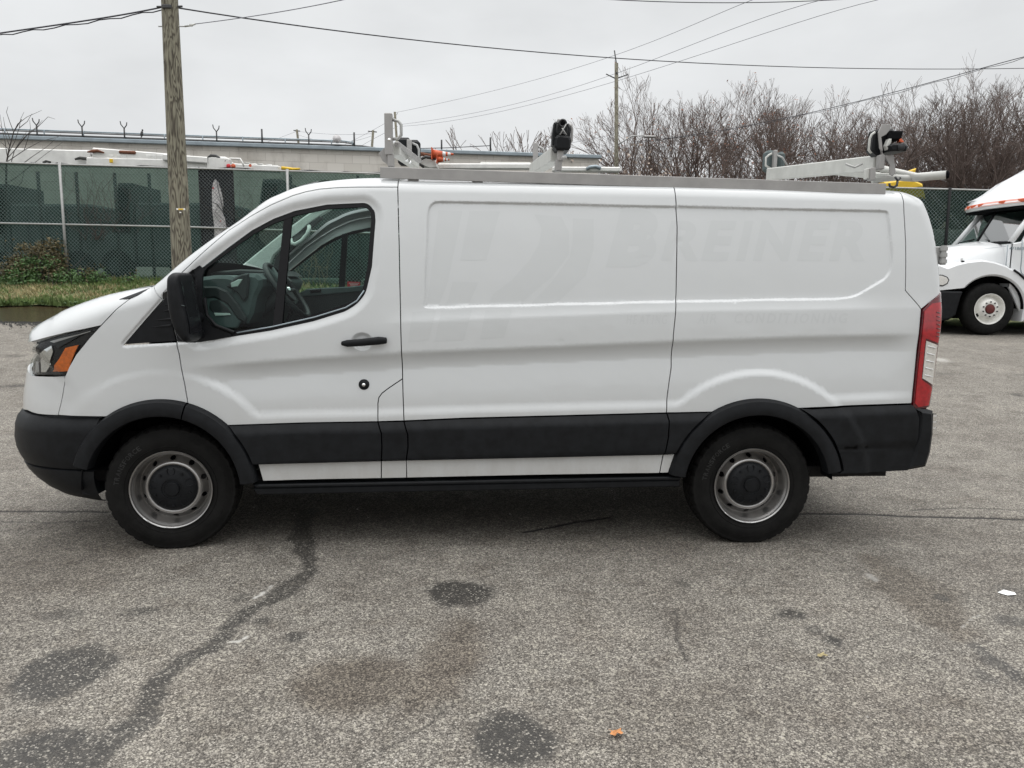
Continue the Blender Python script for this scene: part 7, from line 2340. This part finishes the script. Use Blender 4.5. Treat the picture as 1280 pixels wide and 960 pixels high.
# ================================================================== TRACTOR TRUCK
TX, TY, TZ = 9.60, 15.5, .45
trk = thing('tractor_truck', 'white long nosed tractor truck parked behind the tail of the van', 'truck', (TX, TY, TZ)); TO = Vector((TX, TY, TZ))
def tq(u, v, dy): p = at(u, v, TY + dy); return (p.x - TX, p.z - TZ)
def tpoly(px, dy): return [tq(u, v, dy) for u, v in px]
def tb(mb, nm, m_, par=None, **k): return mb.build(nm, m_, par or trk, **k)
wc = (0.0, .525)
arcp = [(wc[0] + .685 * cos(radians(a)), wc[1] + .66 * sin(radians(a))) for a in range(172, -2, -8)]
# fender side with the arch cut out
nose = tpoly([(1166, 366), (1163, 350), (1166, 337), (1174, 330)], .0)
ridge = tpoly([(1185, 336), (1197, 331.5), (1210, 328.5), (1228, 326.5), (1243, 329), (1257, 333.5), (1268, 339.5), (1279, 347.5), (1284, 352)], .0)
side = nose + [(p[0], p[1] + .03) for p in ridge] + [tq(1284, 402, 0), tq(1278, 402, 0)] + [(p[0], p[1]) for p in arcp[::-1] if p[1] > .35] + [tq(1206, 362, 0)]
mb = MB(); mb.prism(side, 0.0, .42, .035); fs_ = tb(mb, 'fender', 'truck_paint', auto=40)
mb = MB(); mb.prism(side, 2.08, 2.5, .035); tb(mb, 'fender', 'truck_paint', auto=40)
# hood loft
secs = []
for x_, zf, zh in ((-1.16, 1.05, 1.28), (-1.10, 1.20, 1.52), (-.95, 1.30, 1.64), (-.6, 1.42, 1.72), (-.1, 1.48, 1.79), (.30, 1.38, 1.85), (.50, 1.20, 1.87)):
    half = [(.30, zf - .12), (.34, zf + .02), (.38, zh - .22), (.44, zh - .10), (.56, zh - .02), (.80, zh + .03), (1.25, zh + .07)]
    secs.append([(x_, a, b) for a, b in half] + [(x_, 2.5 - a, b) for a, b in half[-2::-1]])
mb = MB(); ns_ = len(secs[0]); vs = [p for s in secs for p in s]
mb.add(vs, [(i * ns_ + k, (i + 1) * ns_ + k, (i + 1) * ns_ + k + 1, i * ns_ + k + 1) for i in range(len(secs) - 1) for k in range(ns_ - 1)], True)
hood_t = tb(mb, 'hood', 'truck_paint')
mb = MB(); mb.prism([(.38, .6), (2.12, .6), (2.06, 1.22), (1.9, 1.45), (.6, 1.45), (.44, 1.22)], -1.19, -1.10, .02, ax='x'); tb(mb, 'grille', 'dark_void')
for k in range(7):
    mb = MB(); mb.box((-1.20, 1.25, .68 + k * .10), (.02, 1.4, .03)); tb(mb, 'grille_bar', 'chrome')
mb = MB(); mb.tube([tuple(Vector((tq(u, v, .31)[0], .33, tq(u, v, .31)[1]))) for u, v in ((1183, 316.5), (1205, 314), (1232, 311), (1260, 307.5))], .004, 4); tb(mb, 'hood_seam', 'coping', hood_t)
# bumper
mb = MB(); mb.prism(tpoly([(1160, 362.5), (1205, 363.5), (1199, 380), (1195, 394), (1186, 400), (1176, 401), (1160, 398)], 0), -.02, 2.52, .04); tb(mb, 'bumper', 'black_plastic')
mb = MB(); a_, b_ = tq(1182, 350, 0); 
hp = [(1170, 343), (1178, 343.5), (1184, 346), (1186.5, 350), (1184, 355), (1178, 358), (1168, 357)]
mb.prism(tpoly(hp, 0), -.012, .02, .004); hl_ = tb(mb, 'headlight', 'dash_dark')
mb = MB(); mb.prism(offset_poly(tpoly(hp, 0), -.022), -.022, .0, .004); tb(mb, 'lens', 'lamp_clear', hl_)
# hood latch details
for u, v in ((1191, 333), (1202, 328)):
    x_, z_ = tq(u, v, .1); mb = MB(); mb.box((x_, .06, z_ + .02), (.05, .05, .03), bev=.008); tb(mb, 'latch', 'black_plastic')
x_, z_ = tq(1202, 326, .3); mb = MB(); mb.tube([(x_, .3, z_ - .08), (x_, .3, z_ + .05)], .02, 6); tb(mb, 'fender_marker', 'galv')
# cab
cabp = [(.42, .95), (.42, 1.84), (.60, 1.87), (1.02, 2.72), (1.02, 2.95), (3.2, 2.95), (3.2, .35), (.75, .35)]
mb = MB(); mb.prism(cabp, .12, .20, .02); cabs = tb(mb, 'cab_side', 'truck_paint')
mb = MB(); mb.prism(cabp, 2.30, 2.38, .02); tb(mb, 'cab_side', 'truck_paint')
mb = MB(); mb.box((.50, .62, 1.40), (.16, .98, .86)); mb.box((.50, 1.88, 1.40), (.16, .98, .86)); tb(mb, 'cowl_panel', 'truck_paint')
mb = MB(); mb.box((3.2, 1.25, 2.0), (.06, 2.2, 3.3)); mb.box((1.9, 1.25, .5), (2.4, 2.1, .3)); tb(mb, 'cab_back', 'dash_grey')
mb = MB(); mb.box((1.25, 1.25, 1.55), (1.4, 2.05, .5)); mb.box((1.1, 1.25, 1.62), (.8, 2.0, .3)); tb(mb, 'dash', 'dash_dark')
for y_ in (.45, 1.6):
    mb = MB(); mb.box((2.3, y_ + .2, 1.9), (.2, .5, 1.3), bev=.05); tb(mb, 'seat', 'seat_cloth')
# door seam, window, number
mb = MB(); mb.tube([(tq(u, v, .11)[0], .115, tq(u, v, .11)[1]) for u, v in ((1278, 300), (1277.5, 320), (1276, 336), (1277, 341), (1281, 345))], .008, 4); tb(mb, 'door_seam', 'coping', cabs)
mb = MB(); mb.tube([(tq(u, v, .11)[0], .115, tq(u, v, .11)[1]) for u, v in ((1260, 306), (1258.5, 322), (1257.5, 332))], .008, 4); tb(mb, 'cowl_seam', 'coping', cabs)
mb = MB(); mb.prism([(1.05, 2.0), (1.2, 2.6), (1.9, 2.6), (1.9, 2.0)], .105, .13); tb(mb, 'side_window', 'truck_glass', cabs)
V, F = text_mesh('471868', .30, .062, 0, .02)
xn, zn = tq(1261.5, 310.5, .11)
mb = MB(); mb.add([(xn + a, .112, zn - .03 + b) for a, b in V], F); tb(mb, 'unit_number', 'coping', cabs, fixn=False)
mb = MB(); mb.tube([(tq(u, v, .0)[0], -.01, tq(u, v, .0)[1]) for u, v in ((1267, 337.5), (1274, 342.5), (1281, 349))], .022, 5); tb(mb, 'step_trim', 'black_plastic')
# windshield
nb = (.44, .24, 1.86); nt_ = (.98, .34, 2.60); cb_ = (.34, 1.25, 1.88); ct = (.74, 1.25, 2.60); fb_ = (.44, 2.26, 1.86); ft = (.98, 2.16, 2.60)
mb = MB(); mb.add([nb, cb_, ct, nt_], [(0, 1, 2, 3)]); tb(mb, 'windshield', 'truck_glass')
mb = MB(); mb.add([cb_, fb_, ft, ct], [(0, 1, 2, 3)]); tb(mb, 'windshield', 'truck_glass')
mb = MB(); mb.tube([cb_, ct], .025, 6); tb(mb, 'divider', 'seal_rubber')
for a, b in ((nb, nt_), (fb_, ft)):
    mb = MB(); mb.tube([a, b], .06, 8); tb(mb, 'pillar', 'truck_paint')
mb = MB(); mb.tube([nb, cb_, fb_], .03, 6); tb(mb, 'cowl', 'black_plastic')
for y0_ in (.85, 1.95):
    mb = MB(); mb.tube([(.36, y0_, 1.87), (.40, y0_ + .05, 1.93), (.44, y0_ + .45 * (1 if y0_ > 1.5 else -1) * -1, 1.98)], .014, 5); tb(mb, 'wiper', 'black_plastic')
for y0_, c in ((.55, 'lamp_clear'), (.75, 'leaf_green'), (1.0, 'paper')):
    mb = MB(); mb.box((.85, y0_, 1.86), (.12, .18, .05), R=Matrix.Rotation(.4, 3, 'Z')); tb(mb, 'dash_papers', c)
# visor and raised roof fairing (lofted)
mb = MB()
sec2 = []
for y_, xo in ((.10, .30), (.30, .12), (.7, .02), (1.25, -.04), (1.8, .02), (2.2, .12), (2.40, .30)):
    sec2.append([(x_ + xo, y_, z_) for x_, z_ in ((.50, 2.60), (.47, 2.68), (.60, 2.84), (.80, 2.92), (.95, 2.92), (1.05, 2.86), (1.06, 2.62))])
n_ = len(sec2[0]); mb.add([p for s in sec2 for p in s], [(i * n_ + k, (i + 1) * n_ + k, (i + 1) * n_ + (k + 1) % n_, i * n_ + (k + 1) % n_) for i in range(6) for k in range(n_)] + [tuple(range(n_)), tuple(6 * n_ + k for k in range(n_))], True)
vis = tb(mb, 'sun_visor', 'truck_paint', auto=40)
mb = MB(); mb.box((.86, 1.25, 2.575), (.50, 1.9, .05)); tb(mb, 'visor_shadow_slab', 'dark_void')  # dark slab standing in for the shade below the visor
strip_pts = [(.50 + xo - .012, y_, 2.66) for y_, xo in ((.10, .30), (.30, .12), (.7, .02), (1.25, -.04), (1.8, .02), (2.2, .12), (2.40, .30))]
mb = MB()
vs = []
for p in strip_pts: vs += [(p[0] - .022, p[1], p[2]), (p[0] + .018, p[1], p[2] + .080)]
mb.add(vs, [(2 * i, 2 * i + 1, 2 * i + 3, 2 * i + 2) for i in range(6)]); 
mat('visor_stripe', (.78, .36, .30), rough=.4, nscale=5, namt=.1)
tb(mb, 'visor_stripe', 'visor_stripe', vis, fixn=False)
for y_ in (2.33, 1.95, 1.72, 1.40, .75, .3):
    xo = float(np.interp(y_, [.1, .3, .7, 1.25, 1.8, 2.2, 2.4], [.30, .12, .02, -.04, .02, .12, .30]))
    mb = MB(); mb.box((.50 + xo - .008, y_, 2.70), (.05, .17, .06), bev=.01); tb(mb, 'marker_lamp', 'orange_plastic', vis)
mb = MB(); sec3 = []
for x_, zt in ((.72, 2.86), (.95, 3.02), (1.25, 3.28), (1.7, 3.55), (2.3, 3.75), (3.2, 3.85)):
    h = zt - 2.86; sec3.append([(x_, .14, 2.84), (x_, .16, 2.86 + h * .55), (x_, .30, 2.86 + h * .88), (x_, .60, zt), (x_, 1.25, zt + .03), (x_, 1.9, zt), (x_, 2.2, 2.86 + h * .88), (x_, 2.34, 2.86 + h * .55), (x_, 2.36, 2.84)])
n_ = 9; mb.add([p for s in sec3 for p in s], [(i * n_ + k, (i + 1) * n_ + k, (i + 1) * n_ + k + 1, i * n_ + k + 1) for i in range(5) for k in range(n_ - 1)] + [tuple(5 * n_ + k for k in range(n_))], True)
fr3 = tb(mb, 'roof_fairing', 'truck_paint', auto=60)
for dz_ in (.25, .55):
    mb = MB(); mb.tube([(x_, .15, 2.86 + h_ * dz_) for x_, h_ in ((1.0, .16), (1.25, .42), (1.7, .69), (2.3, .9), (3.1, 1.0))], .008, 4); tb(mb, 'fairing_crease', 'galv', fr3)
# wheel
def truck_wheel(x_, y_, sgn=1):
    w = part_empty('wheel', trk, (x_, y_, .525), (0, 0, 0 if sgn > 0 else pi))
    mb = MB(); mb.lathe([(.28, -.10), (.30, -.125), (.36, -.14), (.42, -.14), (.47, -.13), (.50, -.11), (.515, -.09), (.522, -.05), (.523, .05), (.51, .1), (.45, .13), (.30, .12)], 64); tb(mb, 'tyre', 'rubber', w, auto=40)
    mb = MB(); mb.lathe([(.285, -.11), (.305, -.128), (.31, -.14), (.30, -.142), (.285, -.125), (.27, -.06), (.25, -.05), (.22, -.075), (.19, -.12), (.17, -.15), (.12, -.155), (.10, -.15)], 56); rm = tb(mb, 'rim', 'truck_rim', w, auto=60)
    for k in range(10):
        a = 2 * pi * (k + .5) / 10; mb = MB(); mb.tube([(.145 * cos(a), -.15, .145 * sin(a)), (.145 * cos(a), -.175, .145 * sin(a))], .015, 6); tb(mb, 'lug_nut', 'dark_pipe', rm)
    for a in (radians(212),):
        mb = MB(); mb.lathe([(0, -.004), (.034, -.004), (.036, 0)], 14, (.235 * cos(a), -.075, .235 * sin(a))); tb(mb, 'hand_hole', 'dark_void', rm)
    mb = MB(); mb.lathe([(0, -.19), (.06, -.188), (.085, -.18), (.095, -.15)], 24); tb(mb, 'hub', 'hub_red', w, auto=40)
truck_wheel(0, .16); truck_wheel(0, 2.34, -1)
mb = MB(); mb.box((1.5, 1.25, .55), (4.6, .9, .28)); mb.tube([(0, .3, .525), (0, 2.2, .525)], .06, 8); mb.box((-.3, 1.25, .5), (1.5, 1.0, .4)); tb(mb, 'frame', 'chassis')
mb = MB(); a_ = [(wc[0] + .68 * cos(radians(q)), wc[1] + .655 * sin(radians(q))) for q in range(0, 181, 10)]
n_ = len(a_); mb.add([(p[0], y_, p[1]) for y_ in (.02, .45) for p in a_], [(i, i + 1, n_ + i + 1, n_ + i) for i in range(n_ - 1)], True); mb.add([(p[0], .45, p[1]) for p in a_], [tuple(range(n_))]); tb(mb, 'wheel_well', 'dark_void', fixn=False)
mb = MB(); mb.box((1.6, .3, .55), (1.6, .5, .55), bev=.08); tb(mb, 'step_tank', 'galv')

print('NSEG', NSEG)
